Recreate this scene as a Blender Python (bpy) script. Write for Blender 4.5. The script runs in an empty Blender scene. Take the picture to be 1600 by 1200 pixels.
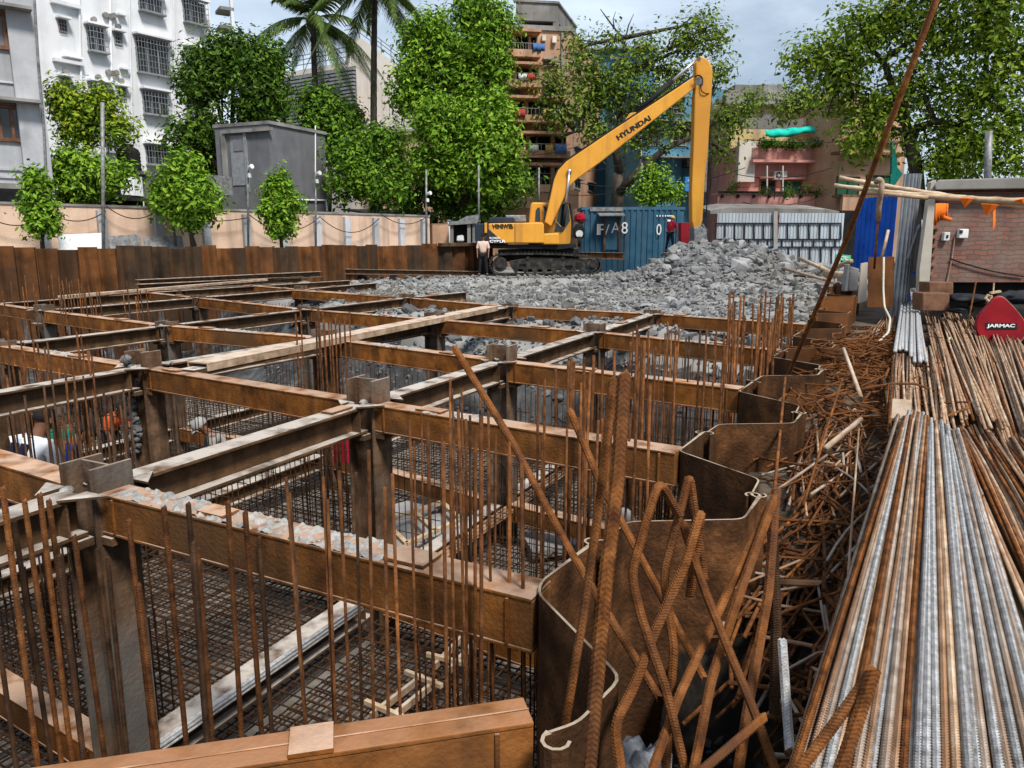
import bpy, bmesh, math, random
from mathutils import Vector, Matrix, noise
import numpy as np
random.seed(11)
sc = bpy.context.scene
COL = sc.collection
rnd = random.random
uni = random.uniform
R = math.radians

# ------------------------------------------------------------------ camera
FPX = 1157.0                      # focal length in pixels of the 1600 px wide photograph
PITCH = math.atan(223 / FPX)
H = 1.25                          # camera height above the tops of the struts (z = 0)
cam_d = bpy.data.cameras.new('camera'); cam = bpy.data.objects.new('camera', cam_d); COL.objects.link(cam)
cam_d.sensor_width = 36; cam_d.lens = FPX / 1600 * 36
cam_d.clip_start = 0.05; cam_d.clip_end = 2000
cam.location = (0, 0, H); cam.rotation_euler = (math.pi / 2 - PITCH, 0, 0)
sc.camera = cam

# ------------------------------------------------------------------ world and sun
SUN_EL, SUN_AZ = R(54), R(150)    # azimuth clockwise from +Y
w = bpy.data.worlds.new('World'); sc.world = w; w.use_nodes = True
nt = w.node_tree; nt.nodes.clear()
out = nt.nodes.new('ShaderNodeOutputWorld'); bg = nt.nodes.new('ShaderNodeBackground')
sky = nt.nodes.new('ShaderNodeTexSky'); sky.sky_type = 'NISHITA'; sky.sun_disc = False
sky.sun_elevation = SUN_EL; sky.sun_rotation = SUN_AZ; sky.air_density = 1.0; sky.dust_density = 0.8; sky.ozone_density = 1.2
tc = nt.nodes.new('ShaderNodeTexCoord'); mp = nt.nodes.new('ShaderNodeMapping'); mp.inputs['Scale'].default_value = (1, 1, 2.6)
mp.inputs['Location'].default_value = (.35, .2, .4)
nz = nt.nodes.new('ShaderNodeTexNoise'); nz.inputs['Scale'].default_value = 2.1; nz.inputs['Detail'].default_value = 8; nz.inputs['Roughness'].default_value = .55
rp = nt.nodes.new('ShaderNodeValToRGB'); rp.color_ramp.elements[0].position = .40; rp.color_ramp.elements[1].position = .62
rp.color_ramp.elements[0].color = (.22, .22, .22, 1); rp.color_ramp.elements[1].color = (.93, .93, .93, 1)
mx = nt.nodes.new('ShaderNodeMix'); mx.data_type = 'RGBA'
mx.inputs[7].default_value = (10.4, 12.2, 14.2, 1)
L = nt.links.new
L(tc.outputs['Generated'], mp.inputs['Vector']); L(mp.outputs['Vector'], nz.inputs['Vector']); L(nz.outputs['Fac'], rp.inputs['Fac'])
L(rp.outputs['Color'], mx.inputs[0]); L(sky.outputs['Color'], mx.inputs[6]); L(mx.outputs[2], bg.inputs['Color']); L(bg.outputs['Background'], out.inputs['Surface'])
bg.inputs['Strength'].default_value = 0.06
sd = bpy.data.lights.new('sun', 'SUN'); so = bpy.data.objects.new('sun', sd); COL.objects.link(so)
sd.energy = 3.6; sd.angle = R(12); sd.color = (1, .95, .88)
sdir = Vector((math.sin(SUN_AZ) * math.cos(SUN_EL), math.cos(SUN_AZ) * math.cos(SUN_EL), math.sin(SUN_EL)))
so.rotation_euler = (-sdir).to_track_quat('-Z', 'Y').to_euler()
sc.view_settings.view_transform = 'Standard'; sc.view_settings.look = 'None'; sc.view_settings.exposure = 0.5; sc.view_settings.gamma = 1

# ------------------------------------------------------------------ coordinate helpers
cT, sT = math.cos(PITCH), math.sin(PITCH)
def ray(px, py):
    x = px - 800; y = 600 - py
    return Vector((x, FPX * cT + y * sT, y * cT - FPX * sT))
def P(px, py, z=0.0):             # pixel -> point on the horizontal plane z
    r = ray(px, py); t = (z - H) / r.z
    return Vector((r.x * t, r.y * t, z))
def D(px, py, Y):                 # pixel -> point on the vertical plane y = Y
    r = ray(px, py); t = Y / r.y
    return Vector((r.x * t, Y, H + r.z * t))
AZ = R(26.4)
DA = Vector((math.sin(AZ), math.cos(AZ), 0)); DB = Vector((math.cos(AZ), -math.sin(AZ), 0)); UZ = Vector((0, 0, 1))
def AB(a, b, z=0.0): return DA * a + DB * b + UZ * z
def toab(v): return v.x * DA.x + v.y * DA.y, v.x * DB.x + v.y * DB.y
def hit(px, py, O, n):            # ray - plane
    r = ray(px, py); c = Vector((0, 0, H)); t = (O - c).dot(n) / r.dot(n)
    return c + r * t
def sstep(x, a, b):
    t = min(1, max(0, (x - a) / (b - a))); return t * t * (3 - 2 * t)

# ------------------------------------------------------------------ object helpers
ORG = {}
def tag(o, label=None, cat=None, group=None, kind=None):
    if label: o['label'] = label
    if cat: o['category'] = cat
    if group: o['group'] = group
    if kind: o['kind'] = kind
    return o
def thing(name, loc, label, cat, group=None):
    o = bpy.data.objects.new(name, None); COL.objects.link(o); o.empty_display_size = .2
    o.location = loc; ORG[o.name] = Vector(loc)
    return tag(o, label, cat, group)
class MB:
    def __init__(s): s.v = []; s.f = []; s.mi = []; s.cur = 0
    def add(s, vs, fs):
        n = len(s.v); s.v.extend([tuple(p) for p in vs])
        for f in fs: s.f.append(tuple(i + n for i in f)); s.mi.append(s.cur)
        return s
    def obox(s, c, ax, ay, az):   # centre and three half-axis vectors
        c = Vector(c); vs = [c + ax * i + ay * j + az * k for i in (-1, 1) for j in (-1, 1) for k in (-1, 1)]
        return s.add(vs, [(0, 1, 3, 2), (4, 6, 7, 5), (0, 4, 5, 1), (2, 3, 7, 6), (0, 2, 6, 4), (1, 5, 7, 3)])
    def box(s, c, sx, sy, sz, rz=0):
        cx, sx_ = math.cos(rz), math.sin(rz)
        return s.obox(c, Vector((cx, sx_, 0)) * sx / 2, Vector((-sx_, cx, 0)) * sy / 2, Vector((0, 0, sz / 2)))
    def bar(s, p, q, wd, h, up=UZ):   # rectangular bar from p to q
        p = Vector(p); q = Vector(q); d = q - p; u = d.normalized(); sd_ = u.cross(up)
        if sd_.length < 1e-6: sd_ = u.cross(Vector((0, 1, 0)))
        sd_.normalize(); vv = sd_.cross(u)
        return s.obox((p + q) / 2, d / 2, sd_ * wd / 2, vv * h / 2)
    def tube(s, pts, r, n=6, cap=True):
        pts = [Vector(p) for p in pts]; m = len(pts)
        rs = r if isinstance(r, (list, tuple)) else [r] * m
        vs = []; t0 = (pts[1] - pts[0]).normalized()
        ref = t0.orthogonal().normalized()
        for i in range(m):
            if i == 0: t = t0
            elif i == m - 1: t = (pts[i] - pts[i - 1]).normalized()
            else: t = ((pts[i + 1] - pts[i]).normalized() + (pts[i] - pts[i - 1]).normalized())
            if t.length < 1e-6: t = t0
            t.normalize(); ref = ref - t * ref.dot(t)
            if ref.length < 1e-6: ref = t.orthogonal()
            ref.normalize(); bn = t.cross(ref)
            for k in range(n):
                a = 2 * math.pi * k / n; vs.append(pts[i] + (ref * math.cos(a) + bn * math.sin(a)) * rs[i])
        fs = [(i * n + k, i * n + (k + 1) % n, (i + 1) * n + (k + 1) % n, (i + 1) * n + k) for i in range(m - 1) for k in range(n)]
        if cap: fs += [tuple(range(n - 1, -1, -1)), tuple((m - 1) * n + k for k in range(n))]
        return s.add(vs, fs)
    def ribbed(s, pts, r, pitch=.009, n=8, ribh=.09, tilt=.7):   # ribbed bar along a polyline
        pts = [Vector(p) for p in pts]
        seg = [(pts[i + 1] - pts[i]).length for i in range(len(pts) - 1)]; tot = sum(seg)
        N = int(tot / pitch) * 2 + 2
        cen = []; acc = 0; j = 0
        for i in range(N):
            d = tot * i / (N - 1)
            while j < len(seg) - 1 and d > acc + seg[j]: acc += seg[j]; j += 1
            cen.append(pts[j].lerp(pts[j + 1], (d - acc) / seg[j]))
        vs = []; ref = (pts[1] - pts[0]).normalized().orthogonal()
        for i in range(N):
            t = (cen[min(N - 1, i + 1)] - cen[max(0, i - 1)]).normalized(); ref = (ref - t * ref.dot(t)).normalized(); bn = t.cross(ref)
            rr = r * (1 + ribh) if i % 2 else r * (1 - ribh * .4)
            for k in range(n):
                a = 2 * math.pi * k / n
                vs.append(cen[i] + (ref * math.cos(a) + bn * math.sin(a)) * rr + t * (math.sin(a * 2) * tilt * pitch))
        fs = [(i * n + k, i * n + (k + 1) % n, (i + 1) * n + (k + 1) % n, (i + 1) * n + k) for i in range(N - 1) for k in range(n)]
        fs += [tuple(range(n - 1, -1, -1)), tuple((N - 1) * n + k for k in range(n))]
        return s.add(vs, fs)
    def ribbon(s, path, t, z0, z1):   # thick upright sheet following a plan path
        n = len(path); L_ = []; R_ = []
        for i in range(n):
            p = Vector(path[i]).to_2d()
            d1 = (Vector(path[i]).to_2d() - Vector(path[i - 1]).to_2d()).normalized() if i else None
            d2 = (Vector(path[i + 1]).to_2d() - p).normalized() if i < n - 1 else None
            d = d1 if d2 is None else d2 if d1 is None else (d1 + d2)
            if d.length < 1e-4: d = d1
            d = d.normalized(); nn = Vector((-d.y, d.x)); c = 1
            if d1 is not None and d2 is not None: c = max(.45, nn.dot(Vector((-d2.y, d2.x))))
            L_.append(p + nn * t / 2 / c); R_.append(p - nn * t / 2 / c)
        vs = []
        for z in (z0, z1):
            for q in L_: vs.append((q.x, q.y, z))
            for q in R_: vs.append((q.x, q.y, z))
        fs = []
        for i in range(n - 1):
            a, b, c, d = i, i + 1, n + i, n + i + 1; o = 2 * n
            fs += [(a, b, b + o, a + o), (d, c, c + o, d + o), (a + o, b + o, d + o, c + o), (b, a, c, d)]
        fs += [(0, 2 * n, 3 * n, n), (n - 1, 2 * n - 1, 4 * n - 1, 3 * n - 1)]
        return s.add(vs, fs)
    def prism(s, pts, ext):           # polygon (3-D points) extruded along ext
        pts = [Vector(p) for p in pts]; ext = Vector(ext); n = len(pts)
        nrm = Vector((0, 0, 0))
        for i in range(n): nrm += pts[i].cross(pts[(i + 1) % n])
        if nrm.dot(ext) > 0: pts = pts[::-1]
        vs = pts + [p + ext for p in pts]
        fs = [tuple(range(n)), tuple(range(2 * n - 1, n - 1, -1))] + [(i, i + n, (i + 1) % n + n, (i + 1) % n) for i in range(n)]
        return s.add(vs, fs)
    def quad(s, a, b, c, d): return s.add([a, b, c, d], [(0, 1, 2, 3)])
    def build(s, name, mats, parent=None, smooth=False, bevel=0, org=None, fix=True):
        me = bpy.data.meshes.new(name)
        o = bpy.data.objects.new(name, me); COL.objects.link(o)
        if parent is not None:
            g = ORG[parent.name]; o.parent = parent; ORG[o.name] = g
        else:
            if org is None:
                a = np.array(s.v); org = Vector(((a[:, 0].min() + a[:, 0].max()) / 2, (a[:, 1].min() + a[:, 1].max()) / 2, a[:, 2].min()))
            g = Vector(org); o.location = g; ORG[o.name] = g
        if len(s.v):
            a = np.array(s.v, dtype=float) - np.array(g[:])
            me.from_pydata(a.tolist(), [], s.f)
        if not isinstance(mats, (list, tuple)): mats = [mats]
        for m in mats: me.materials.append(m)
        if len(mats) > 1: me.polygons.foreach_set('material_index', s.mi)
        if smooth: me.polygons.foreach_set('use_smooth', [True] * len(me.polygons))
        if bevel:
            b = o.modifiers.new('bevel', 'BEVEL'); b.width = bevel; b.segments = 2; b.limit_method = 'ANGLE'
        me.update()
        return o
def dup(o, loc):
    c = o.copy(); COL.objects.link(c); d = Vector(loc) - ORG[o.name]; c.location = Vector(loc); ORG[c.name] = Vector(loc)
    for ch in [k for k in o.children]:
        e = ch.copy(); COL.objects.link(e); e.parent = c; ORG[e.name] = Vector(loc)
        for gch in ch.children:
            f = gch.copy(); COL.objects.link(f); f.parent = e; ORG[f.name] = Vector(loc)
    return c
def text_mesh(name, txt, mat, parent, O, u, v, height, depth=.01, width=None, shear=0, bold=.02):
    cu = bpy.data.curves.new('lettering_curve', 'FONT'); cu.body = txt; cu.size = 1; cu.extrude = 0; cu.offset = bold; cu.shear = shear
    to = bpy.data.objects.new('lettering_tmp', cu); COL.objects.link(to)
    bpy.context.view_layer.update()
    me = bpy.data.meshes.new_from_object(to.evaluated_get(bpy.context.evaluated_depsgraph_get()))
    bpy.data.objects.remove(to)
    vs = np.array([p.co[:] for p in me.vertices]); fs = [tuple(p.vertices) for p in me.polygons]; bpy.data.meshes.remove(me)
    mn = vs.min(0); mxx = vs.max(0); vs = vs - mn
    sy = height / (mxx[1] - mn[1]); sx = sy if width is None else width / (mxx[0] - mn[0])
    mb = MB(); n = u.cross(v).normalized()
    mb.add([Vector(O) + u * p[0] * sx + v * p[1] * sy + n * depth for p in vs], fs)
    return mb.build(name, mat, parent)

# ------------------------------------------------------------------ materials
def mat(name, cols, scale=6, rough=.8, bump=.3, metal=0, dust=None, dust_amt=.8, big=None, stretch=(1, 1, 1), bscale=None, detail=6, streak=None, use_pos=False, contrast=.18, spec=.1):
    """cols: 2-4 colours mixed by noise; big: colour mixed by large noise; dust: colour on faces looking up; streak: vertical streaks"""
    m = bpy.data.materials.new(name); m.use_nodes = True; t = m.node_tree; N = t.nodes; lk = t.links.new
    b = N['Principled BSDF']; b.inputs['Roughness'].default_value = rough; b.inputs['Metallic'].default_value = metal
    b.inputs['Specular IOR Level'].default_value = spec
    geo = N.new('ShaderNodeNewGeometry'); oi = N.new('ShaderNodeObjectInfo')
    ofs = N.new('ShaderNodeVectorMath'); ofs.operation = 'MULTIPLY_ADD'; ofs.inputs[1].default_value = (17, 23, 31)
    tcn = N.new('ShaderNodeTexCoord')
    lk(oi.outputs['Random'], ofs.inputs[0]); lk(tcn.outputs['Object'], ofs.inputs[2])
    mpn = N.new('ShaderNodeMapping'); mpn.inputs['Scale'].default_value = stretch; lk(ofs.outputs[0], mpn.inputs['Vector'])
    n1 = N.new('ShaderNodeTexNoise'); n1.inputs['Scale'].default_value = scale; n1.inputs['Detail'].default_value = detail; n1.inputs['Roughness'].default_value = .62
    lk(mpn.outputs[0], n1.inputs['Vector'])
    cr = N.new('ShaderNodeValToRGB'); el = cr.color_ramp.elements
    k = len(cols)
    while len(el) < k: el.new(.5)
    for i, c in enumerate(cols):
        el[i].position = .5 - contrast + 2 * contrast * i / max(1, k - 1); el[i].color = (*c, 1)
    lk(n1.outputs['Fac'], cr.inputs['Fac']); cur = cr.outputs['Color']
    def mixc(fac, c2, a):
        mm = N.new('ShaderNodeMix'); mm.data_type = 'RGBA'; lk(fac, mm.inputs[0]); lk(a, mm.inputs[6]); mm.inputs[7].default_value = (*c2, 1); return mm.outputs[2]
    def ramp(src, p0, p1, v1=1):
        r_ = N.new('ShaderNodeMapRange'); r_.inputs[1].default_value = p0; r_.inputs[2].default_value = p1; r_.inputs[4].default_value = v1; lk(src, r_.inputs[0]); return r_.outputs[0]
    if big:
        n2 = N.new('ShaderNodeTexNoise'); n2.inputs['Scale'].default_value = scale * .17; n2.inputs['Detail'].default_value = 3; lk(ofs.outputs[0], n2.inputs['Vector'])
        cur = mixc(ramp(n2.outputs['Fac'], .45, .68, .85), big, cur)
    if streak:
        ms = N.new('ShaderNodeMapping'); ms.inputs['Scale'].default_value = (1, 1, .06); lk(ofs.outputs[0], ms.inputs['Vector'])
        n3 = N.new('ShaderNodeTexNoise'); n3.inputs['Scale'].default_value = scale * 1.6; n3.inputs['Detail'].default_value = 4; lk(ms.outputs[0], n3.inputs['Vector'])
        cur = mixc(ramp(n3.outputs['Fac'], .52, .72, .8), streak, cur)
    if dust:
        sx = N.new('ShaderNodeSeparateXYZ'); lk(geo.outputs['Normal'], sx.inputs[0])
        up = ramp(sx.outputs['Z'], .55, .95, 1)
        n4 = N.new('ShaderNodeTexNoise'); n4.inputs['Scale'].default_value = scale * 1.3; n4.inputs['Detail'].default_value = 5; lk(ofs.outputs[0], n4.inputs['Vector'])
        pm = N.new('ShaderNodeMath'); pm.operation = 'MULTIPLY'; lk(up, pm.inputs[0]); lk(ramp(n4.outputs['Fac'], .3, .55, dust_amt), pm.inputs[1])
        cur = mixc(pm.outputs[0], dust, cur)
    hv = N.new('ShaderNodeHueSaturation'); mr = N.new('ShaderNodeMapRange'); mr.inputs[3].default_value = .85; mr.inputs[4].default_value = 1.15
    lk(oi.outputs['Random'], mr.inputs[0]); lk(mr.outputs[0], hv.inputs['Value']); lk(cur, hv.inputs['Color'])
    lk(hv.outputs[0], b.inputs['Base Color'])
    if bump:
        bn = N.new('ShaderNodeBump'); bn.inputs['Strength'].default_value = bump; bn.inputs['Distance'].default_value = .02
        if bscale:
            n5 = N.new('ShaderNodeTexNoise'); n5.inputs['Scale'].default_value = bscale; n5.inputs['Detail'].default_value = 5; lk(ofs.outputs[0], n5.inputs['Vector']); lk(n5.outputs['Fac'], bn.inputs['Height'])
        else: lk(n1.outputs['Fac'], bn.inputs['Height'])
        lk(bn.outputs[0], b.inputs['Normal'])
    return m
M = {}
M['rust'] = mat('rust', [(.075, .026, .007), (.21, .073, .015), (.33, .125, .028)], 5, .82, .3, dust=(.46, .31, .22), dust_amt=.85, big=(.085, .046, .022), streak=(.075, .034, .013), bscale=60)  # dust in the beam rusts also holds sky glare painted on top flanges
M['rust_top'] = mat('rust_bright', [(.11, .038, .010), (.26, .092, .02), (.38, .15, .042)], 5, .82, .25, dust=(.38, .19, .10), dust_amt=.75, big=(.16, .08, .035), streak=(.085, .04, .017), bscale=60)
M['rust_dark'] = mat('rust_dark', [(.04, .021, .011), (.09, .049, .024), (.16, .085, .04)], 5, .85, .25, dust=(.45, .40, .35), dust_amt=.95, big=(.06, .038, .022), streak=(.035, .022, .014), bscale=60)
M['bar_greybrown'] = mat('bar_greybrown', [(.17, .125, .095), (.30, .235, .185), (.43, .365, .31)], 12, .6, .2, big=(.25, .155, .095), bscale=120, spec=.5)
M['column'] = mat('column_steel', [(.045, .026, .015), (.10, .058, .034), (.17, .105, .065)], 6, .85, .3, dust=(.36, .27, .2), big=(.145, .14, .13), streak=(.04, .022, .012), bscale=40)
M['pile'] = mat('pile_steel', [(.026, .012, .006), (.07, .031, .013), (.16, .068, .026)], 5, .66, .45, dust=(.36, .29, .21), dust_amt=1, big=(.04, .022, .012), streak=(.032, .015, .008), bscale=50)
M['pile_far'] = mat('pile_far_steel', [(.05, .022, .009), (.13, .05, .016), (.20, .078, .026)], 1.6, .85, .2, dust=(.3, .2, .13), big=(.045, .028, .018), streak=(.03, .018, .01), bscale=20)
M['pile_far_dark'] = mat('pile_far_dark_steel', [(.022, .016, .012), (.05, .032, .02), (.085, .048, .024)], 1.6, .85, .2, dust=(.3, .2, .13), big=(.04, .026, .018), streak=(.10, .042, .015), bscale=20)
M['bar_mid'] = mat('bar_mid', [(.035, .014, .006), (.085, .033, .012), (.15, .058, .02)], 14, .85, .3, bscale=90)
M['bar_rust'] = mat('bar_rust', [(.06, .022, .008), (.165, .06, .017), (.27, .105, .033)], 14, .85, .3, big=(.09, .04, .02), bscale=90)
M['bar_dark'] = mat('bar_dark', [(.02, .012, .008), (.05, .026, .014), (.09, .046, .024)], 10, .85, .2, bscale=90)
M['bar_tan'] = mat('bar_tan', [(.17, .095, .05), (.32, .19, .11), (.46, .31, .20)], 10, .75, .2, big=(.24, .12, .055), bscale=90, spec=.4)
M['bar_bright'] = mat('bar_bright', [(.20, .115, .062), (.40, .27, .17), (.55, .44, .33)], 7, .62, .25, big=(.27, .135, .065), bscale=120, spec=.5)
M['bar_silver'] = mat('bar_silver', [(.20, .19, .18), (.32, .315, .31), (.46, .46, .47)], 30, .5, .25, metal=.1, bscale=120, spec=.5)
M['cement'] = mat('cement', [(.15, .145, .135), (.28, .27, .255), (.42, .405, .385)], 14, .95, .8, big=(.36, .33, .3))
M['concrete'] = mat('concrete', [(.15, .15, .152), (.24, .24, .24), (.33, .327, .322)], 3, .95, .6, dust=(.31, .305, .295), big=(.25, .245, .235), bscale=14)
M['rubble'] = mat('rubble', [(.085, .087, .09), (.165, .167, .17), (.27, .267, .26)], 1.6, .95, .6, dust=(.28, .275, .262), big=(.16, .145, .122), bscale=9)
M['dirt'] = mat('dirt', [(.05, .038, .027), (.10, .078, .058), (.17, .135, .10)], 1.4, .97, .8, big=(.07, .05, .036), bscale=12)
M['soil_shaded'] = mat('shaded_soil', [(.008, .007, .006), (.018, .015, .012), (.04, .034, .028)], 6, .9, 1.0, bscale=14)  # soil blackened to paint the shade in the hollow
M['mud_shaded'] = mat('shaded_mud', [(.022, .022, .024), (.055, .057, .06), (.12, .122, .125)], 3.5, .85, 1.0, big=(.05, .046, .042), bscale=9)  # mud darkened to paint in the shade down in the pit
M['timber'] = mat('timber', [(.20, .125, .075), (.34, .235, .155), (.48, .36, .26)], 5, .85, .3, dust=(.55, .46, .38), dust_amt=.7, stretch=(1, 1, 1), bscale=40)
M['bamboo'] = mat('bamboo', [(.30, .20, .12), (.46, .34, .22), (.58, .46, .33)], 8, .6, .15)
M['dark'] = mat('dark_void', [(.010, .010, .011), (.02, .02, .02)], 3, .9, 0)  # near-black, painted for the shade in gaps, openings and recesses
M['tyre'] = mat('black_rubber', [(.014, .014, .014), (.035, .033, .03)], 6, .85, .3)
M['steel_grey'] = mat('steel_grey', [(.10, .10, .10), (.2, .2, .2), (.3, .3, .3)], 6, .55, .15, metal=.3)
M['white_paint'] = mat('white_paint', [(.70, .70, .68), (.80, .80, .79)], 4, .6, .05)
M['black_paint'] = mat('black_paint', [(.012, .012, .013), (.025, .025, .025)], 5, .6, .05)
M['rope'] = mat('rope', [(.4, .34, .26), (.62, .56, .46)], 30, .95, .4)
M['plastic_white'] = mat('plastic_white', [(.55, .56, .56), (.72, .72, .71)], 9, .45, .1)
# ================================================================== GROUND
W0 = D(-260, 420, 17.0); W1 = D(585, 420, 29.5); W2 = D(760, 420, 33.5)      # line of the far sheet pile wall
W0.z = W1.z = W2.z = 0
def side(p, a, b): return (b.x - a.x) * (p.y - a.y) - (b.y - a.y) * (p.x - a.x)   # <0 : pit side
MC = D(1124, 400, 30)
def nz3(x, y, s, o=0): return noise.noise(Vector((x * s, y * s, o)))
def rubble_z(x, y):
    a = x * DA.x + y * DA.y; b = x * DB.x + y * DB.y
    base = -.22 + .16 * nz3(x, y, .35, 3) + .10 * nz3(x, y, .9, 8)
    sh = 0 if b > -9.5 else (-9.5 - b) * .62
    base += .10 * nz3(x, y, 2.6, 4) + .05 * nz3(x, y, 6.0, 2)
    base = -2.16 + (base + 2.16) * sstep(a - sh + 1.0 * nz3(x, y, .5, 1), 10.0, 13.1)
    d1 = ((x - MC.x) / (2.9 if x > MC.x else 3.5)) ** 2 + ((y - MC.y) / 3.2) ** 2
    base += 1.2 * math.exp(-d1) * (1 + .12 * nz3(x, y, .8, 5))
    d2 = ((x - 6.4) / 2.4) ** 2 + ((y - 26.5) / 2.6) ** 2
    base += .28 * math.exp(-d2)
    d3 = ((x + 1.9) / 1.6) ** 2 + ((y - 29.5) / 1.5) ** 2
    base += .40 * math.exp(-d3)
    d4 = ((x - 12.2) / 2.4) ** 2 + ((y - 27.5) / 2.6) ** 2
    base += .12 * math.exp(-d4)
    if 15 < y < 31.2: base -= .24 * sstep(y, 15, 19) * sstep(abs(x - 1.0), 5.4, 3.6)
    if y > 29: # level pad for the machine
        t = sstep(abs(x - 1.2), 5.5, 3.6); base = base * (1 - t) + (-.17) * t
    return base
def in_pit(x, y):
    p = Vector((x, y, 0)); a, b = toab(p)
    if a < .72 or b > -.74 or y > 34.4: return False
    if side(p, W0, W1) > 0: return False
    return True
def gz(x, y):
    a = x * DA.x + y * DA.y; b = x * DB.x + y * DB.y
    if in_pit(x, y): return max(-2.16, rubble_z(x, y))
    g = -.35 + .05 * nz3(x, y, .6) + .03 * nz3(x, y, 2.3)
    if b > -.75 and b < 2 and a > 0 and a < 6: g -= .45 * sstep(b, .12, -.3) * sstep(a, 5.5, 1.5) + .9 * sstep(b, .0, -.16) * sstep(a, 3.3, 2.4)
    if y > 12 and b > -.74 and b < 3: g += 0
    if b >= -.74 and a > 8 and b < 14:
        g = max(g, rubble_z(x, y) if a > 20 else -9)
    return g
ca = [-400, -120, -40, -15, -6, -3, -1.5, -.6, 0, .4, .70, .72] + [.74 + .13 * i for i in range(0, 270)] + [37, 39, 42, 46, 52, 60, 80, 120, 300, 900]
cb = [-600, -200, -90, -60, -45, -38, -32] + [-29 + .2 * i for i in range(0, 141)] + [-.76, -.735] + [-.6 + .16 * i for i in range(70)] + [11, 12, 13, 14.5, 16, 18, 20, 24, 30, 40, 60, 100, 250, 600]
gv = []; gf = []
for a in ca:
    for b in cb:
        v = AB(a, b); z = gz(v.x, v.y); gv.append((v.x, v.y, z))
nb = len(cb)
for i in range(len(ca) - 1):
    for j in range(nb - 1): gf.append((i * nb + j, i * nb + j + 1, (i + 1) * nb + j + 1, (i + 1) * nb + j)[::-1])
mb = MB(); mb.v = gv; mb.f = gf; mb.mi = [0] * len(gf)
g_o = mb.build('ground', M['dirt'], org=(0, 0, 0), smooth=True); tag(g_o, kind='structure')
# two materials by place: rubble dust where the broken concrete lies; shade painted into pit and hollow
g_o.data.materials.append(M['rubble']); g_o.data.materials.append(M['mud_shaded']); g_o.data.materials.append(M['soil_shaded'])
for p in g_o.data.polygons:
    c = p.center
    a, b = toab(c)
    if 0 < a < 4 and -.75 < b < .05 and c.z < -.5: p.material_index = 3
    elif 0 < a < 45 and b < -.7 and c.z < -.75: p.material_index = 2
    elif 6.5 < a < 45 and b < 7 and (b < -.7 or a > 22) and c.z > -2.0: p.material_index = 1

# ================================================================== CHUNKS of broken concrete
def chunk_proto(flat=.6, n=11):
    bm = bmesh.new()
    for i in range(n):
        v = Vector((random.gauss(0, 1), random.gauss(0, 1), random.gauss(0, 1))).normalized() * uni(.42, .56)
        v = Vector((max(-.4, min(.4, v.x)), max(-.36, min(.36, v.y)), max(-.3, min(.3, v.z)) * flat * 1.5)); bm.verts.new(v)
    r = bmesh.ops.convex_hull(bm, input=bm.verts)
    bmesh.ops.delete(bm, geom=[g for g in r['geom_interior'] if isinstance(g, bmesh.types.BMVert)], context='VERTS')
    bm.verts.index_update(); vs = np.array([v.co[:] for v in bm.verts]); fs = [tuple(v.index for v in f.verts) for f in bm.faces]
    bm.free(); return vs, fs
protos = [chunk_proto(uni(.3, .9), random.choice([12, 14, 16, 20])) for _ in range(22)]
def rot3():
    return np.array(Matrix.Rotation(uni(0, 6.28), 3, 'Z') @ Matrix.Rotation(random.gauss(0, .55), 3, 'X') @ Matrix.Rotation(random.gauss(0, .55), 3, 'Y'))
def put_chunk(mb, x, y, s, sink=.25, dz=0):
    vs, fs = random.choice(protos); q = (vs * s * np.array([uni(.8, 1.3), uni(.7, 1.1), uni(.6, 1)])) @ rot3().T
    q = q + np.array([x, y, gz(x, y) + s * .5 * (1 - 2 * sink) * .5 + dz])
    mb.add([tuple(p) for p in q], fs)
mb = MB()
cnt = 0
while cnt < 19000:
    u = rnd()
    if u < .42: x, y = random.gauss(MC.x, 2.9), random.gauss(MC.y - .8, 2.6)
    else:
        y = uni(11.5, 33.5); x = uni(-6, 15.5)
    p = Vector((x, y, 0)); a, b = toab(p)
    if side(p, W0, W1) > -.4 or b > 5.6 or y > 33.6: continue
    if b > -.95 and a < 21: continue
    z = gz(x, y)
    if z < -2.0: continue
    if y > 30.4 and abs(x - 1.0) < 2.9: continue
    s = min(.8, abs(random.lognormvariate(-2.05, .66))) * (1.0 if u < .42 else .6)
    if a < 13.2: s *= .7
    if abs(x - 1) < 4 and y > 22: s = min(s, .26)
    put_chunk(mb, x, y, s); cnt += 1
cnt = 0
while cnt < 11000:         # fines between the stones
    y = 12 + 18 * rnd() ** 1.5; x = uni(-5, 13); p = Vector((x, y, 0)); a, b = toab(p)
    if side(p, W0, W1) > -.4 or b > 4 or (b > -.95 and a < 21) or gz(x, y) < -1.2: continue
    put_chunk(mb, x, y, uni(.035, .12), .2); cnt += 1
tag(mb.build('rubble', M['rubble'], org=(0, 0, 0)), 'grey broken concrete rubble spread in front of the yellow excavator', 'rubble', kind='stuff')
mb = MB()
for i in range(1100):       # spill inside the pit under the struts
    a = uni(7.6, 13.0); b = uni(-9.5, -1.1); v = AB(a, b)
    if rnd() > sstep(a, 7.2, 11): continue
    put_chunk(mb, v.x, v.y, abs(random.lognormvariate(-2.1, .5)))
tag(mb.build('rubble', mat('shaded_rubble', [(.06, .063, .068), (.12, .124, .13), (.20, .205, .21)], 1.6, .9, .5, big=(.10, .096, .09), bscale=9), org=(0, 0, 0)), 'grey broken rubble, darkened by painted shade, sloping down under the struts into the pit', 'rubble', kind='stuff')  # darker copy of the rubble, pit shade put into its colour
big = []
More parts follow.
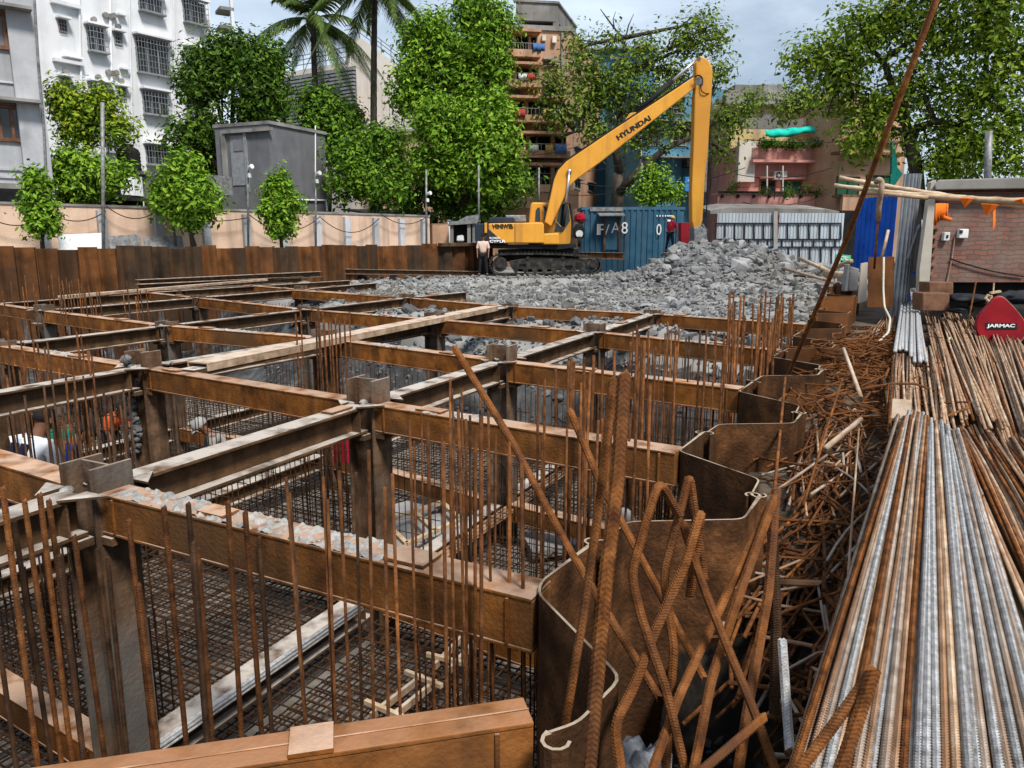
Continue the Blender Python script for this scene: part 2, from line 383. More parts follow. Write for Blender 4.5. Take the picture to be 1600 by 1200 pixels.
for i in range(46):
    for _ in range(60):
        if i < 30: x, y = random.gauss(MC.x + .3, 2.0), random.gauss(MC.y - 1.3, 1.6)
        else: y = uni(17, 24); x = uni(-1, 11)
        p = Vector((x, y, 0)); a, b = toab(p)
        if side(p, W0, W1) < -.6 and b < 4.6 and y < 31.5 and gz(x, y) > -.6 and all((x - c) ** 2 + (y - d) ** 2 > .5 for c, d in big) and not (b > -1 and a < 21) and not (y > 30.2 and abs(x - 1) < 3.2): break
    big.append((x, y)); s = uni(.45, .8) if i < 30 else uni(.35, .55)
    mb = MB(); put_chunk(mb, x, y, s, .12)
    tag(mb.build('concrete_chunk', M['concrete'], bevel=.02), 'big angular lump of broken grey concrete lying on the rubble heap', 'concrete lump', 'big concrete lumps on the rubble heap')

# ================================================================== STRUTS AND COLUMNS
def ibeam(mb, p, q, dep, fl, tw=.018):      # I section, top face at the points' z
    z = UZ * dep
    mb.bar(p - UZ * .011, q - UZ * .011, fl, .022)
    mb.bar(p - z + UZ * .011, q - z + UZ * .011, fl, .022)
    mb.bar(p - UZ * (dep / 2), q - UZ * (dep / 2), tw, dep - .044)
def boxbeam(mb, p, q, dep, fl):
    mb.bar(p - UZ * dep / 2, q - UZ * dep / 2, fl * .94, dep - .03)
    mb.bar(p - UZ * .0075, q - UZ * .0075, fl, .015); mb.bar(p - UZ * (dep - .0075), q - UZ * (dep - .0075), fl, .015)
def plates(mb, p, q, fl, n):                # packing plates welded on the top face
    d = q - p; u = d.normalized()
    for i in range(n):
        c = p + d * uni(.12, .88); l = uni(.08, .16)
        mb.bar(c - u * l + UZ * .012, c + u * l + UZ * .012, fl * uni(.55, .9), .012)
def spill(p, q, fl, parent, amt=1.0, name='concrete_spill'):
    mb = MB(); d = q - p; n = max(8, int(d.length / .016)); u = d.normalized(); s_ = u.cross(UZ); m = 13; o = uni(0, 90)
    vs = []; fs = []
    for i in range(n + 1):
        for j in range(m):
            c = p + d * (i / n) + s_ * fl * .48 * (2 * j / (m - 1) - 1)
            h = noise.noise(Vector((c.x * 19, c.y * 19, o))) * .75 + noise.noise(Vector((c.x * 47, c.y * 47, o))) * .45 - .03
            e = min(i, n - i, 4) / 4
            vs.append(c + UZ * max(-.008, min(.012, .034 * h) * amt * e - (.003 if j in (0, m - 1) else 0)))
    for i in range(n):
        for j in range(m - 1): fs.append((i * m + j, (i + 1) * m + j, (i + 1) * m + j + 1, i * m + j + 1))
    mb.add(vs, fs); return mb.build(name, M['cement'], parent)
def lump(mb, c, r, sq=.7):
    bm = bmesh.new(); bmesh.ops.create_icosphere(bm, subdivisions=3, radius=1); o = uni(0, 50)
    for v in bm.verts:
        k = 1 + .35 * noise.noise(v.co * 1.7 + Vector((o, 0, 0))) + .28 * noise.noise(v.co * 5 + Vector((0, o, 0)))
        v.co *= k
    bm.verts.index_update()
    mb.add([Vector((c[0] + v.co.x * r, c[1] + v.co.y * r, c[2] + v.co.z * r * sq)) for v in bm.verts], [tuple(v.index for v in f.verts) for f in bm.faces]); bm.free()
ordn = ['nearest', 'second', 'third', 'fourth', 'fifth', 'sixth', 'seventh']
rowA = ['post row nearest the sheet piles', 'second post row from the sheet piles', 'third post row from the sheet piles', 'far left post row']
nodes = [
    [(-1.2, -3.58), (2.35, -3.58), (4.65, -3.58), (6.97, -3.58), (9.83, -3.58), (12.76, -3.58)],
    [(2.6, -6.62), (5.0, -6.67), (7.62, -6.55), (10.25, -6.5), (13.0, -6.5)],
    [(5.3, -9.65), (7.7, -9.66), (10.72, -9.62), (14.0, -9.6)],
    [(8.4, -13.8), (11.9, -13.82), (15.2, -13.8)]]
DEP, FL = .215, .17
def strut(p, q, kind, label, dep=DEP, fl=FL, sp=None, mat_=None, npl=1):
    t = thing('steel_strut', (p + q) / 2 - UZ * dep, label, 'steel beam', 'steel struts')
    mb = MB(); (ibeam if kind == 'I' else boxbeam)(mb, p, q, dep, fl)
    mb.build('beam', mat_ or (M['rust_dark'] if kind == 'I' else M['rust']), t, bevel=.004)
    for _ in range(npl):
        m2 = MB(); plates(m2, p, q, fl, 1); m2.build('packing_plate', M['rust'], t)
    u = (q - p).normalized(); s_ = u.cross(UZ)
    for e, sg in ((p, 1), (q, -1)):          # stiffener / end plate
        m3 = MB(); c = e + u * sg * .10 - UZ * dep / 2
        m3.obox(c, u * .006, s_ * (fl / 2 + .004), UZ * (dep / 2 - .024 if kind == 'I' else dep / 2 - .018))
        m3.build('end_plate', M['rust' if kind != 'I' else 'rust_dark'], t)
    if sp: spill(p.lerp(q, sp[0]) + UZ * .002, p.lerp(q, sp[1]) + UZ * .002, fl, t, sp[2])
    return t
HC = .13
for r_, row in enumerate(nodes):
    for k in range(len(row) - 1):
        p = AB(*row[k]); q = AB(*row[k + 1]); u = (q - p).normalized()
        sp = random.choice([None, (.8, .97, .9), (.03, .2, .9), None])
        strut(p + u * HC, q - u * HC, 'I', 'dark rusty I-beam strut, %s span of the %s' % (ordn[k], rowA[r_]), sp=sp, npl=random.choice([0, 1]))
# cross struts (box section, bright rust) row -> sheet piles
ends = [(2.30, -1.02), (4.36, -1.02), (6.55, -1.02), (9.1, -1.02), (12.2, -1.0)]
for k in range(5):
    p = AB(*nodes[0][k + 1]); q = AB(*ends[k]); u = (q - p).normalized()
    strut(p + u * HC, q, 'B', ['broad orange rust cross strut in front, its top crusted with broken concrete', 'second rust brown cross strut from the camera running to the sheet piles', 'third rust brown cross strut from the camera running to the sheet piles', 'fourth rust brown cross strut from the camera, behind the tall bars', 'farthest rust brown cross strut meeting the sheet piles by the rubble'][k],
          sp=(.03, .72, 1.25) if k == 0 else random.choice([(.15, .4, .9), (.5, .7, .8)]), npl=2 if k == 0 else 1)
cross = [((0, 1), (1, 0)), ((0, 2), (1, 1)), ((0, 3), (1, 2)), ((0, 4), (1, 3)), ((0, 5), (1, 4))]
for k, (n0, n1) in enumerate(cross):
    q = AB(*nodes[n0[0]][n0[1]]); p = AB(*nodes[n1[0]][n1[1]]); u = (q - p).normalized()
    strut(p + u * HC, q - u * HC, 'B', 'rust brown cross strut between first and second post rows, %s from the camera' % ordn[k], sp=random.choice([None, (.3, .6, .8)]))
for k, (n0, n1) in enumerate([((1, 1), (2, 0)), ((1, 2), (2, 1)), ((1, 3), (2, 2)), ((1, 4), (2, 3))]):
    q = AB(*nodes[n0[0]][n0[1]]); p = AB(*nodes[n1[0]][n1[1]]); u = (q - p).normalized()
    strut(p + u * HC, q - u * HC, 'B', 'rust brown cross strut between second and third post rows, %s from the camera' % ordn[k], sp=random.choice([None, (.3, .6, .8), (.55, .8, .9)]))
for k, (n0, n1) in enumerate([((2, 1), (3, 0)), ((2, 2), (3, 1)), ((2, 3), (3, 2))]):
    q = AB(*nodes[n0[0]][n0[1]]); p = AB(*nodes[n1[0]][n1[1]]); u = (q - p).normalized()
    strut(p + u * HC, q - u * HC, 'B', 'rust brown cross strut on the far left of the pit, %s from the camera' % ordn[k])
for k, (n0, p) in enumerate([((2, 0), AB(5.6, -13.8)), ((3, 0), AB(9.0, -16.6)), ((3, 1), AB(12.6, -16.4)), ((3, 2), AB(15.8, -16.0)), ((2, 3), AB(14.9, -13.8))]):
    q = AB(*nodes[n0[0]][n0[1]]); u = (q - p).normalized()
    strut(p, q - u * HC, 'B', 'rust brown cross strut reaching the far left edge of the pit, %s from the camera' % ordn[k])
for k, (p, q) in enumerate([((15.2, -13.8), (18.6, -13.9)), ((8.9, -16.2), (13.4, -16.3)), ((13.5, -16.3), (19.5, -15.6)), ((14, -9.6), (16.3, -9.4))]):
    strut(AB(*p), AB(*q), 'I', ['dark beam running into the grey rubble at the far end of the pit', 'dark waler beam lying along the foot of the far left pile wall', 'long dark waler beam along the foot of the pile wall left of the rubble', 'short dark beam half buried in the front edge of the rubble'][k])
# diagonal corner brace in front
p = P(-40, 1235, 0); q = P(826, 1108, 0)
strut(p + (p - q).normalized() * .3, q, 'B', 'bright rust diagonal corner beam at the bottom edge, with a welded plate on top', fl=.115, npl=0, mat_=M['rust_top'])
t = [o for o in COL.objects if o.get('label', '').startswith('bright rust diagonal')][0]
m2 = MB(); c = P(487, 1160, 0); u = (q - p).normalized(); m2.bar(c - u * .055 + UZ * .008, c + u * .055 + UZ * .008, .11, .014); m2.build('packing_plate', M['rust'], t, bevel=.002)
m2 = MB(); m2.bar(p.lerp(q, .2) + UZ * .0005, q + UZ * .0005, .005, .004); m2.build('weld_seam', M['rust'], t)
# long plank / channel lying on the second row
t = thing('long_channel', AB(8.5, -6.6, 0), 'long pale brown channel beam lying along the struts as a walkway', 'walkway beam')
pa, pb = P(308, 566, .07), P(768, 478, .07); u = (pb - pa).normalized(); s_ = u.cross(UZ)
mb = MB(); mb.bar(pa - UZ * .008, pb - UZ * .008, .27, .016)
for s1 in (-1, 1): mb.bar(pa + s_ * s1 * .127 - UZ * .05, pb + s_ * s1 * .127 - UZ * .05, .014, .07)
mb.build('channel', M['timber'], t, bevel=.003)
mb = MB(); mb.bar(pa - u * .16 - UZ * .055 + s_ * .02, pa + u * 1.2 - UZ * .055 + s_ * .02, .2, .014)
for s1 in (-1, 1): mb.bar(pa - u * .16 + s_ * (s1 * .093 + .02) - UZ * .09, pa + u * 1.2 + s_ * (s1 * .093 + .02) - UZ * .09, .014, .06)
mb.build('inner_channel', M['rust_dark'], t)
mb = MB(); mb.bar(P(95, 464, .06), P(415, 437, .06), .16, .06)
tag(mb.build('timber_plank', M['timber']), 'pale long plank laid across the struts at the far left', 'plank')
def col_obj(a, b, z1, label, lumpy=0):
    c = AB(a, b, 0); t = thing('steel_post', AB(a, b, -2.15), label, 'steel post', 'steel posts'); w_ = .118; f = .02
    mb = MB()
    for s1 in (-1, 1): mb.obox(c + DB * s1 * w_ + UZ * (z1 - 2.15) / 2, DA * .115, DB * f / 2, UZ * (2.15 + z1) / 2)
    mb.obox(c + UZ * (z1 - 2.15) / 2, DA * .008, DB * (w_ - f / 2), UZ * (2.15 + z1) / 2 - UZ * .003)
    mb.build('post_section', M['column'], t, bevel=.003)
    for s1 in (-1, 1):                        # seat brackets under the struts
        mb = MB(); mb.obox(c - DA * s1 * .16 - UZ * (DEP + .03), DA * .045, DB * .10, UZ * .022); mb.build('seat_bracket', M['rust_dark'], t, bevel=.003)
        mb = MB(); mb.obox(c - DB * s1 * .17 - UZ * (DEP + .03), DA * .10, DB * .04, UZ * .022); mb.build('seat_bracket', M['rust_dark'], t, bevel=.003)
    for (x, y) in ((1, 1), (1, -1), (-1, 1), (-1, -1)):
        o = c + UZ * .004; l = uni(.10, .17); mb = MB()
        mb.prism([o + DA * x * .118 + DB * y * .085, o + DA * x * (.118 + l) + DB * y * .085, o + DA * x * .118 + DB * y * (.085 + l)], UZ * .012)
        mb.build('gusset_plate', M['rust_dark'], t)
    if lumpy:
        for i in range(lumpy):
            mb = MB(); lump(mb, c + DA * uni(-.15, .02) + DB * uni(-.10, .10) + UZ * uni(-.01, .005), uni(.022, .04), uni(.4, .6)); mb.build('concrete_lump', M['cement'], t, smooth=True)
    return t
for r_, row in enumerate(nodes):
    k2 = 0
    for k, (a, b) in enumerate(row):
        if (r_, k) in ((0, 0),): continue
        z1 = {(0, 1): .13, (0, 2): .19, (0, 3): .17, (0, 4): .12, (1, 1): .16}.get((r_, k), uni(.05, .12))
        col_obj(a, b, z1, 'rusty H post, %s in the %s' % (ordn[k2], rowA[r_]), random.choice([1, 2, 4]) if (r_, k) != (0, 1) else 2)
        k2 += 1
# concrete-caked side of the post at second row, near
mb = MB()
for i in range(80): lump(mb, AB(5.0, -6.67) - DB * .09 - DA * .12 + DA * uni(-.02, .03) + DB * uni(-.05, .05) + UZ * (-.9 + 1.0 * i / 80), uni(.022, .042), 1.0)
t = [o for o in COL.objects if o.get('label', '').startswith('rusty H post, second in the second')][0]
mb.build('concrete_crust', mat('grey_crust', [(.05, .05, .052), (.10, .10, .102), (.17, .17, .168)], 12, .95, .8), t, smooth=True)
# ------------------------------------------------ lower level of struts
ZL = -1.58
def low(a0, b0, a1, b1, kind, label, npl=0):
    p = AB(a0, b0, ZL); q = AB(a1, b1, ZL); strut(p, q, kind, label, dep=.2, fl=.16, npl=npl)
low(1.2, -3.6, 2.23, -3.6, 'I', 'lower level dark strut below the front post, towards the camera', 0)
for k in range(1, 5):
    low(nodes[0][k][0] + .13, -3.6, nodes[0][k + 1][0] - .13, -3.6, 'I', 'deep lower dark strut under the first post row, %s span' % ordn[k - 1])
for k in range(0, 3):
    low(nodes[1][k][0] + .13, -6.62, nodes[1][k + 1][0] - .13, -6.62, 'I', 'deep lower dark strut under the second post row, %s span' % ordn[k])
for k in range(0, 2):
    low(nodes[2][k][0] + .13, -9.65, nodes[2][k + 1][0] - .13, -9.65, 'I', 'deep lower dark strut under the third post row, %s span' % ordn[k])
for k in range(5):
    if k in (1, 2, 3): low(nodes[0][k + 1][0], -3.45, ends[k][0], -1.02, 'B', 'deep lower cross strut near the right sheet piles, %s from the camera' % ordn[k])
    if k < 4: low(nodes[1][k][0], -6.5, nodes[0][k + 1][0], -3.72, 'B', 'deep lower cross strut left of the first post row, %s from the camera' % ordn[k], 1)
for k in range(3): low(nodes[2][k][0], -9.5, nodes[1][k + 1][0], -6.8, 'B', 'deep lower cross strut left of the second post row, %s from the camera' % ordn[k])
for k in range(6):           # silver rods beside the lower strut
    mb = MB(); o = .10 + .026 * (k % 3); z = ZL - .06 + .025 * (k // 3) + .05
    mb.tube([AB(1.95, -3.6 + o, z), AB(4.3, -3.6 + o + uni(-.01, .02), z + .0)], .012, 6)
    tag(mb.build('steel_rod', M['bar_silver'], smooth=True), 'silver grey rod lying along the lower strut under the front beam', 'steel rod', 'silver rods along the lower strut')
for k in range(12):
    mb = MB(); o = .10 + .022 * (k % 5); z = ZL - .12 + .022 * (k // 5) + .05
    mb.tube([AB(4.7 + uni(-.2, .2), -3.6 + o, z), AB(7.3 + uni(0, 1.5), -3.6 + o + uni(-.01, .02), z)], .010, 6)
    tag(mb.build('reinforcing_bar', M['bar_tan'], smooth=True), 'thin brown bar lying along the lower strut behind the front beam', 'reinforcing bar', 'brown bars along the lower strut')

# ================================================================== SHEET PILES
def hookpts(p, d, side_, r=.035):            # small interlock curl in plan, starting at p heading d
    res = []; n = Vector((-d.y, d.x)) * side_; c = p + n * r
    for i in range(0, 8):
        a = i * R(34); res.append(c + (-n * math.cos(a) + d * math.sin(a)) * r)
    return res
S_ = .6944
ordl = ['first', 'second', 'third', 'fourth', 'fifth', 'sixth', 'seventh', 'eighth', 'ninth', 'tenth', 'eleventh', 'twelfth', 'thirteenth', 'fourteenth', 'fifteenth', 'sixteenth', 'seventeenth', 'eighteenth', 'nineteenth', 'twentieth', 'twenty-first', 'twenty-second', 'twenty-third', 'twenty-fourth', 'twenty-fifth', 'twenty-sixth']
def v2(a, b): v = AB(a * S_, b * S_); return Vector((v.x, v.y))
np_ = 0
for k in range(-1, 8):
    o = 3.0 * k
    zt = uni(-.02, .03)
    for half in (0, 1):
        if k == -1 and half == 0: continue
        if half == 0: pts = [v2(4.03 + o, -1.40), v2(4.44 + o, -1.36), v2(4.82 + o, -.69), v2(5.34 + o, -.66)]
        else: pts = [v2(5.36 + o, -.72), v2(5.74 + o, -.72), v2(6.24 + o, -1.47), v2(6.98 + o, -1.42)]
        if k == -1: pts = [v2(2.24, -.96), v2(2.34, -.885), v2(2.69, -.83), v2(3.22, -1.45), v2(3.36, -1.49), v2(3.98, -1.42)]
        # round the bends
        path = [pts[0]]
        for i in range(1, len(pts) - 1):
            e1 = (pts[i - 1] - pts[i]).normalized(); e2 = (pts[i + 1] - pts[i]).normalized(); q = min(.05, (pts[i - 1] - pts[i]).length * .4)
            A_ = pts[i] + e1 * q; B_ = pts[i] + e2 * q
            for tt in (0, .33, .66, 1): path.append(A_ * (1 - tt) ** 2 + pts[i] * 2 * tt * (1 - tt) + B_ * tt * tt)
        path.append(pts[-1])
        d = (pts[-1] - pts[-2]).normalized(); path += hookpts(pts[-1], d, 1 if half == 0 else -1)
        d0 = (pts[0] - pts[1]).normalized(); path = hookpts(pts[0], d0, 1 if half else -1)[::-1] + path
        z1 = zt + (uni(.0, .06) if k > 3 else 0)
        if k >= 6: z1 += .12 * (k - 5)
        mb = MB(); mb.ribbon([Vector((p.x, p.y, 0)) for p in path], .0095 if k < 2 else .015, -3.0, z1)
        o_ = mb.build('sheet_pile', M['pile'] if k < 3 else M['pile_far'], org=Vector((path[len(path) // 2].x, path[len(path) // 2].y, -3)))
        tag(o_, '%s rusty bent sheet pile from the camera in the right wall' % ordl[np_], 'sheet pile', 'sheet piles of the right hand wall'); np_ += 1
# far wall on the left : boxy piles, seen side on
def far_wall(Pa, Pb, zt, nm, n0, step, zb=-2.4):
    d = Vector((Pb.x - Pa.x, Pb.y - Pa.y)); ln = d.length; d.normalize(); nn = Vector((d.y, -d.x)); n = int(math.ceil(ln / step)); i0 = n0
    for i in range(n):
        s0 = i * step; a = Vector((Pa.x, Pa.y)) + d * s0
        ws = step
        path = [a, a + d * ws * .30, a + d * ws * .40 + nn * .13, a + d * ws * .86 + nn * .13, a + d * ws * .97, a + d * (ws - .004)]
        if i % 2: path = [a, a + d * ws * .16, a + d * ws * .30 + nn * .11, a + d * ws * .80 + nn * .11, a + d * ws * .93, a + d * (ws - .004)]
        mb = MB(); mb.ribbon([Vector((p.x, p.y, 0)) for p in path], .03, zb, zt + uni(-.07, .05))
        o = mb.build('sheet_pile', M['pile_far_dark' if rnd() < .35 else 'pile_far']); i0 += 1
        tag(o, '%s brown sheet pile from the left in the far wall %s' % (ordl2(i0), nm), 'sheet pile', 'sheet piles of the far wall')
    return i0
def ordl2(i):
    if i <= 26: return ordl[i - 1]
    return ['twenty', 'thirty', 'forty'][i // 10 - 2] + ('-' + ['', 'first', 'second', 'third', 'fourth', 'fifth', 'sixth', 'seventh', 'eighth', 'ninth'][i % 10] if i % 10 else 'th')
n0 = far_wall(W0, W1, H - .17, 'below the cream wall', 0, .52)
far_wall(W1, W2, H - .13, 'beside the standing man', 0, .78)
mb = MB(); pa = W1 + UZ * (H - .16); pb = W2 + UZ * (H - .12) + (W2 - W1).normalized() * 1.0; o = Vector((.15, -.15, 0))
mb.bar(pa.lerp(pb, .45) + o, pb + o, .25, .14); tag(mb.build('waler_beam', M['rust_dark']), 'grey brown cap beam on the far pile wall behind the standing man', 'steel beam')
mb = MB(); ibeam(mb, D(860, 393, 34.4), D(975, 395, 34.4), .3, .3); tag(mb.build('waler_beam', M['rust_dark']), 'rust brown beam lying behind the excavator tracks', 'steel beam')
for k, (x0, y0, x1, y1, Y0, Y1) in enumerate([(215, 437, 500, 424, 19.6, 26.5), (215, 444, 470, 432, 19.3, 25.6), (530, 420, 750, 424, 28.2, 31.0)]):
    mb = MB(); ibeam(mb, D(x0, y0, Y0), D(x1, y1, Y1), .2, .22)
    tag(mb.build('waler_beam', M['rust_dark'], bevel=.004), ['upper dark waler beam fixed along the far left pile wall', 'lower dark waler beam fixed along the far left pile wall', 'dark waler beam along the foot of the far wall left of the standing man'][k], 'steel beam')
# ================================================================== REINFORCEMENT
def rounded(pts, r=.03, n=4):
    pts = [Vector(p) for p in pts]; out_ = [pts[0]]
    for i in range(1, len(pts) - 1):
        e1 = pts[i - 1] - pts[i]; e2 = pts[i + 1] - pts[i]; q = min(r, e1.length * .45, e2.length * .45)
        a = pts[i] + e1.normalized() * q; b = pts[i] + e2.normalized() * q
        for k in range(n + 1):
            t = k / n; out_.append(a * (1 - t) ** 2 + pts[i] * 2 * t * (1 - t) + b * t * t)
    out_.append(pts[-1]); return out_
def rbar(pts, r, m, label, group=None, rib=False, name='reinforcing_bar', n=6, pitch=.009, ribh=.09):
    mb = MB()
    if rib: mb.ribbed(pts, r, pitch, 8, ribh=ribh)
    else: mb.tube(pts, r, n)
    o = mb.build(name, m, smooth=not rib, org=Vector(pts[-1]))
    return tag(o, label, 'steel bar', group)
def starter(px, py, Y, r, group, label, lean=.03, zb=-2.12, m=None, rib=False):
    t = D(px, py, Y); b = Vector((t.x + uni(-lean, lean), t.y + uni(-lean, lean), zb))
    mid = t.lerp(b, .5) + Vector((uni(-.012, .012), uni(-.012, .012), 0))
    rbar([t, mid, b], r * .74, m or random.choice([M['bar_rust'], M['bar_mid'], M['bar_mid'], M['bar_mid'], M['bar_dark']]), label, group, rib, name='starter_bar', pitch=.012)
near = [(4, 762), (22, 815), (38, 782), (62, 772), (76, 782), (92, 868), (116, 838), (152, 858), (168, 872), (201, 813), (216, 914), (256, 793), (294, 787), (302, 848), (309, 858), (356, 785), (383, 800), (405, 840), (-30, 800)]
for i, (x, y) in enumerate(near):
    starter(x, y, 2.75 + .35 * ((i * 7) % 5) / 5, uni(.0125, .0165), 'thick upright bars in front of the near beam', 'thick rusty upright bar standing in front of the near left post and beam', .02, rib=True)
for x, y in [(447, 745), (452, 770), (505, 745), (512, 780), (530, 735), (556, 738), (576, 703), (601, 760), (613, 740), (640, 655), (668, 660), (692, 690), (703, 668), (716, 640), (728, 655), (743, 668), (752, 650), (762, 700), (797, 690), (815, 720)]:
    starter(x, y, uni(2.42, 2.6) + max(0, (600 - x)) * .0014, uni(.0075, .010), 'slender upright bars in front of the near beam', 'slender rusty upright bar crossing in front of the orange near beam', .03)
for i in range(36):
    x = uni(640, 1050); starter(x, uni(590, 700) - (x - 640) * .06, uni(3.7, 4.6), uni(.008, .012), 'upright bars behind the near beam', 'rusty upright bar standing between the near beam and the second cross strut', .05)
for x, y in [(868, 575), (888, 565), (893, 560), (897, 566), (913, 558), (928, 555), (942, 560), (960, 548), (995, 530), (1007, 532)]:
    starter(x, y, uni(5.0, 5.6), uni(.012, .016), 'upright bars before the third cross strut', 'rusty upright bar rising just in front of the third cross strut', .04)
for i in range(34):
    starter(uni(985, 1150), uni(500, 560), uni(5.6, 7.4), uni(.009, .013), 'upright bars between the third and fourth cross struts', 'rusty upright bar in the thicket between the third and fourth cross struts', .05)
for i in range(30):
    starter(random.choice([uni(1130, 1225), uni(1140, 1165), uni(1185, 1215)]), uni(455, 520), uni(7.4, 8.9), uni(.013, .02), 'tall thick upright bars by the fourth cross strut', 'tall thick rusty bar in the cluster beside the sheet piles', .06)
for i in range(12):
    starter(uni(1175, 1240), uni(455, 480), uni(10.3, 11.6), uni(.012, .022), 'upright bars against the rubble', 'rusty bar standing against the grey rubble at the far right of the pit', .05)
for x in (492, 497, 503, 508, 516, 522, 531, 538, 545, 497, 512, 460, 470):
    starter(x + uni(-2, 2), uni(478, 505), uni(8.0, 8.6), uni(.012, .016), 'upright bars by the long walkway beam', 'rusty upright bar in the small cluster beside the long walkway beam', .04)
for i in range(26):
    starter(uni(2, 150), uni(512, 600), uni(6.2, 7.4), uni(.010, .014), 'upright bars at the left edge between the struts', 'rusty upright bar at the left edge between the second and third struts', .05)
for i in range(34):
    starter(uni(0, 240), uni(428, 470), uni(12.5, 15.5), uni(.012, .017), 'upright bars at the foot of the far left pile wall', 'thin rusty upright bar at the foot of the far left pile wall', .05)
for i in range(24):
    starter(uni(0, 210), uni(600, 660), uni(5.0, 5.8), uni(.008, .012), 'upright bars behind the left posts', 'dark rusty upright bar seen under the left strut near the workers', .05, m=M['bar_dark'])

# wall reinforcement cages (tied mats: each moves as one)
def cage(a0, b0, a1, b1, z0, z1, sp, label, r=.006, hz=5, jag=.12):
    p = AB(a0, b0); q = AB(a1, b1); n = int((q - p).length / sp); mb = MB(); nn = (q - p).normalized().cross(UZ)
    for i in range(n + 1):
        c = p.lerp(q, i / n) + nn * uni(-.012, .012); zt = z1 + uni(-jag, jag)
        mb.tube([c + UZ * z0 + (q - p).normalized() * uni(-.02, .02), c + UZ * zt], r, 4)
    for k in range(hz):
        z = z0 + (z1 - jag - z0) * (k + .5) / hz; mb.tube([p + UZ * z + nn * .014, q + UZ * z + nn * .014], r * .9, 4)
    return tag(mb.build('reinforcement_cage', M['bar_dark']), label, 'rebar mat')
cage(1.4, -1.30, 8.2, -1.22, -2.1, -.55, .085, 'dark wall reinforcement mat standing along the right sheet piles', hz=10)
cage(2.9, -3.9, 2.9, -6.3, -2.1, -1.1, .08, 'dark reinforcement mat standing behind the near left beam', hz=8)
cage(5.35, -6.9, 5.35, -9.4, -2.1, -1.0, .085, 'dark reinforcement mat standing left of the second post row', hz=6)
cage(3.3, -6.95, 7.4, -6.9, -2.1, -1.25, .09, 'dark reinforcement mat standing beside the workers on the left', hz=5)
cage(5.1, -3.95, 5.1, -6.3, -2.1, -.9, .08, 'dark reinforcement mat under the second cross strut', hz=6)
cage(7.9, -7.0, 7.9, -9.4, -2.1, -1.0, .09, 'dark reinforcement mat below the long walkway beam', hz=5)
cage(10.9, -14.9, 16.5, -14.9, -2.1, -.4, .12, 'dark reinforcement mat before the far left pile wall', hz=5, r=.008)
cage(5.0, -12.8, 10.2, -14.6, -2.1, -.55, .12, 'dark reinforcement mat at the far left of the pit', hz=5, r=.008)
for k_, (a0, b0, a1, b1, z1) in enumerate([(5.6, -3.4, 5.6, -1.3, -.35), (6.3, -3.4, 6.3, -1.3, -.3), (7.9, -3.4, 7.9, -1.3, -.3), (8.8, -3.4, 8.8, -1.3, -.25), (10.6, -3.4, 10.6, -1.3, -.3), (6.2, -6.3, 6.2, -3.9, -.7), (8.4, -6.3, 8.4, -3.9, -.6), (9.4, -9.4, 9.4, -6.8, -.6), (6.4, -9.5, 6.4, -7.0, -.8), (9.0, -13.4, 9.0, -10, -.6)]):
    lab = 'dark reinforcement mat in the bays beside the right sheet piles, %s from the camera' % ordn[k_] if k_ < 5 else ['dark reinforcement mat between the first two post rows, nearer one', 'dark reinforcement mat between the first two post rows, farther one', 'dark reinforcement mat left of the second post row, farther one', 'dark reinforcement mat left of the second post row, nearer one', 'dark reinforcement mat left of the third post row'][k_ - 5]
    cage(a0, b0, a1, b1, -2.1, z1, .075, lab, hz=6, jag=.2)
# floor mats
def floor_mat(a0, a1, b0, b1, z, label, sp=.072):
    mb = MB(); a = a0
    while a < a1: mb.bar(AB(a, b0, z), AB(a + uni(-.02, .02), b1, z + uni(-.01, .01)), .009, .009); a += sp
    b = b0
    while b < b1: mb.bar(AB(a0, b, z - .012), AB(a1, b + uni(-.02, .02), z - .012), .009, .009); b += sp
    return tag(mb.build('reinforcement_mat', M['bar_dark']), label, 'rebar mat')
floor_mat(.9, 5.2, -3.5, -1.0, -1.98, 'dark floor mesh of crossed bars in front, below the near beam')
floor_mat(.9, 5.2, -3.5, -1.0, -1.80, 'upper floor mesh of crossed bars on chairs, below the near beam', .115)
floor_mat(-.4, 5.0, -6.55, -3.65, -1.98, 'dark floor mesh of crossed bars left of the first post row')
floor_mat(-.4, 5.0, -6.55, -3.65, -1.86, 'upper floor mesh of crossed bars left of the first post row', .115)
floor_mat(5.2, 11.0, -6.6, -1.2, -1.95, 'dark floor mesh of crossed bars in the middle of the pit', .11)
floor_mat(2.0, 10.5, -14.5, -6.7, -1.95, 'dark floor mesh of crossed bars on the left of the pit', .12)
# blinding slab showing between the bars
mb = MB(); mb.obox(AB(4.0, -7.2, -2.11), DA * 6.8, DB * 6.1, UZ * .02)
tag(mb.build('blinding_slab', M['cement_floor'] if 'cement_floor' in M else mat('cement_floor', [(.13, .12, .105), (.22, .205, .18), (.33, .31, .28)], 2.2, .95, .5, big=(.12, .1, .085), bscale=20)), kind='structure')
